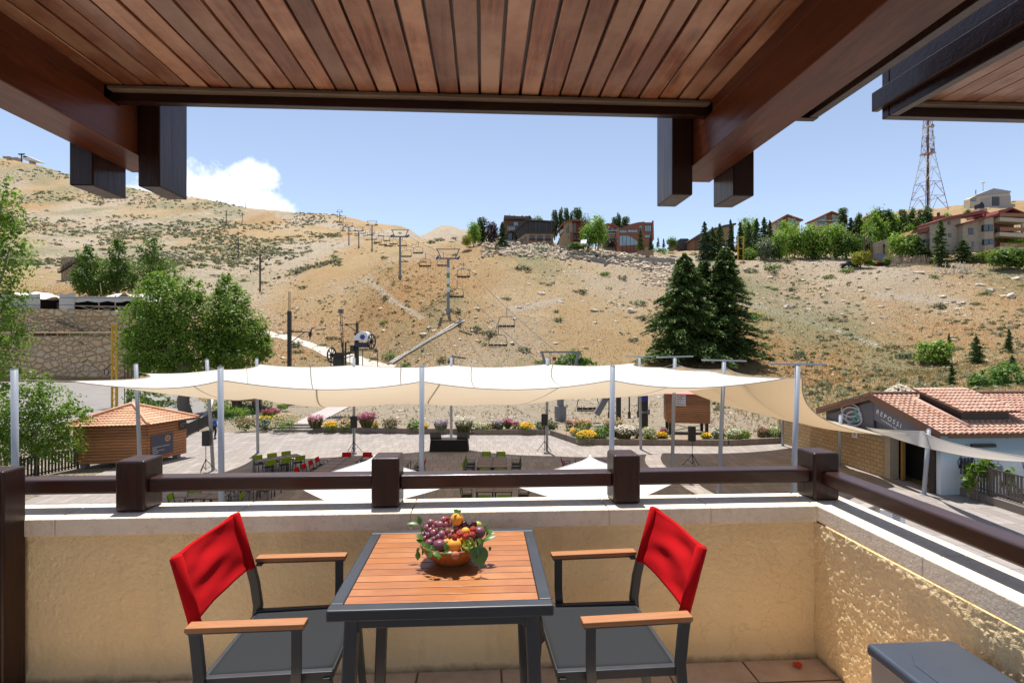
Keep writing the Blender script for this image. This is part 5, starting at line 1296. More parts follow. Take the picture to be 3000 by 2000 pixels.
# local frame: corner at origin, long wall runs left, short wall runs away to the right
ku=Vector((-3.72,-.75,0)); kv=Vector((.75,2.5,0)); kz0,kz1=.22,2.5
uu=ku.normalized(); vv=kv.normalized()
def kwall(o_,dirv,L,n,nrm,mat,name):
    mb=MB(); h=(kz1-kz0)/n
    for i in range(n):
        z=kz0+i*h; pr=[(0,z+.004),(.045,z+h*.16),(.062,z+h*.5),(.045,z+h*.84),(0,z+h-.004)]
        vs=[o_+nrm*a+Vector((0,0,zz)) for a,zz in pr]+[o_+dirv*L+nrm*a+Vector((0,0,zz)) for a,zz in pr]; m_=5
        mb.add(vs,[tuple(range(m_)),tuple(range(2*m_-1,m_-1,-1))]+[(k,k+m_,(k+1)%m_+m_,(k+1)%m_) for k in range(m_)])
    return mb.build(name,mat,kio,smooth=False)
nu_=Vector((uu.y,-uu.x,0)); nu_= nu_ if nu_.y<0 else -nu_
nv_=Vector((vv.y,-vv.x,0)); nv_= nv_ if nv_.x>0 else -nv_
kwall(Vector((0,0,0)),uu,ku.length,13,nu_,mt_log,'log_wall'); kwall(Vector((0,0,0)),vv,kv.length,13,nv_,mt_logy,'log_wall'); kwall(kv,uu,ku.length,13,-nu_,mt_log,'log_wall'); kwall(ku,vv,kv.length,13,-nv_,mt_logy,'log_wall')
mb=MB(); mb.prismz([tuple(p.xy) for p in (Vector((0,0,0)),kv,ku+kv,ku)],kz0,kz1-.01); mb.build('core',mt_winf,kio)
for p in (uu*.3+vv*.3,ku-uu*.3+vv*.3,kv-vv*.3+uu*.3,ku+kv-uu*.3-vv*.3):
    mb=MB(); mb.box(p.x-.16,p.x+.16,p.y-.16,p.y+.16,0,kz0); mb.build('foot',mt_galv,kio)
def rooftile(name,c1,c2,c3,cs_=9):
    m,t,b=newmat(name); co_=objco(t)
    n=t.noise(co_,1.7,6,.65); n2=t.noise(co_,cs_,4,.7)
    g=t.new('ShaderNodeNewGeometry').outputs['Random Per Island']
    c=t.mix(t.ramp(t.math('ADD',t.math('MULTIPLY',n,.6),t.math('MULTIPLY',g,.4)),[(.3,0),(.7,1)]),c1,c2); c=t.mix(t.ramp(n2,[(.5,0),(.72,1)]),c,c3)
    t.link(c,b.inputs['Base Color']); b.inputs['Roughness'].default_value=.7; return m
mt_otile=rooftile('orange_clay_tiles',(.56,.26,.13),(.64,.38,.24),(.46,.19,.09))
ov=.42; apx=ku*.5+kv*.5+Vector((0,0,kz1+1.02))
e=[-uu*ov-vv*ov, ku+uu*ov-vv*ov, ku+kv+uu*ov+vv*ov, kv-uu*ov+vv*ov]; e=[p+Vector((0,0,kz1-.06)) for p in e]
for k in range(4):
    a,b_=e[k],e[(k+1)%4]; mb=MB(); n=(b_-a).cross(apx-a).normalized(); n= n if n.z>0 else -n
    L=(b_-a).length; ax=(b_-a).normalized(); rows=9
    for r in range(rows):
        def f(u,v,r=r,a=a,b_=b_,n=n,ax=ax):
            q=min(1,(r+v*1.1)/rows); p=a.lerp(b_,u).lerp(apx,q); x_=(p-a).dot(ax)
            return p+n*(.035*(.5+.5*math.cos(x_/.21*2*PI))+.03*(1-v))
        mb.grid(f,150,1)
    mb.build('roof_face',mt_otile,kio)
for k in range(4):
    mb=MB(); pts=[e[k].lerp(apx,q/10)+Vector((0,0,.06)) for q in range(11)]; mb.tube(pts,.085,8); mb.build('hip_tile',mt_otile,kio,smooth=True)
mb=MB(); mb.prismz([tuple(p.xy) for p in (e[0],e[3],e[2],e[1])],kz1-.12,kz1-.065); mb.build('eave_board',mt_logd,kio)
def text(name,body,size,mat,parent,loc,rot,align='LEFT',ext=.003,label=None):
    cu=bpy.data.curves.new(name,'FONT'); cu.body=body; cu.size=size; cu.extrude=ext; cu.align_x=align
    o=bpy.data.objects.new(name+'_c',cu); COL.objects.link(o)
    dg=bpy.context.evaluated_depsgraph_get(); me=bpy.data.meshes.new_from_object(o.evaluated_get(dg)); bpy.data.objects.remove(o)
    me.name=name; ob=bpy.data.objects.new(name,me); COL.objects.link(ob); me.materials.clear(); me.materials.append(mat); ob.parent=parent; ob.location=loc; ob.rotation_euler=rot
    return ob
mt_ink=M('white_lettering',(.72,.72,.72),.6); mt_gold=M('gold_lettering',(.55,.33,.08),.5); mt_slate=M('slate_blue_banner',(.055,.055,.095),.6,var=.2,vs=2)
yawv=math.atan2(vv.y,vv.x)
bn=thing('banner','dark blue notice banner with a gold flower emblem on the kiosk wall','banner',Vector((kb.x,kb.y,Z0)),-TH)
def kw(a,z,off=.075): return vv*a+nv_*off+Vector((0,0,z))
mb=MB(); mb.add([kw(.17,.50),kw(1.62,.50),kw(1.62,1.72),kw(.17,1.72),kw(.17,.50,.10),kw(1.62,.50,.10),kw(1.62,1.72,.10),kw(.17,1.72,.10)],[(4,5,6,7),(0,1,5,4),(1,2,6,5),(2,3,7,6),(3,0,4,7),(3,2,1,0)]); mb.build('cloth',mt_slate,bn)
for i,s_ in enumerate(("LE SKI HORS-PISTE EST STRICTEMENT","INTERDIT","OFF-PISTE SKI IS STRICTLY","FORBIDDEN")):
    text('lettering',s_,.068,mt_ink,bn,kw(.25,.98-.115*i,.104),(R(90),0,yawv))
mb=MB()
for j in range(8):
    a=j*PI/4; c=kw(1.25+.15*math.cos(a),1.42+.15*math.sin(a),.105)
    mb.poly([c+vv*(.05*math.cos(q*PI/4))+Vector((0,0,.05*math.sin(q*PI/4))) for q in range(8)])
c=kw(1.25,1.42,.105); mb.poly([c+vv*(.05*math.cos(q*PI/4))+Vector((0,0,.05*math.sin(q*PI/4))) for q in range(8)]); mb.build('flower_emblem',mt_gold,bn)
sg_=thing('sign_board','small dark notice board under the right eave of the kiosk','sign',Vector((kb.x,kb.y,Z0)),-TH)
mb=MB(); mb.add([kw(2.05,1.78,.08),kw(2.55,1.78,.08),kw(2.55,2.36,.08),kw(2.05,2.36,.08),kw(2.05,1.78,.11),kw(2.55,1.78,.11),kw(2.55,2.36,.11),kw(2.05,2.36,.11)],[(4,5,6,7),(0,1,5,4),(1,2,6,5),(2,3,7,6),(3,0,4,7),(3,2,1,0)]); mb.build('board',mt_winf,sg_)
mt_ink2=M('grey_lettering',(.4,.4,.38),.6)
for i,s_ in enumerate(("VENTE DES","SKI PASS")): text('lettering',s_,.075,mt_ink2,sg_,kw(2.09,2.12-.15*i,.114),(R(90),0,yawv))
# ---- slatted fences ----------------------------------------------------------------------------------
mt_fence=M('dark_fence_timber',(.035,.032,.030),.7,var=.3,vs=3)
def slatfence(label,a,b_,h=1.1,gap=.16,zoff=0,mat=None,slat=.09):
    a=Vector(a); b_=Vector(b_); t_=thing('slat_fence',label,'fence',a); L=(b_-a).length; n=int(L/gap); dv=(b_-a)/n
    mb=MB()
    for i in range(n+1):
        p=a+dv*i; mb.bar(p+Vector((0,0,.06)),p+Vector((0,0,h)),slat,.025,up=tuple(Vector((-dv.y,dv.x,0)).normalized()))
    o=mb.build('slats',mat or mt_fence,t_,world=True); 
    for z in (.2,h-.03): 
        mb=MB(); mb.bar(a+Vector((0,0,z)),b_+Vector((0,0,z)),.045,.06); mb.build('rail',mat or mt_fence,t_,world=True)
    for i in range(0,n+1,max(1,n//max(1,int(L/2.4)))):
        p=a+dv*i; mb=MB(); mb.bar(p,p+Vector((0,0,h+.06)),.09,up=(0,1,0)); mb.build('fence_post',mat or mt_fence,t_,world=True)
slatfence('dark slatted fence from the far left bush to the log kiosk',gz(60,1408),gz(228,1372),1.15)
slatfence('dark slatted fence between the log kiosk and the big tree',gz(548,1280.5),gz(612,1248),1.05)
# ---- yellow pylon and lattice post ---------------------------------------------------------------------
mt_yel=M('yellow_painted_steel',(.58,.34,.012),.5,var=.25,vs=1.5); mt_rust=M('rusty_steel',(.12,.055,.03),.8,var=.4,vs=4)
dY=59.0; sY=dY/FL; o=facing('power_pylon','tall yellow steel power pylon behind the log kiosk','pylon',335,1196,dY)
Hp=248*sY
mb=MB()
for x in (-.26,.26): mb.bar((x,0,-.2),(x*.85,0,Hp),.24 if x>0 else .16,.16,up=(0,1,0))
for k in range(14): mb.bar((-.26 if k%2 else .26,0,k*Hp/14),(.26 if k%2 else -.26,0,(k+1)*Hp/14),.06)
mb.build('lattice_column',mt_yel,o)
for z,L in ((240,1.0),(212,1.0),(180,1.0)): mb=MB(); mb.bar((0,0,z*sY),(-L,0,z*sY-.12),.07); mb.build('crossarm',mt_yel,o)
mb=MB()
ring=[Vector((-.8+.25*math.cos(q*PI/8),-.1,112*sY-.2+.35*math.sin(q*PI/8))) for q in range(17)]; mb.tube(ring,.05,6); mb.tube([(-.75,-.1,116*sY),(-.5,-.1,126*sY),(-.2,-.1,130*sY)],.04,6); mb.build('cable_coil',mt_blk,o)
o=facing('lattice_post','short rusty lattice post right of the yellow pylon','post',375,1196,56)
H_=126*56/FL; mb=MB()
for x in (-.22,.22):
    for y in (-.2,.2): mb.bar((x,y,-.2),(x,y,H_),.06,up=(0,1,0))
for k in range(9):
    for y in (-.2,.2): mb.bar((-.22 if k%2 else .22,y,k*H_/9),(.22 if k%2 else -.22,y,(k+1)*H_/9),.045)
mb.build('lattice',mt_rust,o)
for k,(a,b_) in enumerate(((at(60,1000,75),at(335,1100,59)),(at(30,985,75),at(400,1105,59)))):
    mb=MB(); mb.tube([a.lerp(b_,q/8)+Vector((0,0,-.9*4*q/8*(1-q/8))) for q in range(9)],.03,5); tag(mb.build('power_cable',mt_cable),'thin power cable from the left trees to the yellow pylon, %s one'%('lower','upper')[k],'cable','power cables in front of the stone wall')
# ---- stone retaining walls and the tent ----------------------------------------------------------------
def stonemat(name,c1,c2,mort,sc,wx=1.4,smooth=.06,rx=.9):
    m,t,b=newmat(name); co_=objco(t)
    dn=t.new('ShaderNodeTexNoise',i_Scale=.5); t.link(co_,dn.inputs['Vector'])
    va=t.new('ShaderNodeVectorMath',operation='MULTIPLY_ADD'); t.link(dn.outputs['Color'],va.inputs[0]); va.inputs[1].default_value=(.7,.7,.7); t.link(co_,va.inputs[2])
    v=t.vscale(va.outputs[0],(1/wx,.01,1))
    vo=t.new('ShaderNodeTexVoronoi',feature='DISTANCE_TO_EDGE',i_Scale=sc,i_Randomness=rx); t.link(v,vo.inputs['Vector'])
    v2=t.new('ShaderNodeTexVoronoi',feature='F1',i_Scale=sc,i_Randomness=rx); t.link(v,v2.inputs['Vector'])
    sp=t.new('ShaderNodeSeparateColor'); t.link(v2.outputs['Color'],sp.inputs[0])
    e_=t.ramp(vo.outputs['Distance'],[(smooth*.35,0),(smooth,1)])
    c=t.mix(sp.outputs[0],c1,c2); c=t.mix(t.math('MULTIPLY',t.ramp(t.noise(co_,2.2,7,.7),[(.45,0),(.75,1)]),.5),c,tuple(k*.45 for k in c1))
    c=t.mix(e_,mort,c); t.link(c,b.inputs['Base Color']); b.inputs['Roughness'].default_value=.9; b.inputs['Specular IOR Level'].default_value=.15
    bp=t.new('ShaderNodeBump',i_Strength=1,i_Distance=.25); h=t.math('ADD',t.math('MULTIPLY',t.ramp(vo.outputs['Distance'],[(0,0),(.18,1)]),1.0),t.math('MULTIPLY',t.noise(co_,5,5),.35)); t.link(h,bp.inputs['Height']); t.link(bp.outputs[0],b.inputs['Normal'])
    return m
mt_rub=stonemat('rubble_stone',(.52,.37,.215),(.57,.44,.29),(.14,.095,.06),1.15,1.45,.03); mt_rub2=stonemat('small_rubble_stone',(.50,.385,.25),(.56,.45,.32),(.15,.11,.08),1.6,1.4,.05)
def rwall(label,d,pts,mat,thick=1.4,name='retaining_wall'):
    t_=facing(name,label,'wall',0,1006,d); z=t_.location.z; t_.location=at(200,1006,d)
    o_=(200-1500)/FL*d
    poly=[((px-1500)/FL*d-o_,(HZ-py)*d/FL) for px,py in pts]; mb=MB(); n=40
    mb.prism(poly,0,thick); mb.build('masonry',mat,t_); return t_
rwall('big rubble stone retaining wall behind the road at far left',88.2,[(-900,1140),(-900,983),(60,983),(415,986),(440,1020),(455,1120),(455,1140)],mt_rub,1.7)
rwall('upper rubble stone retaining wall under the striped tent',93.6,[(-900,1000),(-900,905),(40,903),(405,910),(425,975),(425,1000)],mt_rub,1.6)
# lavender strip and rail on the ledge
mt_log2=wood('weathered_poles',(.42,.32,.22),(.30,.22,.15),None,'x',.5,.7,.2,.2,.3)
tf=facing('timber_rail','pale timber handrail along the ledge between the two stone walls','railing',200,974,90.2); sT=90.2/FL
mb=MB(); mb.tube([(-330*sT,0,(974-974)*sT),(160*sT,0,0)],.09,8); mb.build('handrail',mt_log2,tf)
for k in range(14): mb=MB(); mb.tube([((-320+36*k)*sT,0,0),((-320+36*k)*sT,0,-1.0)],.07,6); mb.build('rail_post',mt_log2,tf)
# stairs in the left of the upper wall
stp=facing('stone_stairs','sloping stone stairs with a timber handrail climbing to the tent at far left','stairs',130,972,92.4); s9=92.4/FL
mb=MB()
for k in range(12): mb.box((34-8*k)*s9,(42-8*k)*s9+4,-.2-.02*k,1.1,-.3,(1.6+3.2*k)*s9)
mb.build('steps',mt_rub2,stp)
mb=MB(); mb.tube([(46*s9,-.4,15*s9),(-58*s9,-.4,41*s9)],.09,8); mb.tube([(33*s9,-.4,2*s9),(-30*s9,-.4,26*s9)],.06,6)
for k in range(3): mb.tube([((34-42*k)*s9,-.4,-1*s9),((34-42*k)*s9,-.4,(18+11*k)*s9)],.1,6)
mb.build('handrail',mt_log2,stp)
# tent
mt_tent,t,b=newmat('striped_tent_wool'); co_=objco(t); s_=t.new('ShaderNodeSeparateXYZ'); t.link(co_,s_.inputs[0])
st1=t.ramp(t.math('FRACT',t.math('MULTIPLY',s_.outputs[2],.78)),[(.0,0),(.70,0),(.72,1),(.80,1),(.82,0)])
c=t.mix(st1,(.50,.48,.45),(.10,.10,.11)); c=t.mix(t.math('MULTIPLY',t.noise(co_,1.2,6,.7),.5),c,(.36,.34,.31)); t.link(c,b.inputs['Base Color']); b.inputs['Roughness'].default_value=.95
mt_tentr=M('bleached_tent_roof',(.68,.64,.57),.95,var=.35,vs=.5,bump=.3,bs=3)
dT=96.5; sT=dT/FL; tn=facing('striped_tent','long low striped wool tent on the stone terrace at far left','tent',200,912,dT)
def tp(px,py,y=0): return Vector(((px-200)*sT,y,(912-py)*sT))
rid=[(0,860,),(40,848),(82,852),(115,862),(160,866),(205,866),(250,863),(297,853),(330,861),(355,861),(385,850),(410,860),(440,868)]
mb=MB()
def roof_(u,v):
    k=u*(len(rid)-1); i=min(len(rid)-2,int(k)); q=k-i; a,b_=rid[i],rid[i+1]; px=a[0]+(b_[0]-a[0])*q; py=a[1]+(b_[1]-a[1])*(q*q*(3-2*q))
    sag=math.sin(PI*v)*.35
    return tp(px,py+ (1-v)*(14 if px>200 else 10)+4*math.sin(px*.09)*(1-v) ,-2.2+v*6.5)+Vector((0,0,-sag))
mb.grid(roof_,72,10); mb.build('roof_cloth',mt_tentr,tn,smooth=True)
mb=MB()
def cl_(u,v):
    px=20+u*128; return tp(px,914-v*(914-862-6*math.sin(u*3)),-2.1+.25*math.sin(u*22)*(.3+.7*(1-v)))
mb.grid(cl_,40,6); mb.build('side_cloth',mt_tent,tn,smooth=True)
mb=MB()
def fl_(u,v):
    px=207+u*44+v*0-(1-v)*0; return tp(px-(1-v)*2,922-(1-abs(2*u-1))*-6-v*(922-860+ (u)*0),-2.4-.5*math.sin(PI*u))
mb.grid(fl_,14,10); mb.build('door_flap',mt_tent,tn,smooth=True)
mb=MB()
def va_(u,v):
    px=235+u*205; k=5*abs(math.sin(px*.055)); return tp(px,872+12-v*12+k*(1-v)*.9,-2.25+.1*math.sin(px*.3))
mb.grid(va_,60,4); mb.build('valance',mt_tent,tn,smooth=True)
mb=MB(); mb.add([tp(15,914,3.5),tp(425,914,3.5),tp(425,868,3.5),tp(15,866,3.5)],[(0,1,2,3)]); mb.add([tp(15,913.5,-1.5),tp(425,913.5,-1.5),tp(425,913.5,3.5),tp(15,913.5,3.5)],[(0,1,2,3)]); mb.build('back_cloth',M('dark_tent_lining',(.035,.028,.022),.95),tn)
mb=MB(); mb.add([tp(152,905,1.0),tp(196,905,1.0),tp(196,884,1.0),tp(152,884,1.0)],[(0,1,2,3)]); mb.build('hanging',M('patterned_hanging',(.35,.24,.12),.9,var=.9,vs=1.2,col2=(.05,.03,.02)),tn)
for px in (245,315,362,410):
    mb=MB(); mb.tube([tp(px,916,-2.0),tp(px,868,-2.0)],.11,8); mb.build('tent_pole',mt_log2,tn)
mb=MB(); mb.tube([tp(250,898,-2.15),tp(440,902,-2.15)],.10,8)
for a,b_ in ((263,315),(315,362),(362,410)): mb.tube([tp(a,899,-2.15),tp(b_,916,-2.15)],.07,6); mb.tube([tp(a,916,-2.15),tp(b_,901,-2.15)],.07,6)
mb.build('railing',mt_log2,tn)
for px,py in ((78,846),(297,851)): mb=MB(); mb.tube([tp(px,py+6,0),tp(px-4,py-22,0)],.06,6); mb.build('roof_spar',mt_log2,tn)
# stone outbuilding with stairs above the tent
dO=150; so_=dO/FL; d0=find_d(215,822); so_=d0/FL; ob=facing('stone_outbuilding','small grey stone outbuilding with dark timber stairs on the left slope','building',215,824,d0)
mb=MB(); mb.box(-36*so_,20*so_,0,5,-3,72*so_); mb.build('wall',mt_rub2,ob)
mb=MB(); mb.bar((-40*so_,-.4,24*so_),(18*so_,-.4,58*so_),.9,.16); mb.bar((-40*so_,-.8,33*so_),(4*so_,-.8,60*so_),.1); mb.bar((-40*so_,-.8,28*so_),(4*so_,-.8,55*so_),.1); mb.bar((4*so_,-.8,60*so_),(20*so_,-.8,60*so_),.1)
for k in range(6): mb.bar(((-38+8*k)*so_,-.8,(24+5*k)*so_),((-38+8*k)*so_,-.8,(35+5*k)*so_),.08,up=(0,1,0))
mb.build('timber_stairs',mt_winf,ob)
# ---- huts on stilts -------------------------------------------------------------------------------------
mt_pink=M('faded_red_sheet',(.62,.18,.17),.55,var=.2,vs=1.5)
def hut(label,px,pyb,d,wf,ws,h,lift,roofmat,tilt=R(6)):
    o=facing('ticket_hut',label,'hut',px,pyb,d,None,tilt)
    n=int(h/.165)
    for y_,g_ in ((0,-1),(ws,1)): mb=MB(); logwall(mb,0,wf,y_,lift,lift+h,n,sgn=g_); mb.build('log_wall',mt_log,o)
    for x_,g_ in ((0,-1),(wf,1)): mb=MB(); logwall(mb,0,ws,x_,lift,lift+h,n,axis='y',sgn=g_); mb.build('log_wall',mt_logy,o)
    mb=MB(); mb.box(.01,wf-.01,.01,ws-.01,lift+.01,lift+h); mb.build('core',mt_winf,o)
    mb=MB(); mb.add([(-.25,-.3,lift+h-.02),(wf+.25,-.3,lift+h-.02),(wf+.25,ws/2,lift+h+.75),(-.25,ws/2,lift+h+.75),(wf+.25,ws+.3,lift+h-.02),(-.25,ws+.3,lift+h-.02)],[(0,1,2,3),(3,2,4,5)]); mb.build('roof',roofmat,o,solid=.06)
    mb=MB(); mb.prismx([(0,lift+h),(ws,lift+h),(ws/2,lift+h+.70)],.0,.04); mb.prismx([(0,lift+h),(ws,lift+h),(ws/2,lift+h+.70)],wf-.04,wf); mb.build('gable',mt_winf,o)
    for x in (.2,wf-.2):
        for y in (.2,ws-.2):
            mb=MB(); mb.prismx([(y-.15,-.15),(y+.15,-.15),(y+.22,lift),(y-.22,lift)],x-.1,x+.1); mb.build('stilt',mt_winf,o)
    mb=MB(); mb.bar((.2,.2,.1),(wf-.2,.25,lift-.05),.04); mb.bar((wf-.2,.2,.1),(.2,.25,lift-.05),.04); mb.build('brace',mt_lift,o)
    return o
h1=hut('brown log hut on stilts with a faded red roof right of centre',1956,1268,41.4,3.15,2.6,2.3,.8,mt_pink,R(-10))
mb=MB(); mb.box(-.075,-.06,.5,1.4,.95,2.75); q=mb.build('door',mt_logd,h1)
sb=thing('direction_signs','stack of five white arrow signs on the front of the stilted hut','sign',wloc(h1),-TH+R(-10))
for k in range(5):
    mb=MB(); z=2.88-k*.18; mb.prism([(.62,z),(1.35,z),(1.35,z+.13),(.62,z+.13),(.55,z+.065)],-.13,-.10); q=mb.build('arrow_board',mt_white,sb)
    text('lettering',("PISTE ROUGE","TELESIEGE","PISTE VERTE","REFUGE","ECOLE DE SKI")[k],.085,mt_navy,q,(.68,-.132,z+.035),(R(90),0,0))
hut('small brown log hut on dark stilts at the left end of the flower bed',676,1198,53,2.35,2.0,1.7,.75,mt_otile,R(6))
# ---- restaurant at right --------------------------------------------------------------------------------
mt_block=brickmat('tan_stone_blocks',(.50,.36,.20),(.40,.28,.155),(.20,.145,.09),.46,.23,.018,.5,.5,.85,'yz',.35)
mt_brownf=M('brown_fascia_metal',(.12,.050,.028),.5,var=.3,vs=2)
BX0=21.6; Ya,Yb=23.9,32.3; EZ=Z0+3.02; YR=28.06; RZ=Z0+4.35
rs_=thing('restaurant','low stone restaurant with a tiled roof and dark shop sign at right','building',(BX0,Yb,Z0))
mb=MB(); mb.prismx([(27.4,Z0-.1),(37.6,Z0-.1),(37.6,Z0+2.35),(27.4,Z0+2.35)],BX0,BX0+.4); mb.build('stone_wall',mt_block,rs_,world=True)
mb=MB(); mb.prismx([(Ya+.3,Z0+2.351),(Yb,Z0+2.351),(Yb,EZ-.05),(YR,RZ-.12),(Ya+.3,EZ-.08)],BX0+.05,BX0+.35); mb.build('gable_panel',M('charcoal_blue_panel',(.05,.052,.07),.5),rs_,world=True)
mb=MB(); mb.box(BX0+1.6,BX0+16,Ya+.35,Yb-.1,Z0-.1,EZ-.1); mb.build('core',M('dark_interior',(.02,.018,.016),.9),rs_,world=True)
mt_br=M('beige_render',(.40,.33,.24),.85)
for a_ in ((BX0+.02,BX0+.5,27.0,27.4),(BX0+1.2,BX0+1.59,Ya+.5,25.3)): mb=MB(); mb.box(*a_,Z0,Z0+2.35); mb.build('door_reveal',mt_br,rs_,world=True)
mt_of=M('ochre_door_frame',(.45,.24,.06),.6)
for a_ in ((BX0+.6,BX0+.75,26.85,26.99),(BX0+.9,BX0+1.05,25.35,25.5)): mb=MB(); mb.box(*a_,Z0,Z0+2.3); mb.build('door_jamb',mt_of,rs_,world=True)
mb=MB(); mb.box(BX0+.02,BX0+1.2,Ya+.0+.36,Ya+.66,Z0,Z0+2.35); mb.build('dark_pier',mt_winf,rs_,world=True)
# roof: individual barrel tiles
mt_btile=rooftile('weathered_barrel_tiles',(.44,.22,.145),(.50,.33,.245),(.30,.175,.13),7)
def barrel(mb,A,B,D,ncol,nrow,jit=.02,seed=1):
    A=Vector(A);ax=Vector(B)-A;ay=Vector(D)-A; n=ax.cross(ay).normalized(); n=n if n.z>0 else -n; rr=random.Random(seed)
    wx=ax/ncol; wy=ay/nrow; ux=wx.normalized(); r=wx.length*.36
    for i in range(ncol):
        for j in range(nrow):
            o_=A+wx*(i+.5)+wy*j+ux*rr.uniform(-jit,jit); vs=[]
            for e_,lift,rad in ((-.10,.055,r*1.05),(1.02,.0,r*.86)):
                for k in range(7):
                    a=PI*k/6; vs.append(o_+wy*e_+ux*(rad*math.cos(a))+n*(lift+rad*.85*math.sin(a)))
            mb.add(vs,[(k,k+1,k+8,k+7) for k in range(6)]+[tuple(range(6,-1,-1))])
            o2=o_+wx*.5; vs=[]
            for e_,lift in ((-.06,.03),(1.02,.0)):
                for k in range(5):
                    a=PI+PI*k/4; vs.append(o2+wy*e_+ux*(r*.75*math.cos(a))+n*(lift+.03+r*.5*math.sin(a)*.5))
            mb.add(vs,[(k,k+1,k+6,k+5) for k in range(4)])
XE=BX0+16
mb=MB(); barrel(mb,(BX0-.28,Ya-.32,EZ-.07),(XE,Ya-.32,EZ-.07),(BX0-.28,YR,RZ),58,15); mb.build('roof_front',mt_btile,rs_,world=True)
mb=MB(); barrel(mb,(XE,Yb+.4,EZ-.07),(BX0-.28,Yb+.4,EZ-.07),(XE,YR,RZ),58,12,seed=2); mb.build('roof_back',mt_btile,rs_,world=True)
mb=MB(); mb.add([(BX0-.28,Ya-.3,EZ-.10),(XE,Ya-.3,EZ-.10),(XE,YR,RZ-.03),(BX0-.28,YR,RZ-.03)],[(0,1,2,3)]); mb.add([(BX0-.28,Yb+.4,EZ-.10),(XE,Yb+.4,EZ-.10),(XE,YR,RZ-.03),(BX0-.28,YR,RZ-.03)],[(0,1,2,3)]); mb.build('roof_boards',mt_brownf,rs_,world=True,solid=.05)
mb=MB()
mb.prismx([(Ya-.36,EZ-.34),(YR,RZ-.26),(Yb+.42,EZ-.34),(Yb+.42,EZ+.06),(YR,RZ+.14),(Ya-.36,EZ+.06)],BX0-.34,BX0-.29); mb.build('barge_board',mt_brownf,rs_,world=True)
mb=MB(); mb.tube([(BX0-.3,YR,RZ+.08),(XE,YR,RZ+.08)],.12,8); mb.build('ridge_cap',mt_brownf,rs_,world=True)
mb=MB(); mb.box(BX0+.1,XE,Ya-.345,Ya-.325,EZ-.25,EZ-.06); mb.build('gutter',mt_brownf,rs_,world=True)
# raised roof vent
lx0,lx1=23.6,26.1; vy0=24.9; vy1=27.4
def rz_(y): return EZ-.07+(RZ-EZ+.07)*(y-(Ya-.32))/(YR-Ya+.32)
vz0=rz_(vy0)+.55; vz1=RZ+.40
mb=MB(); mb.prismx([(vy0,rz_(vy0)),(vy1,rz_(vy1)),(vy1,vz1-.04),(vy0,vz0-.04)],lx0,lx1); mb.build('vent_box',mt_winf,rs_,world=True)
mb=MB(); barrel(mb,(lx0-.25,vy0-.35,vz0-.05),(lx1+.25,vy0-.35,vz0-.05),(lx0-.25,vy1+.2,vz1),13,8,seed=5); mb.build('vent_roof',mt_btile,rs_,world=True)
mb=MB(); mb.add([(lx0-.27,vy0-.36,vz0-.08),(lx1+.27,vy0-.36,vz0-.08),(lx1+.27,vy1+.2,vz1-.03),(lx0-.27,vy1+.2,vz1-.03)],[(0,1,2,3)]); mb.build('vent_boards',mt_brownf,rs_,world=True,solid=.04)
for x in (lx0-.35,lx1+.35):
    mb=MB(); mb.tube([(x,vy0-.75,rz_(vy0-.75)+.1),(x,vy1,rz_(vy1)+.1)],.12,8); mb.build('edge_tile',mt_btile,rs_,world=True,smooth=True)
# shop sign
sn=thing('shop_sign','dark slate shop sign with ring picture and white lettering on the restaurant gable','sign',(BX0-.02,YR,Z0+2.4))
mt_sign=M('slate_sign_face',(.055,.057,.085),.45,var=.25,vs=.6)
def gzl(y): return (RZ-.30)-(RZ-.30-(EZ-.36))*abs(y-YR)/(YR-Ya if y<YR else Yb-YR)
mb=MB(); mb.prismx([(YR+.02,Z0+2.42),(31.6,Z0+2.42),(31.9,gzl(31.9)),(YR+.02,gzl(YR)-.02)],BX0-.06,BX0+.03); mb.build('picture_panel',mt_sign,sn,world=True)
mb=MB(); mb.prismx([(Ya+.2,Z0+2.20),(25.6,Z0+2.45),(YR-.02,gzl(YR)-1.05),(YR-.02,gzl(YR)-.02),(Ya+.2,gzl(Ya+.2))],BX0-.07,BX0+.03); mb.build('name_panel',M('slate_name_panel',(.075,.078,.115),.45,var=.2,vs=.6),sn,world=True)
slope=math.atan2(RZ-EZ,YR-Ya)
rot=Matrix.Rotation(-PI/2,4,'Z')@Matrix.Rotation(PI/2,4,'X')
def gtext(body,size,y,z,ang,mat,sp=1.0):
    o=text('lettering',body,size,mat,sn,(0,0,0),(0,0,0),ext=.004); o.data.transform(Matrix.Rotation(ang,4,'Z'))
    o.data.transform(rot); o.location=Vector((BX0-.08,y,z))-Vector(sn.location); return o
gtext('R E P O S S I',.345,27.88,gzl(27.88)-.60,-slope*1.0,mt_ink)
gtext('PLACE VENDOME . PARIS',.10,27.5,gzl(27.5)-.80,-slope,mt_ink)
mt_silver=M('silver_print',(.42,.42,.45),.35); mt_teal=M('teal_print',(.02,.20,.19),.4)
for k,(yc,zc,a,b2) in enumerate(((29.9,Z0+3.28,.75,.34),(29.8,Z0+3.05,.78,.40),(29.6,Z0+2.84,.62,.36))):
    mb=MB(); ring=[Vector((BX0-.085,yc+a*math.cos(q*PI/16)*.95+.25*math.sin(q*PI/16),zc+b2*math.sin(q*PI/16)-.18*math.cos(q*PI/16))) for q in range(33)]; mb.tube(ring,.055,6,False); mb.build('ring_print',mt_silver,sn,world=True)
mb=MB()
for y,z in ((29.4,Z0+3.25),(29.5,Z0+2.75),(29.2,Z0+2.98)): mb.poly([(BX0-.15,y+.17*math.cos(q*PI/4),z+.15*math.sin(q*PI/4)) for q in range(8)])
mb.build('stone_print',mt_teal,sn,world=True)
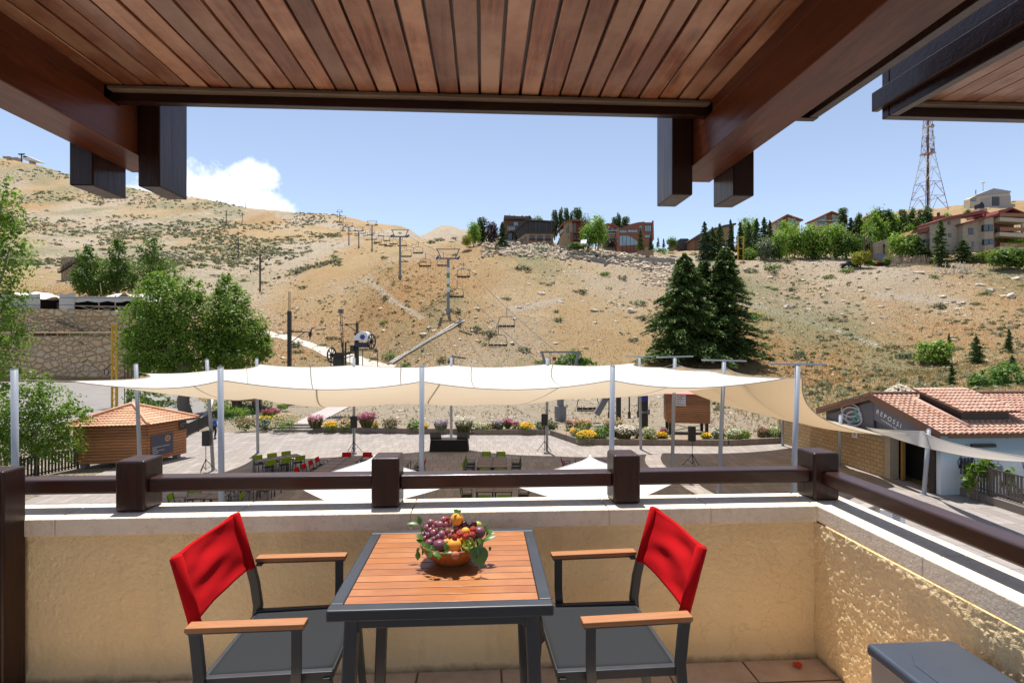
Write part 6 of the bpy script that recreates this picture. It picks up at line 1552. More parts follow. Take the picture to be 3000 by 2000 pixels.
# mural wall on the front
mt_mur,t,b=newmat('mural_sky_print'); co_=objco(t); s_=t.new('ShaderNodeSeparateXYZ'); t.link(co_,s_.inputs[0])
n=t.noise(t.vscale(co_,(.5,.5,.8)),1.1,6,.6)
c=t.mix(t.ramp(n,[(.35,0),(.65,1)]),(.55,.60,.64),(.68,.70,.70)); zz=t.ramp(t.math('ADD',t.math('MULTIPLY',s_.outputs[2],.4),t.math('MULTIPLY',n,.25)),[(.72,0),(1.05,1)]); c=t.mix(zz,c,(.24,.34,.42)); t.link(c,b.inputs['Base Color']); b.inputs['Roughness'].default_value=.6
mu=thing('mural_wall','pale blue printed mural wall with ski lift silhouettes under the tiled eave','mural',(BX0,Ya+.2,Z0))
mb=MB(); mb.box(BX0+.12,XE,Ya+.1,Ya+.34,Z0,EZ-.12); mb.build('panel',mt_mur,mu,world=True)
mt_sil=M('dark_mural_ink',(.03,.025,.05),.7); mt_silg=M('grey_mural_ink',(.20,.22,.27),.7)
def mural_chair(x,z,s,mat):
    mb=MB(); y=Ya+.085
    mb.tube([(x-.5*s,y,z),(x-.6*s,y,z+.5*s),(x-.3*s,y,z+.9*s),(x+.3*s,y,z+.9*s),(x+.6*s,y,z+.5*s),(x+.5*s,y,z)],.02*s,5); mb.tube([(x,y,z+.9*s),(x,y,z+1.6*s)],.02*s,5)
    mb.bar((x-.5*s,y,z+.15*s),(x+.5*s,y,z+.15*s),.012,.22*s)
    for k in range(4):
        xx=x-.36*s+.24*s*k; mb.poly([(xx+.10*s*math.cos(q*PI/4),y-.012,z+.62*s+.11*s*math.sin(q*PI/4)) for q in range(8)]); mb.poly([(xx-.11*s,y-.011,z+.05*s),(xx+.11*s,y-.011,z+.05*s),(xx+.10*s,y-.011,z+.55*s),(xx-.10*s,y-.011,z+.55*s)]); mb.bar((xx-.03*s,y-.01,z+.1*s),(xx-.05*s,y-.01,z-.35*s),.01,.07*s)
    mb.build('chair_print',mat,mu,world=True)
mural_chair(23.0,Z0+1.25,.72,mt_sil); mural_chair(24.6,Z0+1.05,.42,mt_silg); mural_chair(26.2,Z0+1.2,.62,mt_silg); mural_chair(27.7,Z0+.75,.5,mt_silg)
o=text('lettering','SKI',.55,mt_navy,mu,(0,0,0),(R(90),0,0)); q=at(2992,1373,ld(24.5,Ya)[1]); o.location=Vector((28.6,Ya+.085,Z0+1.35))-Vector(mu.location); mu_text=o
mb=MB(); mb.box(23.2,24.4,Ya-.02,Ya+.08,EZ-.75,EZ-.6); mb.build('wall_lamp',mt_blk,mu,world=True)
for x in (23.6,25.0,26.8,28.6,30.4): 
    mb=MB(); mb.prismx([(Ya-.3,EZ-.13),(Ya+.1,EZ-.13),(Ya+.1,EZ-.35)],x,x+.1); mb.build('bracket',mt_winf,mu,world=True)
# fence with low kerb in front of the mural
fa=gz(2742,1422); fb=gz(3120,1545)
slatfence('brown slatted fence on a low kerb in front of the mural',fa+Vector((0,0,.35)),fb+Vector((0,0,.35)),1.25,.155,0,M('brown_fence_timber',(.10,.075,.06),.75,var=.3,vs=3))
kt=thing('kerb_wall','low block kerb under the fence in front of the mural','wall',fa); mb=MB(); dv=(fb-fa).normalized(); nn=Vector((dv.y,-dv.x,0)); mb.bar(fa-dv*.5-nn*-.0+Vector((0,0,.18)),fb+Vector((0,0,.18)),.40,.36); mb.build('blocks',mt_plant,kt,world=True,bevel=.015)
# wall lamp / notice on the stone wall, shoe box at base
o=thing('notice_plate','small square cream plate on the stone restaurant wall','plate',(BX0-.02,29.6,Z0+1.95)); mb=MB(); mb.box(-.03,.0,-.22,.22,-.22,.22); mb.build('plate',mt_white,o,bevel=.01); mb=MB(); mb.box(-.036,-.031,-.12,.12,-.12,.12); mb.build('panel',M('beige_panel',(.5,.42,.32),.6),o)
# condensers below on the terrace, seen between rail and coping
for k,(px,py,mt_) in enumerate(((2545,1500,mt_white),(2615,1512,mt_white))):
    p=gz(px,py+40); o=thing('condenser_unit',('beige louvred condenser unit standing below the balcony on the paving','white condenser unit standing below the balcony on the paving')[k],'air conditioner',p,-TH+R(30)); 
    mb=MB(); mb.box(-.55,.55,-.2,.2,.05,.85); mb.build('casing',mt_acs if k==0 else mt_white,o,bevel=.02)
    mb=MB(); 
    for j in range(7): mb.box(-.45,.1,-.215,-.2,.15+j*.09,.20+j*.09)
    mb.build('louvres',mt_galv,o)
# grey box of cloth pattern left below
# ---- village on the ridge ---------------------------------------------------------------------------------
mt_dkroof=M('dark_slate_roof',(.055,.055,.062),.7,var=.3,vs=1); mt_redroof=M('red_metal_roof',(.25,.05,.035),.6,var=.25,vs=1); mt_stone=brickmat('pale_stone_courses',(.47,.38,.29),(.41,.33,.25),(.33,.27,.20),.9,.32,.02,.5,.4,.85,'xz',.3)
mt_brown=M('brown_timber_cladding',(.17,.085,.045),.75,var=.4,vs=1,stretch=(1,1,6)); mt_tanw=M('tan_stone_cladding',(.36,.235,.14),.85,var=.35,vs=1.4,stretch=(1,1,3)); mt_brick=M('rust_brown_cladding',(.24,.085,.050),.75,var=.2,vs=.8); mt_dkw=M('dark_weathered_timber',(.055,.045,.042),.8,var=.4,vs=1.2); mt_cream2=M('cream_render',(.55,.46,.34),.85,var=.25,vs=.6); mt_wall_w=M('white_grey_concrete',(.50,.48,.45),.8,var=.25,vs=.6); mt_rail=M('orange_brown_balustrade',(.32,.13,.06),.6)
class House:
    def __init__(s,label,px,py,d,rz=0,name='house',cat='house'):
        s.s=d/FL; s.o=facing(name,label,cat,px,py,d,None,rz); s.px=px; s.py=py
    def P(s,px,py,y=0): return ((px-s.px)*s.s,y,(s.py-py)*s.s)
    def box(s,name,mat,x0,x1,y0,y1,d0=0,d1=8): a=s.P(x0,y1); b_=s.P(x1,y0); return bx(name,s.o,mat,a[0],b_[0],d0,d1,a[2],b_[2])
    def poly(s,name,mat,pts,d0=0,d1=8):
        pts=[(x,y if y<s.py-10 else s.py+26) for x,y in pts]; mb=MB(); mb.prism([(s.P(x,y)[0],s.P(x,y)[2]) for x,y in pts],d0,d1); return mb.build(name,mat,s.o)
    def win(s,x0,x1,y0,y1,d=-.06,n=1,m=1,glass=None):
        f=s.box('window',mt_winf,x0,x1,y0,y1,d,.02)
        a=s.P(x0,y1); b_=s.P(x1,y0); w_=b_[0]-a[0]; h_=b_[2]-a[2]; g=min(w_,h_)*.09; mb=MB()
        for i in range(n):
            for j in range(m): mb.add([(a[0]+g+(w_-g)*i/n,d-.012,a[2]+g+(h_-g)*j/m),(a[0]+(w_-g)*(i+1)/n,d-.012,a[2]+g+(h_-g)*j/m),(a[0]+(w_-g)*(i+1)/n,d-.012,a[2]+(h_-g)*(j+1)/m),(a[0]+g+(w_-g)*i/n,d-.012,a[2]+(h_-g)*(j+1)/m)],[(0,1,2,3)])
        mb.build('pane',glass or mt_glass,f)
def z3(x,y): return (1400+x/4.276,600+y/4.276)
# 1 chalet with dark roof (back left)
h=House('large brown timber chalet with dark dormered roof at the left end of the ridge',1520,722,165)
q=z3
h.poly('wall',mt_brown,[q(300,520),q(300,350),q(330,130),q(640,150),q(640,520)],0,9); h.poly('lower_wall',mt_wall_w,[q(290,520),q(300,450),q(470,450),q(490,520)],-1.2,0)
mb=MB()
def roofpiece(h,name,mat,pts3):
    mb=MB(); mb.add([h.P(*q(x,y),yy) for x,y,yy in pts3],[tuple(range(len(pts3)))]); return mb.build(name,mat,h.o,solid=.25)
roofpiece(h,'roof',mt_dkroof,[(318,128,4.5),(640,128,4.5),(722,185,-1.2),(330,185,-1.2)]); roofpiece(h,'roof',mt_dkroof,[(318,128,4.5),(640,128,4.5),(722,185,10),(330,185,10)])
for x in (455,555,645):
    mb=MB(); mb.prism([(h.P(*q(x-30,152))[0],h.P(*q(x-30,152))[2]),(h.P(*q(x+30,152))[0],h.P(*q(x+30,152))[2]),(h.P(*q(x,124))[0],h.P(*q(x,124))[2])],.6,4.2); mb.build('dormer',mt_dkroof,h.o)
h.poly('chimney',mt_rub2,[q(588,150),q(588,120),q(634,120),q(634,150)],2,4); h.poly('flue',mt_lift,[q(391,130),q(391,82),q(396,82),q(396,130)],3,3.3)
h.win(*[a for a in (q(442,0)[0],q(508,0)[0],q(0,210)[1],q(0,268)[1])],-.06,1,1,mt_pane); h.poly('balcony',mt_tanw,[q(365,345),q(365,285),q(470,285),q(470,345)],-2.2,-.3); h.win(q(382,0)[0],q(470,0)[0],q(0,290)[1],q(0,342)[1],-2.3,4,1,mt_pane)
h.win(q(378,0)[0],q(432,0)[0],q(0,360)[1],q(0,445)[1],-1.3,1,1); h.win(q(445,0)[0],q(476,0)[0],q(0,380)[1],q(0,445)[1],-1.3,1,1)
# 2 big brown/black house
h=House('wide house with dark netted upper storey and tan lower storeys on the ridge',1580,722,158)
h.poly('lower_wall',mt_tanw,[q(485,520),q(485,440),q(600,362),q(945,362),q(945,520)],0,9); h.poly('upper_wall',mt_dkw,[q(470,325),q(600,200),q(960,215),q(945,361),q(600,361),q(510,420)],.1,9)
h.poly('roof',mt_dkroof,[q(455,320),q(605,185),q(968,208),q(968,222),q(608,200),q(468,330)],-.7,9.5); h.poly('net_screen',M('dark_net_screen',(.022,.026,.032),.6,var=.4,vs=2),[q(650,218),q(928,228),q(928,345),q(650,345)],-.25,.05)
for x in (650,725,770,860,925): h.poly('screen_post',mt_brown,[q(x-3,215),q(x+3,215),q(x+3,350),q(x-3,350)],-.4,-.26)
h.poly('balustrade',mt_dkw,[q(600,340),q(950,345),q(950,362),q(600,362)],-.6,-.42)
for x0,x1 in ((648,712),(745,810),(848,908)): h.win(q(x0,0)[0],q(x1,0)[0],q(0,382)[1],q(0,440)[1],-.06,2,1,mt_glass); h.poly('window_box',mt_winf,[q(x0-5,425),q(x1+5,425),q(x1+5,448),q(x0-5,448)],-.5,-.08)
for x0,x1 in ((650,710),(748,812),(848,905)): h.win(q(x0,0)[0],q(x1,0)[0],q(0,490)[1],q(0,516)[1],-.06,1,1)
h.poly('skylight_tank',M('blue_tank',(.02,.06,.30),.5),[q(735,196),q(745,182),q(795,182),q(808,196)],2,4)
h.win(q(535,0)[0],q(568,0)[0],q(0,425)[1],q(0,475)[1],-.06); h.win(q(582,0)[0],q(606,0)[0],q(0,398)[1],q(0,450)[1],-.06)
# 3 narrow curved roof house
h=House('narrow tall house with a curved brown roof and stacked balconies',1670,724,154)
h.poly('stone_wall',mt_tanw,[q(1015,515),q(1020,420),q(1075,340),q(1075,235),q(1180,205),q(1195,490),q(1100,518)],0,8); h.poly('side_wall',M('grey_stucco',(.42,.38,.33),.85),[q(1018,385),q(1075,330),q(1075,300),q(1030,320)],-.1,.0)
h.poly('brown_wall',mt_brick,[q(1155,340),q(1195,350),q(1195,490),q(1160,480)],-.12,.0); h.poly('balcony_recess',M('grey_render',(.30,.26,.24),.9),[q(1180,212),q(1290,212),q(1290,500),q(1196,500)],1.2,8); h.poly('red_pier',M('dark_red_pier',(.20,.05,.04),.7),[q(1237,212),q(1300,212),q(1300,505),q(1237,505)],.9,1.15); h.poly('side_pier',mt_brick,[q(1288,205),q(1305,205),q(1305,515),q(1288,515)],-.3,8)
for y in (345,430): h.poly('balcony',mt_brick,[q(1195,y),q(1290,y),q(1290,y+10),q(1195,y+10)],-.3,1.1)
h.poly('roof',mt_brick,[q(1008,300),q(1050,240),q(1110,205),q(1180,188),q(1300,192),q(1300,210),q(1180,206),q(1115,222),q(1060,258),q(1015,312)],-.6,8.4); h.poly('stair_flank',M('dark_red_slope',(.20,.04,.035),.7),[q(1090,510),q(1200,430),q(1200,450),q(1110,518)],-.4,-.13)
for x0,x1,y0,y1 in ((1128,1142,255,350),(1110,1122,290,358),(1132,1142,395,425)): h.win(q(x0,0)[0],q(x1,0)[0],q(0,y0)[1],q(0,y1)[1],-.06)
# 4 stone house half hidden
h=House('stone house with an arched window partly hidden by trees on the ridge',1785,724,166)
h.poly('wall',mt_stone,[q(1560,520),q(1560,250),q(1770,290),q(1770,520)],0,8); h.poly('roof',mt_redroof,[q(1550,258),q(1620,235),q(1690,245),q(1775,285),q(1770,292),q(1560,268)],-.6,8.5)
for y in (300,335,410): h.poly('balcony',mt_wall_w,[q(1575,y+28),q(1765,y+28),q(1765,y+36),q(1575,y+36)],-1,.0)
for x0 in (1580,1640,1700): h.win(q(x0,0)[0],q(x0+32,0)[0],q(0,290)[1],q(0,326)[1],-.06); h.win(q(x0,0)[0],q(x0+28,0)[0],q(0,340)[1],q(0,370)[1],-.06)
h.win(q(1572,0)[0],q(1640,0)[0],q(0,430)[1],q(0,490)[1],-.06,3,2,mt_pane)
# 5 modern rust house
h=House('modern rust brown house with a curved roofline and big glass wall',1865,726,160)
top=[(1770,300),(1850,270),(1920,240),(2000,220),(2088,210)]
h.poly('wall',mt_brick,[q(1768,400),*[q(x,y) for x,y in top],q(2088,220),q(2200,220),q(2200,440),q(2088,500),q(1768,500)],0,9); h.poly('corner_tower',mt_brick,[q(2178,205),q(2200,195),q(2205,440),q(2178,440)],-.15,.0)
mb=MB(); mb.prism([(h.P(*q(x,y))[0],h.P(*q(x,y))[2]) for x,y in ((1775,515),(1775,390),(1860,385),(1930,410),(2000,460),(2000,500))],-.12,.02); gl=mb.build('glass_wall',mt_pane,h.o)
for x,y in ((1812,388),(1862,386),(1910,402),(1955,428)): h.poly('mullion',mt_winf,[q(x-2,y),q(x+2,y),q(x+2,512),q(x-2,512)],-.17,-.13)
h.win(q(1772,0)[0],q(1865,0)[0],q(0,318)[1],q(0,352)[1],-.06,3,1,mt_pane); h.win(q(1875,0)[0],q(2000,0)[0],q(0,312)[1],q(0,348)[1],-.06,3,1,mt_pane); h.win(q(2088,0)[0],q(2176,0)[0],q(0,252)[1],q(0,342)[1],-.06,3,1,mt_pane); h.win(q(2020,0)[0],q(2056,0)[0],q(0,258)[1],q(0,292)[1],-.06,2,1,mt_pane)
h.win(q(2090,0)[0],q(2176,0)[0],q(0,378)[1],q(0,412)[1],-.06,2,1,mt_pane); h.poly('plinth',mt_tanw,[q(1860,500),q(2200,490),q(2200,530),q(1850,525)],-.2,.0)
# 6 small dark houses right of the ridge gap
for nm,px,w_,y0,l in ((1,2000,44,700,'left'),(2,2062,56,684,'right')):
    h=House('low dark chalet with white trimmed windows behind the retaining wall, the %s one'%l,px,727,190 if nm==2 else 200); h.poly('wall',mt_brown,[(px-w_*.5,732),(px-w_*.5,y0+14),(px+w_*.5,y0+14),(px+w_*.5,732)],0,8); h.poly('roof',mt_dkroof,[(px-w_*.62,y0+16),(px-w_*.2,y0),(px+w_*.3,y0),(px+w_*.62,y0+14),(px+w_*.62,y0+17)],-.8,8.5); h.win(px-w_*.3,px+w_*.3,y0+22,y0+30,-.06,4,1,mt_pane); h.poly('fascia',mt_redroof,[(px-w_*.5,y0+18),(px+w_*.5,y0+18),(px+w_*.5,y0+20),(px-w_*.5,y0+20)],-.9,-.82)
# 7,8,9 chalets among the trees
def z4(x,y): return (2000+x/2.352,300+y/2.352)
for (x0,x1,yb,yt,xe,l,dd) in ((605,818,900,778,712,'left',215),(885,1120,900,757,1015,'right',210)):
    h=House('pale gabled apartment chalet above the trees on the ridge, the %s of the twin pair'%l,z4((x0+x1)/2,0)[0],z4(0,yb)[1],dd); W_=x1-x0
    h.poly('wall',mt_cream2,[z4(x0+12,yb+30),z4(x0+12,yt+50),z4(xe,yt+8),z4(x1-12,yt+38),z4(x1-12,yb+30)],0,4); h.poly('roof',mt_brick,[z4(x0-4,yt+60),z4(xe,yt-4),z4(x1+4,yt+34),z4(x1+2,yt+42),z4(xe,yt+6),z4(x0,yt+68)],-1.2,4.3)
    h.poly('timber_bay',mt_brick,[z4(xe-22,yb),z4(xe-22,yt+12),z4(xe+10,yt+12),z4(xe+10,yb)],-.25,0)
    for j,y in enumerate((yt+48,yt+80)):
        for a,b_ in ((x0+W_*.2,xe-26),(xe+14,x1-W_*.12)): h.win(z4(a,0)[0],z4(b_,0)[0],z4(0,y-14)[1],z4(0,y+12)[1],-.06,3,1,mt_pane); 
        h.poly('balcony',mt_wall_w,[z4(x0+W_*.18,y+10),z4(x1-W_*.1,y+10),z4(x1-W_*.1,y+15),z4(x0+W_*.18,y+15)],-1.0,-.3)
h=House('tan gabled chalet almost hidden behind the dark ridge trees',2540,700,205); h.poly('wall',mt_tanw,[(2522,700),(2524,640),(2560,625),(2620,632),(2620,700)],0,3.5); h.poly('roof',mt_brick,[(2518,644),(2560,622),(2622,630),(2622,635),(2560,628),(2520,649)],-.9,3.8); h.win(2545,2556,638,656,-.06); h.poly('chimney',mt_lift,[(2527,644),(2527,628),(2530,628),(2530,644)],1,2)
h=House('low roof with a chimney peeping over the conifers left of the twin chalets',2105,692,200); h.poly('wall',mt_tanw,[(2085,700),(2085,670),(2150,655),(2150,700)],0,3); h.poly('roof',mt_dkroof,[(2080,674),(2120,660),(2155,654),(2155,659),(2120,665),(2080,679)],-.6,3.3); h.poly('chimney',mt_tanw,[(2098,672),(2098,664),(2106,664),(2106,672)],1,2)
# 10 big stone house at right
def z5(x,y): return (2500+x/4.704,550+y/4.704)
h=House('large pale stone house with red roofs and timber balconies at upper right',2880,752,find_d(2880,762))
h.poly('tall_wall',mt_stone,[z5(1055,900),z5(1055,500),z5(1480,395),z5(1480,900)],.0,4); h.poly('front_wall',mt_stone,[z5(1440,900),z5(1440,520),z5(1860,420),z5(1870,880)],-1.5,-.01)
mb=MB(); mb.prismz([(h.P(*z5(1660,0))[0],-1.5),(h.P(*z5(1690,0))[0],-2.4),(h.P(*z5(1810,0))[0],-2.4),(h.P(*z5(1840,0))[0],-1.5)],h.P(*z5(0,900))[2],h.P(*z5(0,440))[2]); mb.build('bay',mt_stone,h.o)
h.poly('left_wing',mt_stone,[z5(740,900),z5(760,660),z5(1055,610),z5(1055,900)],1.0,4); h.poly('left_wing_roof',mt_redroof,[z5(750,665),z5(830,590),z5(1050,535),z5(1070,590),z5(760,672)],.2,4.3)
h.poly('roof',mt_redroof,[z5(1030,490),z5(1310,400),z5(1740,320),z5(1830,350),z5(1480,410),z5(1035,505)],-.8,4.4); h.poly('roof',mt_redroof,[z5(1405,515),z5(1860,390),z5(1880,345),z5(2060,308),z5(2340,420),z5(2340,432),z5(2060,325),z5(1880,415),z5(1410,530)],-2.6,4)
h.poly('gable_wall',mt_rail,[z5(1870,425),z5(2060,330),z5(2330,430),z5(2330,470),z5(1870,470)],.5,4); h.poly('balcony_back',mt_brick,[z5(1880,860),z5(1880,500),z5(2230,500),z5(2230,860)],.3,4)
for y in (440,640,830): h.poly('balcony_slab',mt_cream2,[z5(1868,y+5),z5(2345,y+30),z5(2345,y+65),z5(2200,y+75),z5(1868,y+55)],-3.0,.29)
for y in (388,580,790):
    h.poly('balustrade',mt_rail,[z5(1868,y),z5(2335,y+8),z5(2335,y+55),z5(1868,y+50)],-3.05,-2.98)
h.poly('column',mt_cream2,[z5(2190,640),z5(2190,520),z5(2230,520),z5(2230,640)],-2.6,-2.2)
for x0,x1,y0,y1,n in ((1515,1582,572,662,2),(1672,1740,542,628,1),(1742,1802,540,622,1),(1676,1745,738,812,1),(1747,1808,732,804,1),(1560,1588,755,830,1),(1300,1340,465,508,1),(1308,1348,628,680,1),(1975,2050,552,640,2)): h.win(z5(x0,0)[0],z5(x1,0)[0],z5(0,y0)[1],z5(0,y1)[1],-2.5 if 1660<x0<1810 else (-1.56 if 1500<x0<1660 else (-.06 if x0<1400 else .2)),n,1)
h.win(z5(985,0)[0],z5(1040,0)[0],z5(0,710)[1],z5(0,790)[1],.9,2,1,mt_pane); h.poly('chimney',mt_stone,[z5(1830,330),z5(1835,255),z5(1945,255),z5(1945,330)],2,4.5); h.poly('chimney_pot',mt_blk,[z5(1850,250),z5(1850,190),z5(1885,155),z5(1920,190),z5(1925,250)],2.4,3.8); h.poly('chimney',mt_redroof,[z5(1310,400),z5(1305,345),z5(1400,345),z5(1395,390)],3,5); h.poly('chimney_pot',mt_blk,[z5(1335,345),z5(1335,290),z5(1355,290),z5(1355,345)],3.6,4.2); h.poly('roof_vent',mt_redroof,[z5(1850,380),z5(1860,330),z5(1990,325),z5(1990,355)],1,6)
h=House('plain tan stone wing with one tall window left of the big stone house',2600,760,find_d(2600,764)); h.poly('wall',mt_stone,[z5(380,960),z5(330,750),z5(540,690),z5(560,960)],0,3.5); h.win(z5(408,0)[0],z5(436,0)[0],z5(0,775)[1],z5(0,920)[1],-.06)
# 11 white building on the hilltop
h=House('white concrete building with roof antennas on the hilltop at upper right',2920,618,250,0,'hilltop_building','building'); 
h.poly('wall',mt_wall_w,[z5(1750,300),z5(1710,100),z5(2160,60),z5(2170,250),z5(2160,300)],0,4); h.poly('side_wall',mt_cream2,[z5(1595,300),z5(1610,150),z5(1710,95),z5(1755,300)],.05,3.5); h.poly('dark_panel',M('pinkish_panel',(.42,.36,.33),.85),[z5(1755,155),z5(1905,130),z5(1905,285),z5(1760,290)],-.15,-.01); h.poly('dark_panel',M('pinkish_panel_b',(.42,.36,.33),.85),[z5(2015,125),z5(2165,110),z5(2170,255),z5(2015,265)],-.15,-.01)
h.poly('roof',M('grey_roof_sheet',(.34,.35,.36),.6),[z5(1690,100),z5(1920,12),z5(2150,50),z5(2165,62),z5(1700,112)],-.6,4.2); h.win(z5(1912,0)[0],z5(2005,0)[0],z5(0,125)[1],z5(0,250)[1],-.2,5,3); h.win(z5(1618,0)[0],z5(1690,0)[0],z5(0,140)[1],z5(0,185)[1],-.1,4,1,mt_pane); h.poly('annex',mt_stone,[z5(2170,250),z5(2170,205),z5(2260,220),z5(2260,250)],1,6)
for x,y0,y1 in ((2030,60,0),(2092,50,-20),(2125,50,-5),(1820,50,-15)): h.poly('antenna',mt_galv,[z5(x-2,y0),z5(x-2,y1),z5(x+2,y1),z5(x+2,y0)],5,5.4)
mb=MB(); a=h.P(*z4(2135,590),5); b_=h.P(*z4(2135,530),5); mb.tube([a,b_],.18,6); mb.sphere((b_[0],5,b_[2]),.9,10,6,(1.2,.5,.5)); mb.build('dish_mast',mt_white,h.o)
# lattice mast
mt_mr=M('red_mast_paint',(.30,.17,.18),.6); mt_mw=M('white_mast_paint',(.62,.60,.60),.6)
dM=262; sM=dM/FL; ms=facing('lattice_mast','red and white lattice telecom mast on the hill at upper right','mast',2718,622,dM)
Hm=(622-295)*sM
def hw(z): 
    q=z/Hm; return (64*(1-q/.52)+22*q/.52 if q<.52 else 22*(1-(q-.52)/.48)+9*(q-.52)/.48)*sM*.52
levels=[0,.13,.26,.39,.52,.60,.68,.76,.84,.92,1.0]
for i in range(len(levels)-1):
    z0_,z1_=levels[i]*Hm,levels[i+1]*Hm; w0,w1=hw(z0_),hw(z1_); mat_=(mt_mr,mt_mr,mt_mw,mt_mw,mt_mr,mt_mr,mt_mw,mt_mr,mt_mr,mt_mw)[i]; mb=MB()
    cs_=[(-1,-1),(1,-1),(1,1),(-1,1)]; r_=.16
    for k in range(4):
        a=Vector((cs_[k][0]*w0,cs_[k][1]*w0,z0_)); b_=Vector((cs_[k][0]*w1,cs_[k][1]*w1,z1_)); c_=Vector((cs_[(k+1)%4][0]*w0,cs_[(k+1)%4][1]*w0,z0_)); d_=Vector((cs_[(k+1)%4][0]*w1,cs_[(k+1)%4][1]*w1,z1_))
        mb.bar(a,b_,r_*1.2,up=(0,1,0)); m0=(a+c_)/2; m1=(b_+d_)/2
        if i<4: mb.bar(a,m1,r_*.8); mb.bar(c_,m1,r_*.8); mb.bar(b_,d_,r_); mb.bar(a.lerp(b_,.5),a.lerp(m1,.5),r_*.6); mb.bar(c_.lerp(d_,.5),c_.lerp(m1,.5),r_*.6)
        else: mb.bar(a,d_,r_*.7); mb.bar(c_,b_,r_*.7); mb.bar(b_,d_,r_)
    mb.build('lattice_section',mat_,ms)
for z in (.52,.76): w_=hw(z*Hm)*1.25; mb=MB(); mb.box(-w_,w_,-w_,w_,z*Hm,z*Hm+.25); mb.build('platform',mt_mr if z==.52 else mt_mw,ms)
mb=MB(); mb.tube([(0,0,0),(0,0,Hm)],.5,8); mb.build('cable_duct',mt_rust,ms)
rr=random.Random(4)
for k in range(12):
    z=(.54+.45*k/12)*Hm; a=rr.uniform(0,6.28); w_=hw(z)*1.25; mb=MB(); x,y=w_*math.cos(a),-abs(w_*math.sin(a))
    if k%3==0: mb.tube([(x,y,z),(x,y-.5,z)],.9,12)
    else: mb.box(x-.3,x+.3,y-.3,y,z,z+2.2)
    mb.build('antenna',mt_white if k%2 else mt_galv,ms)
# concrete wall across the ridge
def wallstrip(label,pts,h_px,mat,name='concrete_wall',d=None):
    t_=thing(name,label,'wall',on(pts[0][0],find_d(*pts[0]) if d is None else d))
    for (a,b_) in zip(pts[:-1],pts[1:]):
        da=find_d(a[0],a[1]+h_px)-.6; db=find_d(b_[0],b_[1]+h_px)-.6; p=at(a[0],a[1]+h_px,da); q_=at(b_[0],b_[1]+h_px,db); mb=MB(); h_=h_px*da/FL
        mb.add([p+Vector((0,0,-1.5)),q_+Vector((0,0,-1.5)),q_+Vector((0,0,h_)),p+Vector((0,0,h_)),p+Vector((SN,CS,0))*.5+Vector((0,0,-1.5)),q_+Vector((SN,CS,0))*.5+Vector((0,0,-1.5)),q_+Vector((SN,CS,0))*.5+Vector((0,0,h_)),p+Vector((SN,CS,0))*.5+Vector((0,0,h_))],[(0,1,2,3),(7,6,5,4),(3,2,6,7),(0,3,7,4),(1,5,6,2)]); mb.build('wall_segment',mat,t_,world=True)
mt_gconc=M('grey_board_concrete',(.27,.24,.21),.85,var=.4,vs=.5,stretch=(3,3,.6))
wallstrip('long grey concrete retaining wall below the ridge houses',[(1660,744),(1720,750),(1775,760)],13,mt_gconc)
wallstrip('grey concrete wall end with a raised return below the ridge houses',[(1770,768),(1802,754),(1850,753),(1978,757)],14,mt_gconc)
# yellow frame and lamp posts by the ridge trees
d=150; s=d/FL; o=facing('yellow_frame','yellow steel transformer frame in front of the dark ridge conifers','frame',2170,762,d)
mb=MB()
for x in (-8,8): mb.bar((x*s,0,-1),(x*s,0,68*s),.28,up=(0,1,0))
for z in (67,34): mb.bar((-8*s,0,z*s),(8*s,0,z*s),.22)
mb.bar((-12*s,0,34*s),(10*s,0,34*s),.2); mb.build('frame',mt_yel,o)
for px,yb,yt in ((2242,762,700),(2376,756,690),(2532,758,692),(2552,764,706),(1745,724,682)):
    d=150 if px<2500 else 128
    if px<2000: d=155
    s=d/FL; o=facing('street_post','ochre lattice street post among the ridge trees, number of pixels hidden','post',px,yb,d,'ochre posts along the ridge road'); o['label']='slim ochre post standing before the ridge, '+{2242:'right of the yellow frame',2376:'below the twin chalets',2532:'left of the stone wing',2552:'nearest the stone wing',1745:'by the bright tree among the central houses'}[px]
    mb=MB(); mb.bar((0,0,-1),(0,0,(yb-yt)*s),.3,up=(0,1,0)); mb.build('shaft',mt_yel if px<2500 else mt_rust,o); mb=MB(); mb.bar((0,0,(yb-yt)*s),(-.9,0,(yb-yt)*s+.15),.14); mb.build('arm',mt_galv,o)
# vehicles far off
mt_car=M('dark_blue_car_paint',(.02,.03,.06),.25,coat=.6); mt_tyre=M('tyre_rubber',(.012,.012,.012),.8)
def car(label,px,py,d,mat,rz=0,van=False,name='parked_car'):
    o=facing(name,label,'van' if van else 'car',px,py,d,None,rz); H_=1.95 if van else 1.45
    mb=MB(); mb.prism([(-2.1,.3),(-2.15,.75),(-1.9,.88),(-1.2,.93),(-.6,H_),(1.1,H_),(1.8,.95),(2.1,.85),(2.15,.4),(2.0,.3)],-.85,.85); mb.build('body',mat,o,bevel=.06)
    for y in (-.862,.862): mb=MB(); mb.add([(-1.0,y,.95),(1.55,y,.95),(1.05,y,H_-.1),(-.55,y,H_-.1)],[(0,1,2,3)]); mb.build('side_window',mt_glass,o)
    for x in (-1.35,1.35):
        for y in (-.75,.75): mb=MB(); mb.tube([(x,y-.12,.32),(x,y+.12,.32)],.33,14); mb.build('wheel',mt_tyre,o)
    return o
car('dark blue car parked on the far right crest beside a yellow shrub',2490,782,find_d(2490,784),mt_car,R(-18))
car('white van parked between the ridge houses',1712,724,148,mt_white,R(70),True); car('silver car parked beside the white van on the ridge',1688,726,148,mt_galv,R(10))
d=find_d(2580,778); s=d/FL; o=facing('excavator','small orange excavator with a dark cab left of the stone house','excavator',2580,776,d)
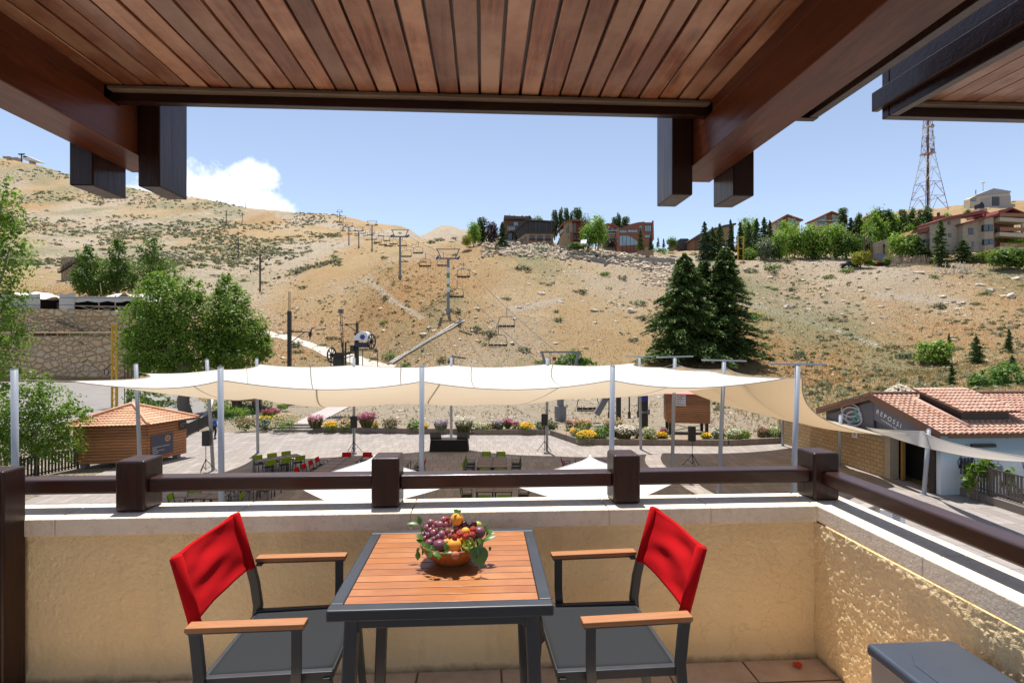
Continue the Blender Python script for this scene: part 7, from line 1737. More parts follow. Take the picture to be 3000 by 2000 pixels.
mb=MB(); mb.prism([(-1.2,.9),(-1.2,2.9),(.2,2.9),(.6,1.8),(.6,.9)],-.7,.7); mb.build('cab',mt_glass,o,bevel=.08); mb=MB(); mb.box(-1.6,1.6,-1,1,.45,.9); mb.prism([(.6,.9),(2.2,.9),(2.2,1.5),(.6,1.7)],-.9,.9); mb.build('chassis',M('orange_paint',(.55,.16,.02),.5),o,bevel=.06)
for y in (-1.15,.75): mb=MB(); mb.box(-1.7,1.7,y,y+.4,-.1,.5); mb.build('track',mt_tyre,o,bevel=.15)
mb=MB(); mb.bar((1.8,0,1.4),(3.0,0,2.4),.25); mb.bar((3.0,0,2.4),(3.4,0,.6),.2); mb.build('boom',M('orange_paint_b',(.55,.16,.02),.5),o)
o=facing('stick_fence','rough stick fence in front of the big stone house','fence',2665,776,find_d(2665,779)); s=find_d(2665,779)/FL
mb=MB(); rr=random.Random(2)
for k in range(60): x=(-55+k*1.9)*s; mb.tube([(x,0,-.4),(x+rr.uniform(-.2,.2),0,1.6+rr.uniform(0,1))],.06,4)
mb.build('sticks',mt_log2,o)
dp=thing('branch_pile','heap of bleached white branches on the slope at right','branches',on(2790,find_d(2790,800))); rr=random.Random(6)
mb=MB(); c0=on(2790,find_d(2795,803))
for k in range(26):
    x=rr.uniform(-5,5); a=rr.uniform(.2,2.9); L=rr.uniform(1.5,4.2); p=c0+Vector((x,rr.uniform(-1,1),0)); mb.tube([p,p+Vector((math.cos(a)*L*.7,rr.uniform(-.5,.5),abs(math.sin(a))*L*.75))],[.12,.05],5)
mb.build('branches',M('bleached_wood',(.58,.52,.44),.85),dp,world=True)
# ==== vegetation =====================================================================================
lm_bright=leafmat('bright_green_leaves',(.15,.26,.03),(.25,.37,.055),.45,.45); lm_mid=leafmat('mid_green_leaves',(.095,.175,.022),(.24,.355,.048),.4,.5); lm_deep=leafmat('deep_green_leaves',(.07,.135,.022),(.17,.265,.042),.35,.45)
lm_con=leafmat('conifer_needles',(.042,.085,.026),(.125,.185,.046),.5,.25,.6); lm_con2=leafmat('bluish_conifer_needles',(.036,.07,.034),(.085,.13,.052),.3,.22,.6); lm_pop=leafmat('poplar_leaves',(.050,.10,.028),(.10,.17,.045),.3,.36)
lm_oliv=leafmat('olive_scrub_leaves',(.075,.090,.035),(.14,.14,.06),.8,.2,.7); lm_grey=leafmat('grey_green_leaves',(.12,.16,.09),(.19,.22,.13),.6,.3); lm_purple=leafmat('purple_leaves',(.035,.022,.030),(.06,.04,.045),.4,.2); lm_yel=leafmat('yellow_green_leaves',(.22,.24,.02),(.33,.31,.03),.5,.35); lm_lush=leafmat('lush_green_leaves',(.06,.15,.015),(.11,.22,.03),1.0,.35)
mt_bark=M('grey_brown_bark',(.24,.19,.145),.9,var=.6,vs=3,bump=1,bs=9,stretch=(1,1,.3)); mt_bark2=M('dark_conifer_bark',(.075,.05,.035),.9,var=.5,vs=3,bump=.8,bs=9)
def trunk_mesh(mb,p0,p1,r0,r1,bend=.3,seed=1,n=6):
    rr=random.Random(seed); p0=Vector(p0);p1=Vector(p1); pts=[];rs=[]
    for i in range(n+1):
        q=i/n; pts.append(p0.lerp(p1,q)+Vector((rr.uniform(-1,1),rr.uniform(-1,1),0))*bend*math.sin(PI*q)); rs.append((r0+(r1-r0)*q)*(1.35 if i==0 else 1))
    mb.tube(pts,rs,10)
def tree_px(label,px,d,blobs,n,leaf,mat,trunk,name='broadleaf_tree',cat='tree',group=None,seed=1,zb=None,limbs=5,clump=14,spread=.3,tr=None):
    """blobs: (px,py,rpx,rpy[,depth offset]) around the trunk at px, depth d"""
    z=terr(px,d) if zb is None else zb; o=thing(name,label,cat,atz(px,d,z),-TH,group); s=d/FL; l0=(px-1500)/FL*d; bl=[]
    for b in blobs:
        bl.append(((b[0]-1500)*s-l0,(b[4] if len(b)>4 else 0),EYE+(HZ-b[1])*s-z,b[2]*s,b[2]*s*.9,b[3]*s))
    v=crown(bl,n,leaf,seed,clump,spread); npmesh('crown',v,4,mat,o)
    if trunk:
        mb=MB(); top=Vector((sum(b[0] for b in bl)/len(bl),0,sum(b[2] for b in bl)/len(bl))); x0,lean,r0=0,trunk[1],trunk[0]; fork=Vector((lean,0,top.z*.45)); trunk_mesh(mb,(0,0,-.3),fork,r0,r0*.75,.35*r0,seed)
        for b in bl[:limbs]: trunk_mesh(mb,fork-Vector((0,0,.3)),Vector((b[0],b[1],b[2]+b[5]*.3)),r0*.5,r0*.08,.4,seed+3)
        mb.build('trunk',tr or mt_bark,o,smooth=True)
    return o
# near left tree, leafy bush, the big pair, trees behind the tent
tree_px('leafy tree at the left edge of the photo, its crown cut by the frame',-130,22,[(-60,640,95,105),(10,590,50,75),(-20,760,95,90),(28,740,38,45),(-10,880,75,80),(36,860,30,38),(-30,1000,95,90),(34,985,52,46),(-20,1100,60,60),(-200,700,150,200),(-200,950,150,180),(15,660,42,38)],15000,.15,lm_mid,(.28,0),seed=11,zb=Z0)
tree_px('bushy bright green tree between the far left pole and the log kiosk',105,28.5,[(70,1180,60,60),(150,1190,62,55),(105,1130,40,45),(40,1240,60,65),(130,1270,75,60),(205,1235,50,45),(60,1310,70,50),(170,1310,60,45),(245,1205,22,18),(5,1290,50,70)],11000,.15,lm_mid,(.10,0),seed=12,zb=Z0,limbs=8)
tree_px('big round broadleaf tree behind the log kiosk with a thick trunk',540,53.6,[(480,900,80,85),(440,960,75,75),(545,930,70,85),(500,1010,95,60),(420,1030,60,55),(575,1020,55,60),(470,840,48,40),(560,860,45,45),(390,985,30,40),(540,1075,70,28),(450,1080,55,25)],24000,.27,lm_mid,(.62,.25),seed=13,limbs=7,clump=20,spread=.26,zb=terr(540,53.6))
tree_px('pointed broadleaf tree right of the big round one behind the sail',690,56,[(668,850,34,45),(672,895,55,55),(690,950,78,65),(655,985,62,60),(735,985,52,55),(700,1030,80,50),(770,1020,30,35),(650,1050,50,30),(665,818,16,22)],18000,.27,lm_mid,(.35,-.2),seed=14,limbs=7,clump=20,spread=.26)
for i,(lab,px,bl) in enumerate((('left rounded tree of the three behind the striped tent',262,[(255,770,28,40),(262,815,42,40),(235,830,25,28),(285,840,28,28),(258,738,14,22)]),('middle rounded tree of the three behind the striped tent',345,[(345,745,22,38),(340,795,38,45),(365,820,30,35),(320,830,30,30),(350,715,12,20)]),('right tallest tree of the three behind the striped tent',445,[(430,740,24,38),(455,735,22,38),(440,790,45,45),(485,800,40,40),(505,835,34,30),(415,825,34,35),(460,840,40,30),(448,708,14,18)]))):
    tree_px(lab,px,112,bl,6500,.42,lm_deep,(.4,0),group='trees behind the striped tent',seed=20+i,zb=terr(px,112),clump=16)
tree_px('thin young tree beside the lattice post behind the kiosk roof',425,48,[(425,1150,45,22),(460,1175,40,18),(400,1170,26,18)],900,.24,lm_deep,(.06,0),seed=31)
# big conifer pair on the right
def conifer_tree(label,px,pyb,d,h_px,r_px,seed,n,per,size,mat,name='conifer_tree',group=None,droop=.25,tr=True,power=.85,base=.06):
    s=d/FL; o=facing(name,label,'tree',px,pyb,d,group); v=conifer(h_px*s,r_px*s,seed,n,per,size,droop,base,power); npmesh('crown',v,4,mat,o)
    if tr:
        mb=MB(); trunk_mesh(mb,(0,0,-.5),(0,0,h_px*s*.9),max(.08,r_px*s*.085),.03,.1,seed); mb.build('trunk',mt_bark2,o,smooth=True)
    return o
conifer_tree('large dark conifer, the left and fuller tree of the pair on the right slope',2005,1072,77,325,138,41,240,110,.80,lm_con,droop=.2,power=.72,base=.08)
conifer_tree('large dark conifer, the right and taller tree of the pair on the right slope',2125,1070,79,342,124,42,240,100,.80,lm_con,droop=.2,power=.68,base=.10)
conifer_tree('dark conifer filling the gap between the large pair on the right slope',2062,1066,80,300,132,44,170,80,.8,lm_con,droop=.2,power=.65,base=.1)
conifer_tree('small dark conifer at the foot of the large pair on the right',2180,1062,74,70,38,43,30,30,.6,lm_con,power=.7)
# prototypes reused for distant trees
def proto_np(name,v,mat,trunkh=0,r=.2,tm=None):
    o=thing(name,'x','tree'); npmesh('crown',v,4,mat,o)
    if trunkh: mb=MB(); trunk_mesh(mb,(0,0,-.6),(0,0,trunkh),r,r*.4,.1,3); mb.build('trunk',tm or mt_bark,o,smooth=True)
    return o
def blobs_round(h,r,seed):
    rr=random.Random(seed); out=[(0,0,h*.5,r*.85,r*.85,h*.44)]
    for k in range(7): a=rr.uniform(0,6.28); q=rr.uniform(.3,.6)*r; out.append((math.cos(a)*q,math.sin(a)*q,h*rr.uniform(.22,.84),r*.5,r*.5,h*.22))
    return out
def blobs_poplar(h,r,seed):
    rr=random.Random(seed); return [(rr.uniform(-.2,.2)*r,rr.uniform(-.2,.2)*r,h*(.16+.095*k),r*(1-.07*abs(k-3.5)**1.3)*.9,r*.8,h*.11) for k in range(9)]
PRO={}
for k,m_ in (('bright',lm_bright),('mid',lm_mid),('deep',lm_deep),('grey',lm_grey),('purple',lm_purple),('yellow',lm_yel)):
    for v_ in range(2 if k in('bright','mid','deep') else 1): PRO[k,v_]=('broadleaf_tree',crown(blobs_round(10,4,50+v_*7+len(k)),2600,.75,60+v_,10,.5),m_)
PRO['poplar',0]=('poplar_tree',crown(blobs_poplar(14,1.9,5),2200,.7,71,10,.5),lm_pop); PRO['poplar',1]=('poplar_tree',crown(blobs_poplar(14,1.7,9),2200,.7,72,10,.5),lm_pop)
PRO['conifer',0]=('conifer_tree',conifer(12,3.2,81,110,30,1.0,.2,.02,.7,0,.9),lm_con2); PRO['conifer',1]=('conifer_tree',conifer(12,3.6,82,110,30,1.0,.2,.02,.65,0,.9),lm_con); PRO['conifer',2]=('conifer_tree',conifer(12,3.0,83,120,30,.9,.16,.02,.85,0,.7),lm_con)
BASEH={'poplar':14,'conifer':12}; BASER={'poplar':1.9,'conifer':3.3}; made={}
def place(kind,var,label,px,yb,yt,wpx,d,group='trees along the ridge',cat='tree'):
    nm,v,m_=PRO[kind,var]
    if (kind,var) not in made: made[kind,var]=o=proto_np(nm,v,m_,BASEH.get(kind,10)*.7,.28,mt_bark2 if kind=='conifer' else mt_bark)
    else: o=dup(made[kind,var])
    o.location=at(px,yb,d); s=d/FL; hz=(yb-yt)*s/BASEH.get(kind,10); hx=wpx*s/(2*BASER.get(kind,4)); o.scale=(hx,hx,hz); o.rotation_euler=(0,0,rng.uniform(0,6.28)); tag(o,label,cat,group)
T=[('yellow',0,'yellowish green bush tree at the left end of the ridge trees',1368,722,690,30,150),('bright',0,'round green tree left of the dark poplar at the ridge end',1388,718,655,42,156),('poplar',0,'dark green poplar at the left end of the ridge',1412,716,636,30,162),('purple',0,'purple leaved tree between poplar and timber chalet',1440,718,653,40,160),('conifer',0,'dark conifer in front of the timber chalet',1472,724,650,44,150),('mid',0,'small green tree peeping over the netted house roof',1578,690,634,26,185),
 ('poplar',0,'left poplar of the trio behind the netted house',1625,700,617,22,185),('poplar',1,'middle poplar of the trio behind the netted house',1643,700,613,20,186),('poplar',0,'right poplar of the trio behind the netted house',1659,700,611,20,187),('poplar',1,'thin pale poplar above the curved roof house',1674,700,622,14,188),('poplar',0,'tall poplar behind the curved roof house',1688,700,610,22,186),('poplar',1,'second tall poplar behind the curved roof house',1699,700,614,18,187),('grey',0,'grey green willowy tree right of the curved roof house',1714,700,626,34,184),
 ('bright',1,'broad green tree right of the curved roof house',1722,728,660,44,150),('bright',0,'tall bright tree in front of the half hidden stone house',1752,728,638,60,149),('purple',0,'dark purple shrub before the arched window',1790,730,696,40,152),('poplar',0,'left poplar behind the modern rust house',1803,700,635,22,182),('poplar',1,'middle poplar behind the modern rust house',1813,700,628,18,183),('poplar',0,'right poplar behind the modern rust house',1833,700,634,26,182),
 ('conifer',1,'dark conifer in front of the glass wall of the rust house',1876,732,670,26,150),('conifer',0,'slim conifer at the right corner of the rust house',1906,732,688,20,150),('conifer',2,'small distant conifer right of the rust house',1928,724,694,14,170),('conifer',0,'tiny distant conifer in the ridge gap',1944,724,698,12,172),('deep',0,'low tree beside the dark chalets in the ridge gap',1968,728,692,30,168),('deep',1,'shrub at the foot of the curved roof house',1690,732,712,50,146)]
for a in T: place(*a)
Q=[('conifer',0,150,1085,822,130),('conifer',1,205,1085,862,110),('conifer',1,255,1085,838,120),('conifer',0,330,1085,808,90),('conifer',2,395,1085,825,110),('conifer',1,455,1080,830,90),('bright',0,455,1000,808,120),('conifer',0,510,1060,802,110),('conifer',1,560,1060,795,120),('conifer',0,600,1060,812,90),('grey',0,568,1085,915,120),('bright',1,665,1080,890,110),('bright',0,720,1075,832,120),('mid',0,770,1080,880,110),('bright',1,850,1080,858,140),('conifer',1,905,1080,900,60),('bright',0,985,1075,862,150),('bright',1,1050,1075,845,120),('deep',0,1130,1080,880,130),('conifer',0,1160,930,795,110),('poplar',0,1105,860,725,60),('poplar',1,1212,960,772,60),('deep',1,1215,1080,930,100),('deep',0,1270,1080,905,120),('mid',1,1330,1060,740,160),('poplar',0,1405,1000,745,90),('poplar',1,1340,1000,742,80),('mid',0,1460,1000,768,110),('poplar',0,1522,960,738,60),('mid',1,1510,1000,800,160),('poplar',1,1580,960,742,66),('deep',0,1600,980,800,90),('poplar',0,1655,960,738,66),('poplar',1,1692,950,730,60),('mid',0,1725,900,790,80),('mid',1,1800,850,765,80),('deep',1,1960,800,735,40),('conifer',2,1235,1080,900,60),('conifer',1,1290,1080,890,60),('deep',0,640,1085,960,80),('mid',1,470,1085,1000,90),('deep',1,930,1080,960,90)]
KN={'conifer':'dark conifer','bright':'bright green tree','mid':'mid green tree','deep':'deep green tree','poplar':'tall poplar','grey':'silvery grey tree'}
def where(x): return 'by the yellow frame' if x<420 else ('below the left chalet' if x<700 else ('below both twin chalets' if x<1080 else ('right of the twin chalets' if x<1300 else ('left of the mast' if x<1560 else 'below the mast'))))
cnt={}
for (k,v_,x,yb,yt,wz) in Q:
    p,b_=z4(x,yb); _,t_=z4(x,yt); w_=wz/2.352; d=find_d(p,min(766,b_)) if b_>740 else 195; d=min(d,200)
    key=(k,where(x)); cnt[key]=cnt.get(key,0)+1
    place(k,v_,'%s number in the ridge wood'%KN[k],p,b_+4,t_,w_,d,'trees of the wood on the right ridge'); ob_=made[k,v_] if made[k,v_].get('label','').endswith('ridge wood') and cnt[key]==0 else None
    Q_last=[o for o in COL.objects if o.get('label')=='%s number in the ridge wood'%KN[k]][-1]; Q_last['label']='%s in the ridge wood, %s, %s from left'%(KN[k],where(x),ORD[cnt[key]-1])
dH=find_d(2880,760); 
for a in (('bright',1,'bright rounded tree left of the big stone house',z5(660,0)[0],z5(0,1000)[1],z5(0,640)[1],68),('conifer',1,'broad conifer between the bright tree and the tall spruce',z5(900,0)[0],z5(0,1010)[1],z5(0,680)[1],58),('conifer',2,'tall layered spruce in front of the big stone house',z5(1200,0)[0],z5(0,1050)[1],z5(0,440)[1],70),('conifer',1,'short broad conifer under the bay window of the stone house',z5(1510,0)[0],z5(0,1010)[1],z5(0,720)[1],62),('bright',0,'round topped bright tree before the stone house balconies',z5(2050,0)[0],z5(0,930)[1],z5(0,620)[1],82),('bright',1,'bright tree cut by the right edge beside the stone house',z5(2330,0)[0],z5(0,930)[1],z5(0,680)[1],60),('deep',0,'dark green thicket under the balconies of the stone house',z5(2120,0)[0],z5(0,1110)[1],z5(0,800)[1],90),('deep',1,'dark thicket at the right edge under the stone house',z5(2290,0)[0],z5(0,1120)[1],z5(0,850)[1],70),('yellow',0,'yellow green rounded shrub on the crest left of the excavator',z5(100,0)[0],z5(0,1085)[1],z5(0,890)[1],48),('mid',0,'low green shrub right of the yellow shrub',z5(220,0)[0],z5(0,1085)[1],z5(0,1000)[1],30),('yellow',0,'yellow green hedge shrub left of the dark thicket',z5(1840,0)[0],z5(0,1010)[1],z5(0,870)[1],40),('mid',1,'round hedge shrub under the stone house',z5(1710,0)[0],z5(0,1010)[1],z5(0,890)[1],30),('deep',1,'hedge behind the stick fence',z5(500,0)[0],z5(0,1060)[1],z5(0,940)[1],30),('conifer',0,'small conifer touching the stone wing',z5(1010,0)[0],z5(0,1010)[1],z5(0,800)[1],50)):
    d=min(135,find_d(a[3],min(790,a[4]+6))); place(*a[:7],d,'trees around the big stone house')
def z9(x,y): return (2300+x/2.613,900+y/2.613)
for i,(x,yt,yb,w_,lab) in enumerate(((1255,195,335,24,'behind the light green shrub'),(1462,220,430,48,'in the middle of the right slope'),(1715,165,345,40,'highest on the right slope'),(1275,430,592,42,'lowest, just above the restaurant roof'),(1738,365,495,30,'above the big bush at right'),(1215,330,445,36,'at the foot of the light green shrub'))):
    p,b_=z9(x,yb); _,t_=z9(x,yt); d=find_d(p,b_); place('conifer',(2,1,2)[i%3],'small young conifer %s'%lab,p,b_+2,t_,w_,d,'young conifers on the right slope')
p,b_=z9(1140,440); place('bright',0,'light green spreading shrub among the young conifers',p,b_,z9(0,262)[1],84,find_d(p,b_),'shrubs on the right slope','shrub')
p,b_=z9(1600,660); tree_px('big bright green bush behind the restaurant roof at right',p,52,[(z9(1500,0)[0],z9(0,590)[1],32,38),(z9(1600,0)[0],z9(0,560)[1],40,38),(z9(1700,0)[0],z9(0,530)[1],40,42),(z9(1780,0)[0],z9(0,610)[1],45,40),(z9(1640,0)[0],z9(0,640)[1],50,30),(z9(1880,0)[0],z9(0,660)[1],50,40),(z9(1450,0)[0],z9(0,620)[1],16,22)],6500,.24,lm_lush,(.06,0),'bush','shrub',seed=33,limbs=6)
tree_px('lush green bush behind the lower lift gantry',1668,66,[(1650,1062,22,20),(1680,1050,26,24),(1705,1064,26,18),(1640,1070,18,12),(1725,1068,22,12)],2600,.26,lm_lush,None,'bush','shrub',seed=34)
for k,(x,yt,yb,w_) in enumerate(((1470,1165,1340,70),(1555,1140,1345,50),(1715,1232,1390,60),(1400,1240,1360,36))):
    q=z9(x,yb); tree_px('broad leaved fig plant before the mural, %s from left'%ORD[(1,2,3,0)[k]],q[0],24.2,[(z9(x,0)[0],z9(0,yt+30)[1],w_*.22,12),(z9(x-20,0)[0],z9(0,yt+70)[1],w_*.25,12),(z9(x+25,0)[0],z9(0,yt+85)[1],w_*.25,12),(z9(x,0)[0],z9(0,yt+130)[1],w_*.3,14)],130,.24,lm_mid,(.025,0),'fig_plant','plant','fig plants in front of the mural',seed=90+k,zb=Z0,limbs=4,clump=5,spread=.6)
# ---- flower beds ----------------------------------------------------------------------------------------
fm={}
for k,(a,b_) in {'yellow':((.75,.42,.01),(.80,.52,.02)),'pink':((.45,.12,.22),(.55,.25,.33)),'magenta':((.35,.03,.14),(.45,.08,.22)),'white':((.62,.58,.52),(.70,.66,.60)),'peach':((.62,.36,.26),(.66,.46,.36)),'lilac':((.30,.20,.36),(.38,.28,.42)),'rust':((.25,.09,.06),(.32,.14,.09)),'wheat':((.40,.28,.15),(.48,.36,.20))}.items(): fm[k]=leafmat(k+'_petals',a,b_,2,.2,.7)
def clump(kind,label,px,py,w_px,h_px,d,leafm,flower=None,nf=120,n=420,leaf=.10,fs=.06,spiky=False,seed=1,z=None,grp='flower clumps in the plaza planters'):
    s=d/FL; w_=w_px*s*.54; h_=h_px*s*1.05; rs=np.random.RandomState(seed); l=(px-1500)/FL*d
    o=thing(kind,label,'plant',at(px,py,d) if z is None else cw(l,d,z),rng.uniform(0,6.28),grp)
    if spiky:
        m_=n; a=rs.rand(m_)*6.28; r_=np.sqrt(rs.rand(m_))*w_*.55; base=np.stack([np.cos(a)*r_,np.sin(a)*r_*.8,np.zeros(m_)],1); dirv=np.stack([np.cos(a)*.55*rs.rand(m_),np.sin(a)*.5*rs.rand(m_),np.ones(m_)],1); dirv/=np.linalg.norm(dirv,axis=1)[:,None]
        L=h_*(.55+.5*rs.rand(m_)); nrm=rand_dirs(m_,rs); nrm-=dirv*np.sum(nrm*dirv,1)[:,None]; nrm/=np.linalg.norm(nrm,axis=1)[:,None]+1e-9; side=np.cross(nrm,dirv)*.016
        v=np.stack([base-side,base+dirv*L[:,None]*.55+side*1.6,base+dirv*L[:,None],base+dirv*L[:,None]*.5-side*1.6],1).reshape(-1,3); npmesh('foliage',v,4,leafm,o)
        tips=base+dirv*L[:,None]
    else:
        v=crown([(0,0,h_*.48,w_,w_*.8,h_*.5)],n,leaf,seed,8,.5); npmesh('foliage',v,4,leafm,o); a=rand_dirs(600,rs); a[:,2]=np.abs(a[:,2]); tips=a*np.array([w_,w_*.8,h_*.52])*(.9+.15*rs.rand(600))[:,None]+np.array([0,0,h_*.5])
    if flower:
        idx=rs.randint(0,len(tips),nf); c=tips[idx]+rs.normal(size=(nf,3))*.03; nr=rs.normal(size=(nf,3))*.5+np.array([0,-.2,1]); nr/=np.linalg.norm(nr,axis=1)[:,None]; npmesh('blossom',leaf_quads(c,nr,fs,rs,.95),4,fm[flower],o)
    return o
def q6(x,y): return (650+x/3.136,1000+y/3.136)
def q7(x,y): return (1250+x/3.136,1000+y/3.136)
def q8(x,y): return (1850+x/3.135,950+y/3.135)
F=[('flower_clump','rust coloured flowers at the left end of the far planter',*q6(215,800),150/3.1,90/3.1,43.4,lm_deep,'rust',160,420,False),('flower_clump','yellow and orange flowers behind the left pole',*q6(400,740),130/3.1,50/3.1,44.6,lm_mid,'yellow',170,260,False),('flower_clump','magenta flowers at the left above the yellow ones',*q6(450,715),170/3.1,90/3.1,45.6,lm_mid,'magenta',360,420,True),('lavender_bush','grey green bush right of the left pole in the planter',*q6(390,800),110/3.1,80/3.1,43.3,lm_grey,None,0,500,False),('rose_bush','rose bush with peach blossoms in the left planter',*q6(580,795),250/3.1,130/3.1,43.1,lm_mid,'peach',190,520,False),
 ('flower_clump','pinkish spiky flowers left of the yellow pair',*q6(860,800),170/3.1,115/3.1,43,lm_oliv,'pink',260,420,True),('flower_clump','bright yellow flowers left of the second loudspeaker',*q6(995,797),130/3.1,55/3.1,42.8,lm_mid,'yellow',260,240,False),('rose_bush','cream rose bush spilling over the kerb by the loudspeaker',*q6(1140,810),120/3.1,95/3.1,42.7,lm_mid,'peach',140,320,False),('flower_clump','tall magenta spiky flowers right of the second loudspeaker',*q6(1330,800),160/3.1,130/3.1,42.9,lm_oliv,'magenta',330,460,True),('flower_clump','small yellow flowers beside the tall magenta ones',*q6(1410,795),55/3.1,45/3.1,42.6,lm_mid,'yellow',110,120,False),('lavender_bush','olive grey bush at the right end of the left planter',*q6(1545,797),150/3.1,80/3.1,42.8,lm_oliv,'rust',60,520,False),('lavender_bush','bright green bush left of the middle near pole',*q6(1755,812),100/3.1,90/3.1,42.4,lm_lush,None,0,380,False),('flower_clump','tiny yellow clump behind the middle near pole',*q6(1868,808),50/3.1,40/3.1,42.3,lm_mid,'yellow',80,90,False),
 ('lavender_bush','lavender bush right of the middle near pole',*q7(130,815),180/3.1,85/3.1,42.4,lm_grey,'lilac',150,600,True),('flower_clump','airy white flowering bush behind the stage table',*q7(340,850),200/3.1,150/3.1,42.2,lm_oliv,'white',360,420,True),('flower_clump','white flowers right of the airy bush',*q7(490,815),120/3.1,60/3.1,42.2,lm_mid,'white',150,220,False),('rose_bush','small rust and green bush before the gravel',*q7(575,812),90/3.1,50/3.1,42.3,lm_mid,'rust',80,200,False),('lavender_bush','dense lavender bush in the middle planter',*q7(660,812),130/3.1,80/3.1,42.3,lm_grey,'lilac',80,600,True),('flower_clump','dark red spikes between lavender and yellow flowers',*q7(745,805),60/3.1,85/3.1,42.5,lm_deep,'magenta',140,160,True),('flower_clump','deep red flowers left of the round yellow clump',*q7(815,808),80/3.1,60/3.1,42.3,lm_deep,'magenta',160,180,False),('flower_clump','round bright yellow clump left of the third loudspeaker',*q7(915,810),150/3.1,55/3.1,42.1,lm_mid,'yellow',330,260,False),('lavender_bush','grey bush behind the third loudspeaker',*q7(1060,806),110/3.1,70/3.1,42.3,lm_grey,None,0,460,False),('lavender_bush','olive bush right of the third loudspeaker',*q7(1155,806),100/3.1,70/3.1,42.4,lm_oliv,None,0,420,False),
 ('flower_clump','rust pink flowers at the inner corner of the right planter',*q7(1305,790),80/3.1,60/3.1,41.8,lm_mid,'pink',130,200,False),('flower_clump','tall mixed white and peach flowers behind the right planter',*q7(1430,830),200/3.1,110/3.1,40.6,lm_mid,'peach',240,420,True),('flower_clump','orange flowers in front of the mixed tall ones',*q7(1360,850),90/3.1,45/3.1,39.6,lm_mid,'yellow',120,160,False),('lavender_bush','dark green bush behind the large yellow clump',*q7(1430,880),180/3.1,80/3.1,38.9,lm_grey,None,0,480,False),('flower_clump','large round bright yellow clump in the right planter',*q7(1475,900),180/3.1,75/3.1,38.0,lm_mid,'yellow',420,320,False),('lavender_bush','bright green rounded shrub right of the large yellow clump',*q7(1600,895),120/3.1,105/3.1,38.2,lm_lush,None,0,520,False),('flower_clump','wheat coloured ornamental grass behind the near right pole',*q7(1720,870),220/3.1,150/3.1,39.5,lm_oliv,'wheat',260,620,True),('flower_clump','airy white flowering bush right of the near right pole',*q7(1810,905),180/3.1,120/3.1,38.1,lm_oliv,'white',360,420,True),('flower_clump','lilac pink flowers left of the farthest crossbar pole',*q7(1925,890),70/3.1,80/3.1,38.1,lm_deep,'lilac',190,200,False),('flower_clump','white daisies right of the farthest crossbar pole',*q7(2040,895),130/3.1,95/3.1,38.0,lm_mid,'white',230,360,False),
 ('flower_clump','yellow flowers under the left stilt of the hut',*q8(275,1045),95/3.1,50/3.1,38.2,lm_mid,'yellow',190,180,False),('flower_clump','pink flowers above the yellow ones by the hut stilt',*q8(295,1005),60/3.1,50/3.1,38.8,lm_mid,'pink',130,130,False),('flower_clump','yellow flowers right of the last loudspeaker',*q8(690,1042),90/3.1,40/3.1,38.1,lm_mid,'yellow',100,220,False),('lavender_bush','grey green bush with white flowers left of the third crossbar pole',*q8(790,1045),110/3.1,90/3.1,38.1,lm_grey,'white',70,420,False),('flower_clump','white flowers right of the third crossbar pole',*q8(940,1050),130/3.1,80/3.1,38.0,lm_mid,'white',200,320,False),('lavender_bush','green bush at the right end of the long planter',*q8(1030,1040),100/3.1,65/3.1,38.2,lm_mid,None,0,360,False),('flower_clump','rust coloured bush left of the white flowers by the far pole',*q8(1215,1035),110/3.1,75/3.1,38.8,lm_oliv,'rust',120,380,False),('flower_clump','white flowering bush left of the short far pole',*q8(1320,1040),150/3.1,90/3.1,38.9,lm_mid,'white',220,420,False),('flower_clump','yellow flowers between the short far pole and the wall',*q8(1465,1055),80/3.1,50/3.1,38.8,lm_mid,'yellow',150,180,False),('flower_clump','pale pink flowers against the stone restaurant wall',*q8(1560,1075),90/3.1,60/3.1,38.6,lm_mid,'pink',120,220,False)]
for i,(kind,lab,px,py,w_,h_,d,lmx,fl_c,nf,n,spk) in enumerate(F):
    clump(kind,lab,px,py,w_,h_,d,lmx,fl_c,int(nf*1.7),n,.16 if not spk else .1,.105,spk,100+i)
# greenery round the left hut and path
for i,(px,py,w_,h_,d,lab) in enumerate(((668,1205,50,18,51,'low green plants under the small stilted hut'),(700,1212,60,16,49,'low shrub line left of the gravel path'),(838,1185,24,16,54,'small shrub on the right verge of the gravel path'),(850,1172,24,14,57,'upper small shrub on the right verge of the gravel path'),(826,1200,26,16,50,'lower small shrub on the right verge of the gravel path'))):
    clump('ground_shrub',lab,px,py,w_,h_,d,lm_mid,None,0,300,.16,.1,False,300+i,None,'low shrubs by the gravel path')
for i in range(15):
    px=205+i*17; 
    if i==8: continue
    o=clump('lavender_bush','grey green lavender tuft on the ledge between the stone walls',px,987,18,15,91.2,lm_grey,None,0,90,.35,.1,True,400+i,terr(px,91.2)-.05,'lavender tufts on the stone ledge')
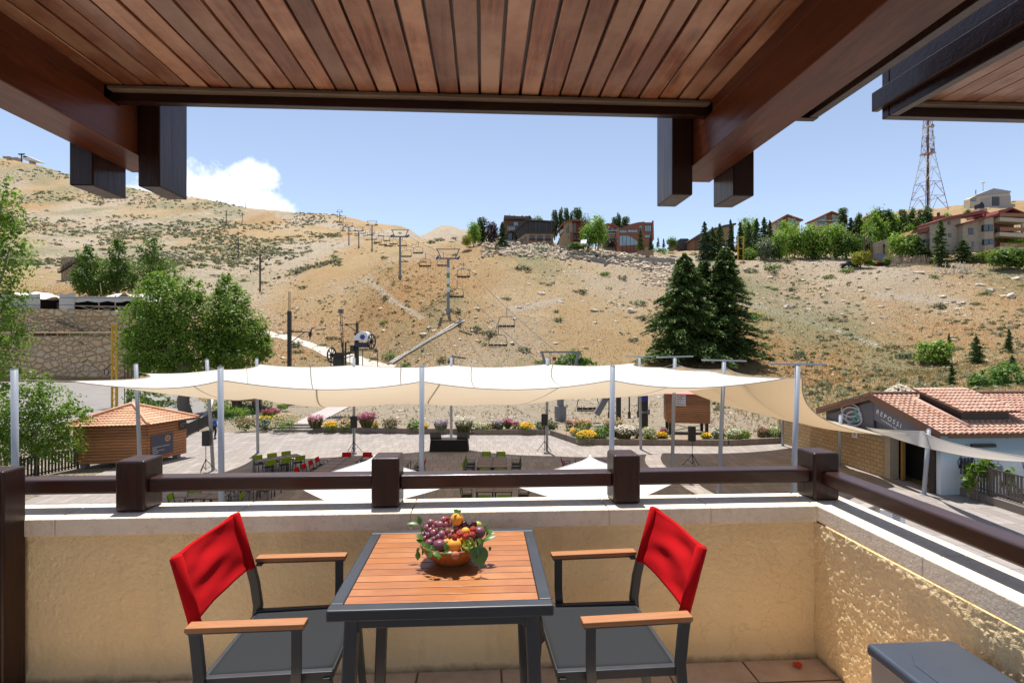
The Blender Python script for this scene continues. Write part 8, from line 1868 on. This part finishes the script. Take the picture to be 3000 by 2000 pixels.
# ---- scrub, rocks, grass on the slope ---------------------------------------------------------------------
rs=np.random.RandomState(5)
SH=[]
for k in range(4):
    nr_=crown([(0,0,.35,.9,.8,.42),(.5,.2,.3,.5,.5,.3),(-.5,-.1,.25,.5,.5,.3)],230,.26,500+k,7,.5); SH.append((nr_,(lm_oliv,lm_deep,lm_oliv,lm_grey)[k]))
shp={}
def hill_free(px,d,py):
    if px<470 and d<112: return False
    return True
shr=0; tries=0
keyshr=[(870,678,1.5),(980,755,1.7),(985,740,1.4),(1525,790,1.6),(1545,795,1.6),(1770,806,1.6),(1432,980,1.3),(1485,878,1.2),(1130,880,1.4),(1140,1048,1.2),(1700,860,1.6),(1870,895,1.9),(2140,720,1.6),(2260,790,2.2),(2300,770,2.2),(2200,800,1.8),(2320,850,1.4),(2480,800,1.8),(2100,945,1.6),(2340,1036,1.4),(2440,940,1.3),(2210,935,2.0),(1330,700,3.0),(1290,706,2.2),(1265,714,2.0),(1935,738,3.0),(1450,735,2.4),(1590,736,2.2)]
pts=[(px,find_d(px,py),s) for px,py,s in keyshr]
while len(pts)<285:
    px=rs.uniform(-50,3050); d=60+rs.uniform(0,1)**1.5*290
    if not hill_free(px,d,0): continue
    r_,g_,o_=masks(px,d,terr(px,d))
    if rs.rand()>.25+g_*1.2: continue
    pts.append((px,d,rs.uniform(.4,1.1)*(1+d/260)))
for i,(px,d,s) in enumerate(pts):
    k=i%4
    if k not in shp:
        o=thing('scrub_bush','x','shrub'); npmesh('foliage',SH[k][0],4,SH[k][1],o); shp[k]=o
    else: o=dup(shp[k])
    o.location=on(px,d,-.05); o.rotation_euler=(0,0,rs.uniform(0,6.28)); s*=.95; o.scale=(s,s,s*rs.uniform(.55,.9)); tag(o,'low dry olive scrub bush scattered on the tan slope','shrub','scrub bushes on the hillside')
def scrubfield(name,n,px0,px1,d0,d1,size,mat,thr,sc,q=7):
    P=[];S=[]
    while len(P)<n:
        px=rs.uniform(px0,px1); d=d0+rs.rand()**1.2*(d1-d0)
        if not hill_free(px,d,0): continue
        X,Y,_=atz(px,d,0)
        if mn.fractal(Vector((X*sc,Y*sc*.7,21)),.9,2.,4)+rs.uniform(-.25,.25)<thr: continue
        P.append(atz(px,d,terr(px,d))); S.append(size*rs.uniform(.5,1.3))
    P=np.array([tuple(p) for p in P]); S=np.array(S); idx=np.repeat(np.arange(n),q); off=rand_dirs(n*q,rs)*np.array([1,1,.45])*(S[idx]*.55)[:,None]; off[:,2]=np.abs(off[:,2])
    nr=off/(np.linalg.norm(off,axis=1)[:,None]+1e-9)+rs.normal(size=(n*q,3))*.5+np.array([0,0,.5]); nr/=np.linalg.norm(nr,axis=1)[:,None]
    o=npmesh(name,leaf_quads(P[idx]+off,nr,S[idx]*.75,rs,.8),4,mat); o['kind']='stuff'
lm_scr=leafmat('grey_olive_scrub',(.13,.14,.075),(.235,.22,.13),.05,.2,.8); lm_scr2=leafmat('brown_olive_scrub',(.20,.17,.09),(.29,.235,.13),.05,.2,.8)
scrubfield('upper_slope_scrub',4600,-60,1000,175,490,1.5,lm_scr,.07,.021); scrubfield('mid_slope_scrub',2400,-60,3060,64,210,.55,lm_scr2,.10,.03); scrubfield('low_slope_scrub',500,1950,3060,50,150,.7,lm_scr,.18,.035)
mt_rock=M('pale_limestone',(.56,.48,.38),.9,var=.6,vs=1.3,col2=(.38,.30,.22),bump=.8,bs=5)
def rock_v(seed,n=1):
    rr=np.random.RandomState(seed); import itertools
    bm=[];
    phi=(1+5**.5)/2; V=np.array([(-1,phi,0),(1,phi,0),(-1,-phi,0),(1,-phi,0),(0,-1,phi),(0,1,phi),(0,-1,-phi),(0,1,-phi),(phi,0,-1),(phi,0,1),(-phi,0,-1),(-phi,0,1)])/1.9
    return V*(.72+.5*rr.rand(12))[:,None]
RF=[(0,11,5),(0,5,1),(0,1,7),(0,7,10),(0,10,11),(1,5,9),(5,11,4),(11,10,2),(10,7,6),(7,1,8),(3,9,4),(3,4,2),(3,2,6),(3,6,8),(3,8,9),(4,9,5),(2,4,11),(6,2,10),(8,6,7),(9,8,1)]
def rocks(name,pts,mat,parent=None,kind='stuff',cat=None,label=None):
    V=[];Fc=[]; base=[rock_v(700+k) for k in range(10)]
    for i,(p,s) in enumerate(pts):
        b_=base[i%10]; a=rs.uniform(0,6.28); c_,s_=math.cos(a),math.sin(a); q=b_*np.array([s*rs.uniform(.8,1.6),s*rs.uniform(.7,1.2),s*rs.uniform(.4,.8)]); x=q[:,0]*c_-q[:,1]*s_; y=q[:,0]*s_+q[:,1]*c_
        n=len(V); V += [(p[0]+x[j],p[1]+y[j],p[2]+q[j,2]) for j in range(12)]; Fc += [(a_+n,b__+n,c__+n) for a_,b__,c__ in RF]
    me=bpy.data.meshes.new(name); me.from_pydata(V,[],Fc); me.materials.append(mat); me.update(); o=bpy.data.objects.new(name,me); COL.objects.link(o)
    if parent: o.parent=parent
    tag(o,label,cat,None,kind); return o
rp_=[]
while len(rp_)<3400:
    px=rs.uniform(-60,3060); d=50+rs.uniform(0,1)**1.7*330
    if not hill_free(px,d,0): continue
    if d<66 and rs.rand()>.12: continue
    r_,g_,o_=masks(px,d,terr(px,d))
    if rs.rand()>.12+r_*1.1: continue
    rp_.append((on(px,d,0),(.10+.35*rs.rand()**3.5)*(.7+d/190)*(.5 if d<66 else 1)))
rocks('scattered_stones',rp_,mt_rock)
rub=[]
for k in range(950):
    px=rs.uniform(1410,1960); y0=740+ (0 if px<1650 else 8); d=rs.uniform(139,158)
    if px>1650 and d<140: d+=6
    rub.append((on(px,d,rs.uniform(-.1,.7)),rs.uniform(.2,.7)*(1.5 if rs.rand()<.05 else 1)))
for k in range(420):
    a=rs.uniform(0,6.28); r_=rs.rand()**.5; px=2632+62*r_*math.cos(a); d=50+3.2*r_*math.sin(a); rub.append((on(px,d,1.25*(1-r_)+.1),rs.uniform(.08,.28)))
for k in range(300):
    px=rs.uniform(1880,2110); d=rs.uniform(125,140); rub.append((on(px,d,.1),rs.uniform(.15,.6)))
rocks('limestone_rubble',rub,mt_rock)
bl=[]
for i,(px,py,s) in enumerate(((1585,862,1.3),(1620,830,1.0),(1738,913,1.3),(1850,915,1.5),(2185,792,1.6),(2215,780,1.3),(2320,862,1.1),(2350,822,.9),(2900,855,1.6),(2870,840,1.4),(2960,870,1.5),(2690,800,1.2),(2440,762,1.2),(2470,760,1.2),(2310,905,1.4),(2600,850,1.0),(2975,820,1.1),(1520,903,.8),(1395,905,.8),(1500,1010,.7),(1715,1020,.7),(1240,985,.8),(2255,815,.9),(2130,905,.8),(2760,870,1.1),(2820,890,1.0))):
    d=find_d(px,py); o=rocks('boulder',[(Vector((0,0,.05)),s*.68)],mt_rock,None,None,'boulder','pale limestone boulder lying on the dry slope'); o.location=on(px,d); o['group']='pale boulders on the hillside'
# dry grass tufts
def tufts(name,n,gen,h0,h1,mats,wd=.5):
    P=np.zeros((n,3)); H=np.zeros(n)
    for i in range(n):
        p,k=gen(); P[i]=p; H[i]=h0+(h1-h0)*rs.rand()**1.6*k
    a=rs.rand(n)*6.28; out=[]
    for j in range(4):
        aa=a+j*1.6+rs.rand(n)*.8; dv=np.stack([np.cos(aa),np.sin(aa),np.zeros(n)],1); sd_=np.stack([-np.sin(aa),np.cos(aa),np.zeros(n)],1); tip=P+dv*(H*.55*(.3+rs.rand(n)))[:,None]+np.array([0,0,1])*H[:,None]; w_=(H*.09+.012)[:,None]
        b_=P+dv*(H*.15)[:,None]; out.append(np.stack([b_-sd_*w_,b_+sd_*w_,tip+sd_*w_*.15,tip-sd_*w_*.15],1))
    v=np.stack(out,1).reshape(-1,3); o=npmesh(name,v,4,mats); o['kind']='stuff'; return o
lm_dry=leafmat('dry_grass_blades',(.36,.235,.11),(.46,.33,.18),.15,.3,.8); lm_rust=leafmat('rust_grass_blades',(.36,.18,.06),(.46,.26,.10),.15,.3,.8); lm_sage=leafmat('sage_grass_blades',(.20,.19,.095),(.28,.255,.135),.2,.3,.8)
def gen_h(test,d0=64,d1=150,pw=1.4,x0=-60,x1=3060):
    def g():
        while True:
            px=rs.uniform(x0,x1); d=d0+rs.uniform(0,1)**pw*(d1-d0)
            if not hill_free(px,d,0): continue
            z=terr(px,d)
            if rs.rand()<test(*masks(px,d,z)): return atz(px,d,z-.03),(.75+d/190)
    return g
tufts('dry_grass',26000,gen_h(lambda r,g,o:.05+.95*(1-r)*(1-g)),.07,.24,lm_dry); tufts('rust_grass',20000,gen_h(lambda r,g,o:.02+1.2*o*o*(1-r)),.07,.25,lm_rust); tufts('sage_grass',12000,gen_h(lambda r,g,o:.02+1.4*g*g+.3*g),.08,.28,lm_sage)
tufts('verge_grass',800,gen_h(lambda r,g,o:max(0,mn.noise(Vector((o*9,g*9,2)))+.1),47,64,1.0,800,2350),.05,.2,lm_dry); tufts('verge_sage',420,gen_h(lambda r,g,o:max(0,mn.noise(Vector((o*7,g*7,5)))+.1),47,56,1.0,960,2000),.08,.32,lm_sage)
tufts('lower_slope_grass',9000,gen_h(lambda r,g,o:.35+g,41,66,1.0,2080,3080),.06,.26,lm_dry); tufts('lower_slope_sage',4500,gen_h(lambda r,g,o:.05+1.2*g,41,66,1.0,2080,3080),.07,.3,lm_sage)
lg=gen_h(lambda r,g,o:1,49,72,1.0,600,800); tufts('green_verge',2500,lambda:lg(),.1,.3,lm_lush)
# ---- people -----------------------------------------------------------------------------------------------
def skinmesh(name,pts,edges,rad,mat,parent,sub=1,root=0):
    me=bpy.data.meshes.new(name); me.from_pydata([tuple(p) for p in pts],edges,[]); ob=bpy.data.objects.new(name,me); COL.objects.link(ob); ob.parent=parent
    sk=ob.modifiers.new('sk','SKIN'); sk.use_smooth_shade=True
    if not me.skin_vertices: 
        bpy.context.view_layer.objects.active=ob; bpy.ops.mesh.customdata_skin_add()
    for i,v in enumerate(me.skin_vertices[0].data): r_=rad[i]; v.radius=(r_,r_) if not isinstance(r_,tuple) else r_; v.use_root=(i==root)
    sb=ob.modifiers.new('sb','SUBSURF'); sb.levels=sub; sb.render_levels=sub
    dg=bpy.context.evaluated_depsgraph_get(); m2=bpy.data.meshes.new_from_object(ob.evaluated_get(dg)); ob.modifiers.clear(); ob.data=m2; m2.materials.clear(); m2.materials.append(mat); m2.polygons.foreach_set('use_smooth',[True]*len(m2.polygons)); return ob
mt_skin=M('skin',(.42,.24,.16),.6,var=.1); mt_hair=M('dark_hair',(.02,.014,.010),.7); mt_shirt=M('royal_blue_cotton',(.02,.10,.42),.85,var=.3,vs=8); mt_trou=M('navy_trousers',(.015,.02,.05),.9,var=.3,vs=8); mt_shoe=M('black_shoe',(.01,.01,.01),.6)
def person(label,loc,rz,shirt,trou,scale=1.0):
    o=thing('person',label,'person',loc,rz); o.scale=(scale,)*3
    J=dict(pel=(0,0,.95),wai=(0,0,1.10),che=(0,.02,1.32),nek=(0,.01,1.47),hd0=(0,-.01,1.55),hd1=(0,-.005,1.66),hd2=(0,.005,1.72),lsh=(-.19,.02,1.40),lel=(-.25,.06,1.13),lwr=(-.24,-.06,.92),lha=(-.235,-.10,.84),rsh=(.19,.02,1.40),rel=(.25,.08,1.13),rwr=(.26,.02,.90),rha=(.255,-.02,.82),lhi=(-.095,0,.90),lkn=(-.11,-.08,.50),lan=(-.11,.03,.09),lto=(-.12,-.12,.03),rhi=(.095,0,.90),rkn=(.10,-.01,.49),ran=(.11,.20,.12),rto=(.115,.07,.03))
    ks=list(J); ix={k:i for i,k in enumerate(ks)}; E=[('pel','wai'),('wai','che'),('che','nek'),('nek','hd0'),('hd0','hd1'),('hd1','hd2'),('che','lsh'),('lsh','lel'),('lel','lwr'),('lwr','lha'),('che','rsh'),('rsh','rel'),('rel','rwr'),('rwr','rha'),('pel','lhi'),('lhi','lkn'),('lkn','lan'),('lan','lto'),('pel','rhi'),('rhi','rkn'),('rkn','ran'),('ran','rto')]
    rad=dict(pel=(.14,.10),wai=(.125,.09),che=(.15,.10),nek=.055,hd0=.075,hd1=.095,hd2=.06,lsh=.06,lel=.042,lwr=.03,lha=.032,rsh=.06,rel=.042,rwr=.03,rha=.032,lhi=.085,lkn=.058,lan=.042,lto=.04,rhi=.085,rkn=.058,ran=.042,rto=.04)
    pts=[J[k] for k in ks]; ed=[(ix[a],ix[b_]) for a,b_ in E]; rr_=[rad[k] for k in ks]
    # fingers and thumbs
    for h_,w_ in (('lha','lwr'),('rha','rwr')):
        b_=Vector(J[h_]); dv=(b_-Vector(J[w_])).normalized()
        for k in range(5):
            off=Vector((0,(-.028+.014*k),0)) if k<4 else Vector((0,-.04,.03)); pts.append(tuple(b_+off+dv*(.05+.012*(1-abs(k-1.5)/2)))); rr_.append(.009); ed.append((ix[h_],len(pts)-1))
    skinmesh('body',pts,ed,rr_,mt_skin,o,1,0)
    def sub(name,keys,grow,mat,over={}):
        kk=[k for k in ks if k in keys]; jx={k:i for i,k in enumerate(kk)}; e_=[(jx[a],jx[b_]) for a,b_ in E if a in jx and b_ in jx]; r_=[]
        for k in kk: v=over.get(k,rad[k]); r_.append(tuple(q+grow for q in v) if isinstance(v,tuple) else v+grow)
        skinmesh(name,[J[k] for k in kk],e_,r_,mat,o,1,0)
    sub('shirt',('pel','wai','che','lsh','lel','rsh','rel','nek','lwr','rwr'),.022,shirt,{'nek':.03,'lwr':.028,'rwr':.028}); sub('trousers',('pel','lhi','lkn','lan','rhi','rkn','ran'),.024,trou)
    mb=MB(); mb.sphere((0,.02,1.675),.112,12,8,(.92,1,1.0)); hr=mb.build('hair',mt_hair,o,smooth=True)
    me=hr.data
    for v in me.vertices:
        if v.co.y<-.02 and v.co.z<1.70: v.co.y=-.02+(v.co.y+.02)*.15
        if v.co.z<1.60: v.co.z=1.60
    for s in (-1,1): mb=MB(); mb.sphere((s*.034,-.092,1.645),.012,8,6); mb.build('eye',mt_blk,o,smooth=True); mb=MB(); mb.sphere((s*.098,.005,1.64),.03,8,6,(.35,.7,1.1)); mb.build('ear',mt_skin,o,smooth=True)
    mb=MB(); mb.add([(-.014,-.09,1.60),(.014,-.09,1.60),(0,-.118,1.605),(0,-.092,1.645)],[(0,1,2),(0,2,3),(2,1,3)]); mb.build('nose',mt_skin,o); mb=MB(); mb.box(-.025,.025,-.097,-.09,1.57,1.578); mb.build('mouth',M('lips',(.35,.12,.10),.6),o)
    for k in ('l','r'):
        a=Vector(J[k+'an']); b_=Vector(J[k+'to']); mb=MB(); mb.tube([a+Vector((0,.04,-.05)),(a+b_)/2+Vector((0,0,-.01)),b_],[.05,.052,.04],10); mb.build('shoe',mt_shoe,o,smooth=True)
    return o
pq=gz(626,1284); person('person in a blue top and dark trousers walking away beside the kiosk fence',pq+Vector((0,0,.004)),R(170)-TH,mt_shirt,mt_trou,1.0)
p=on(2750,find_d(2750,775)); person('tiny person in a pale top standing before the spruce at the stone house',p,R(20),M('pale_blue_top',(.45,.52,.62),.9),mt_trou,1.0)
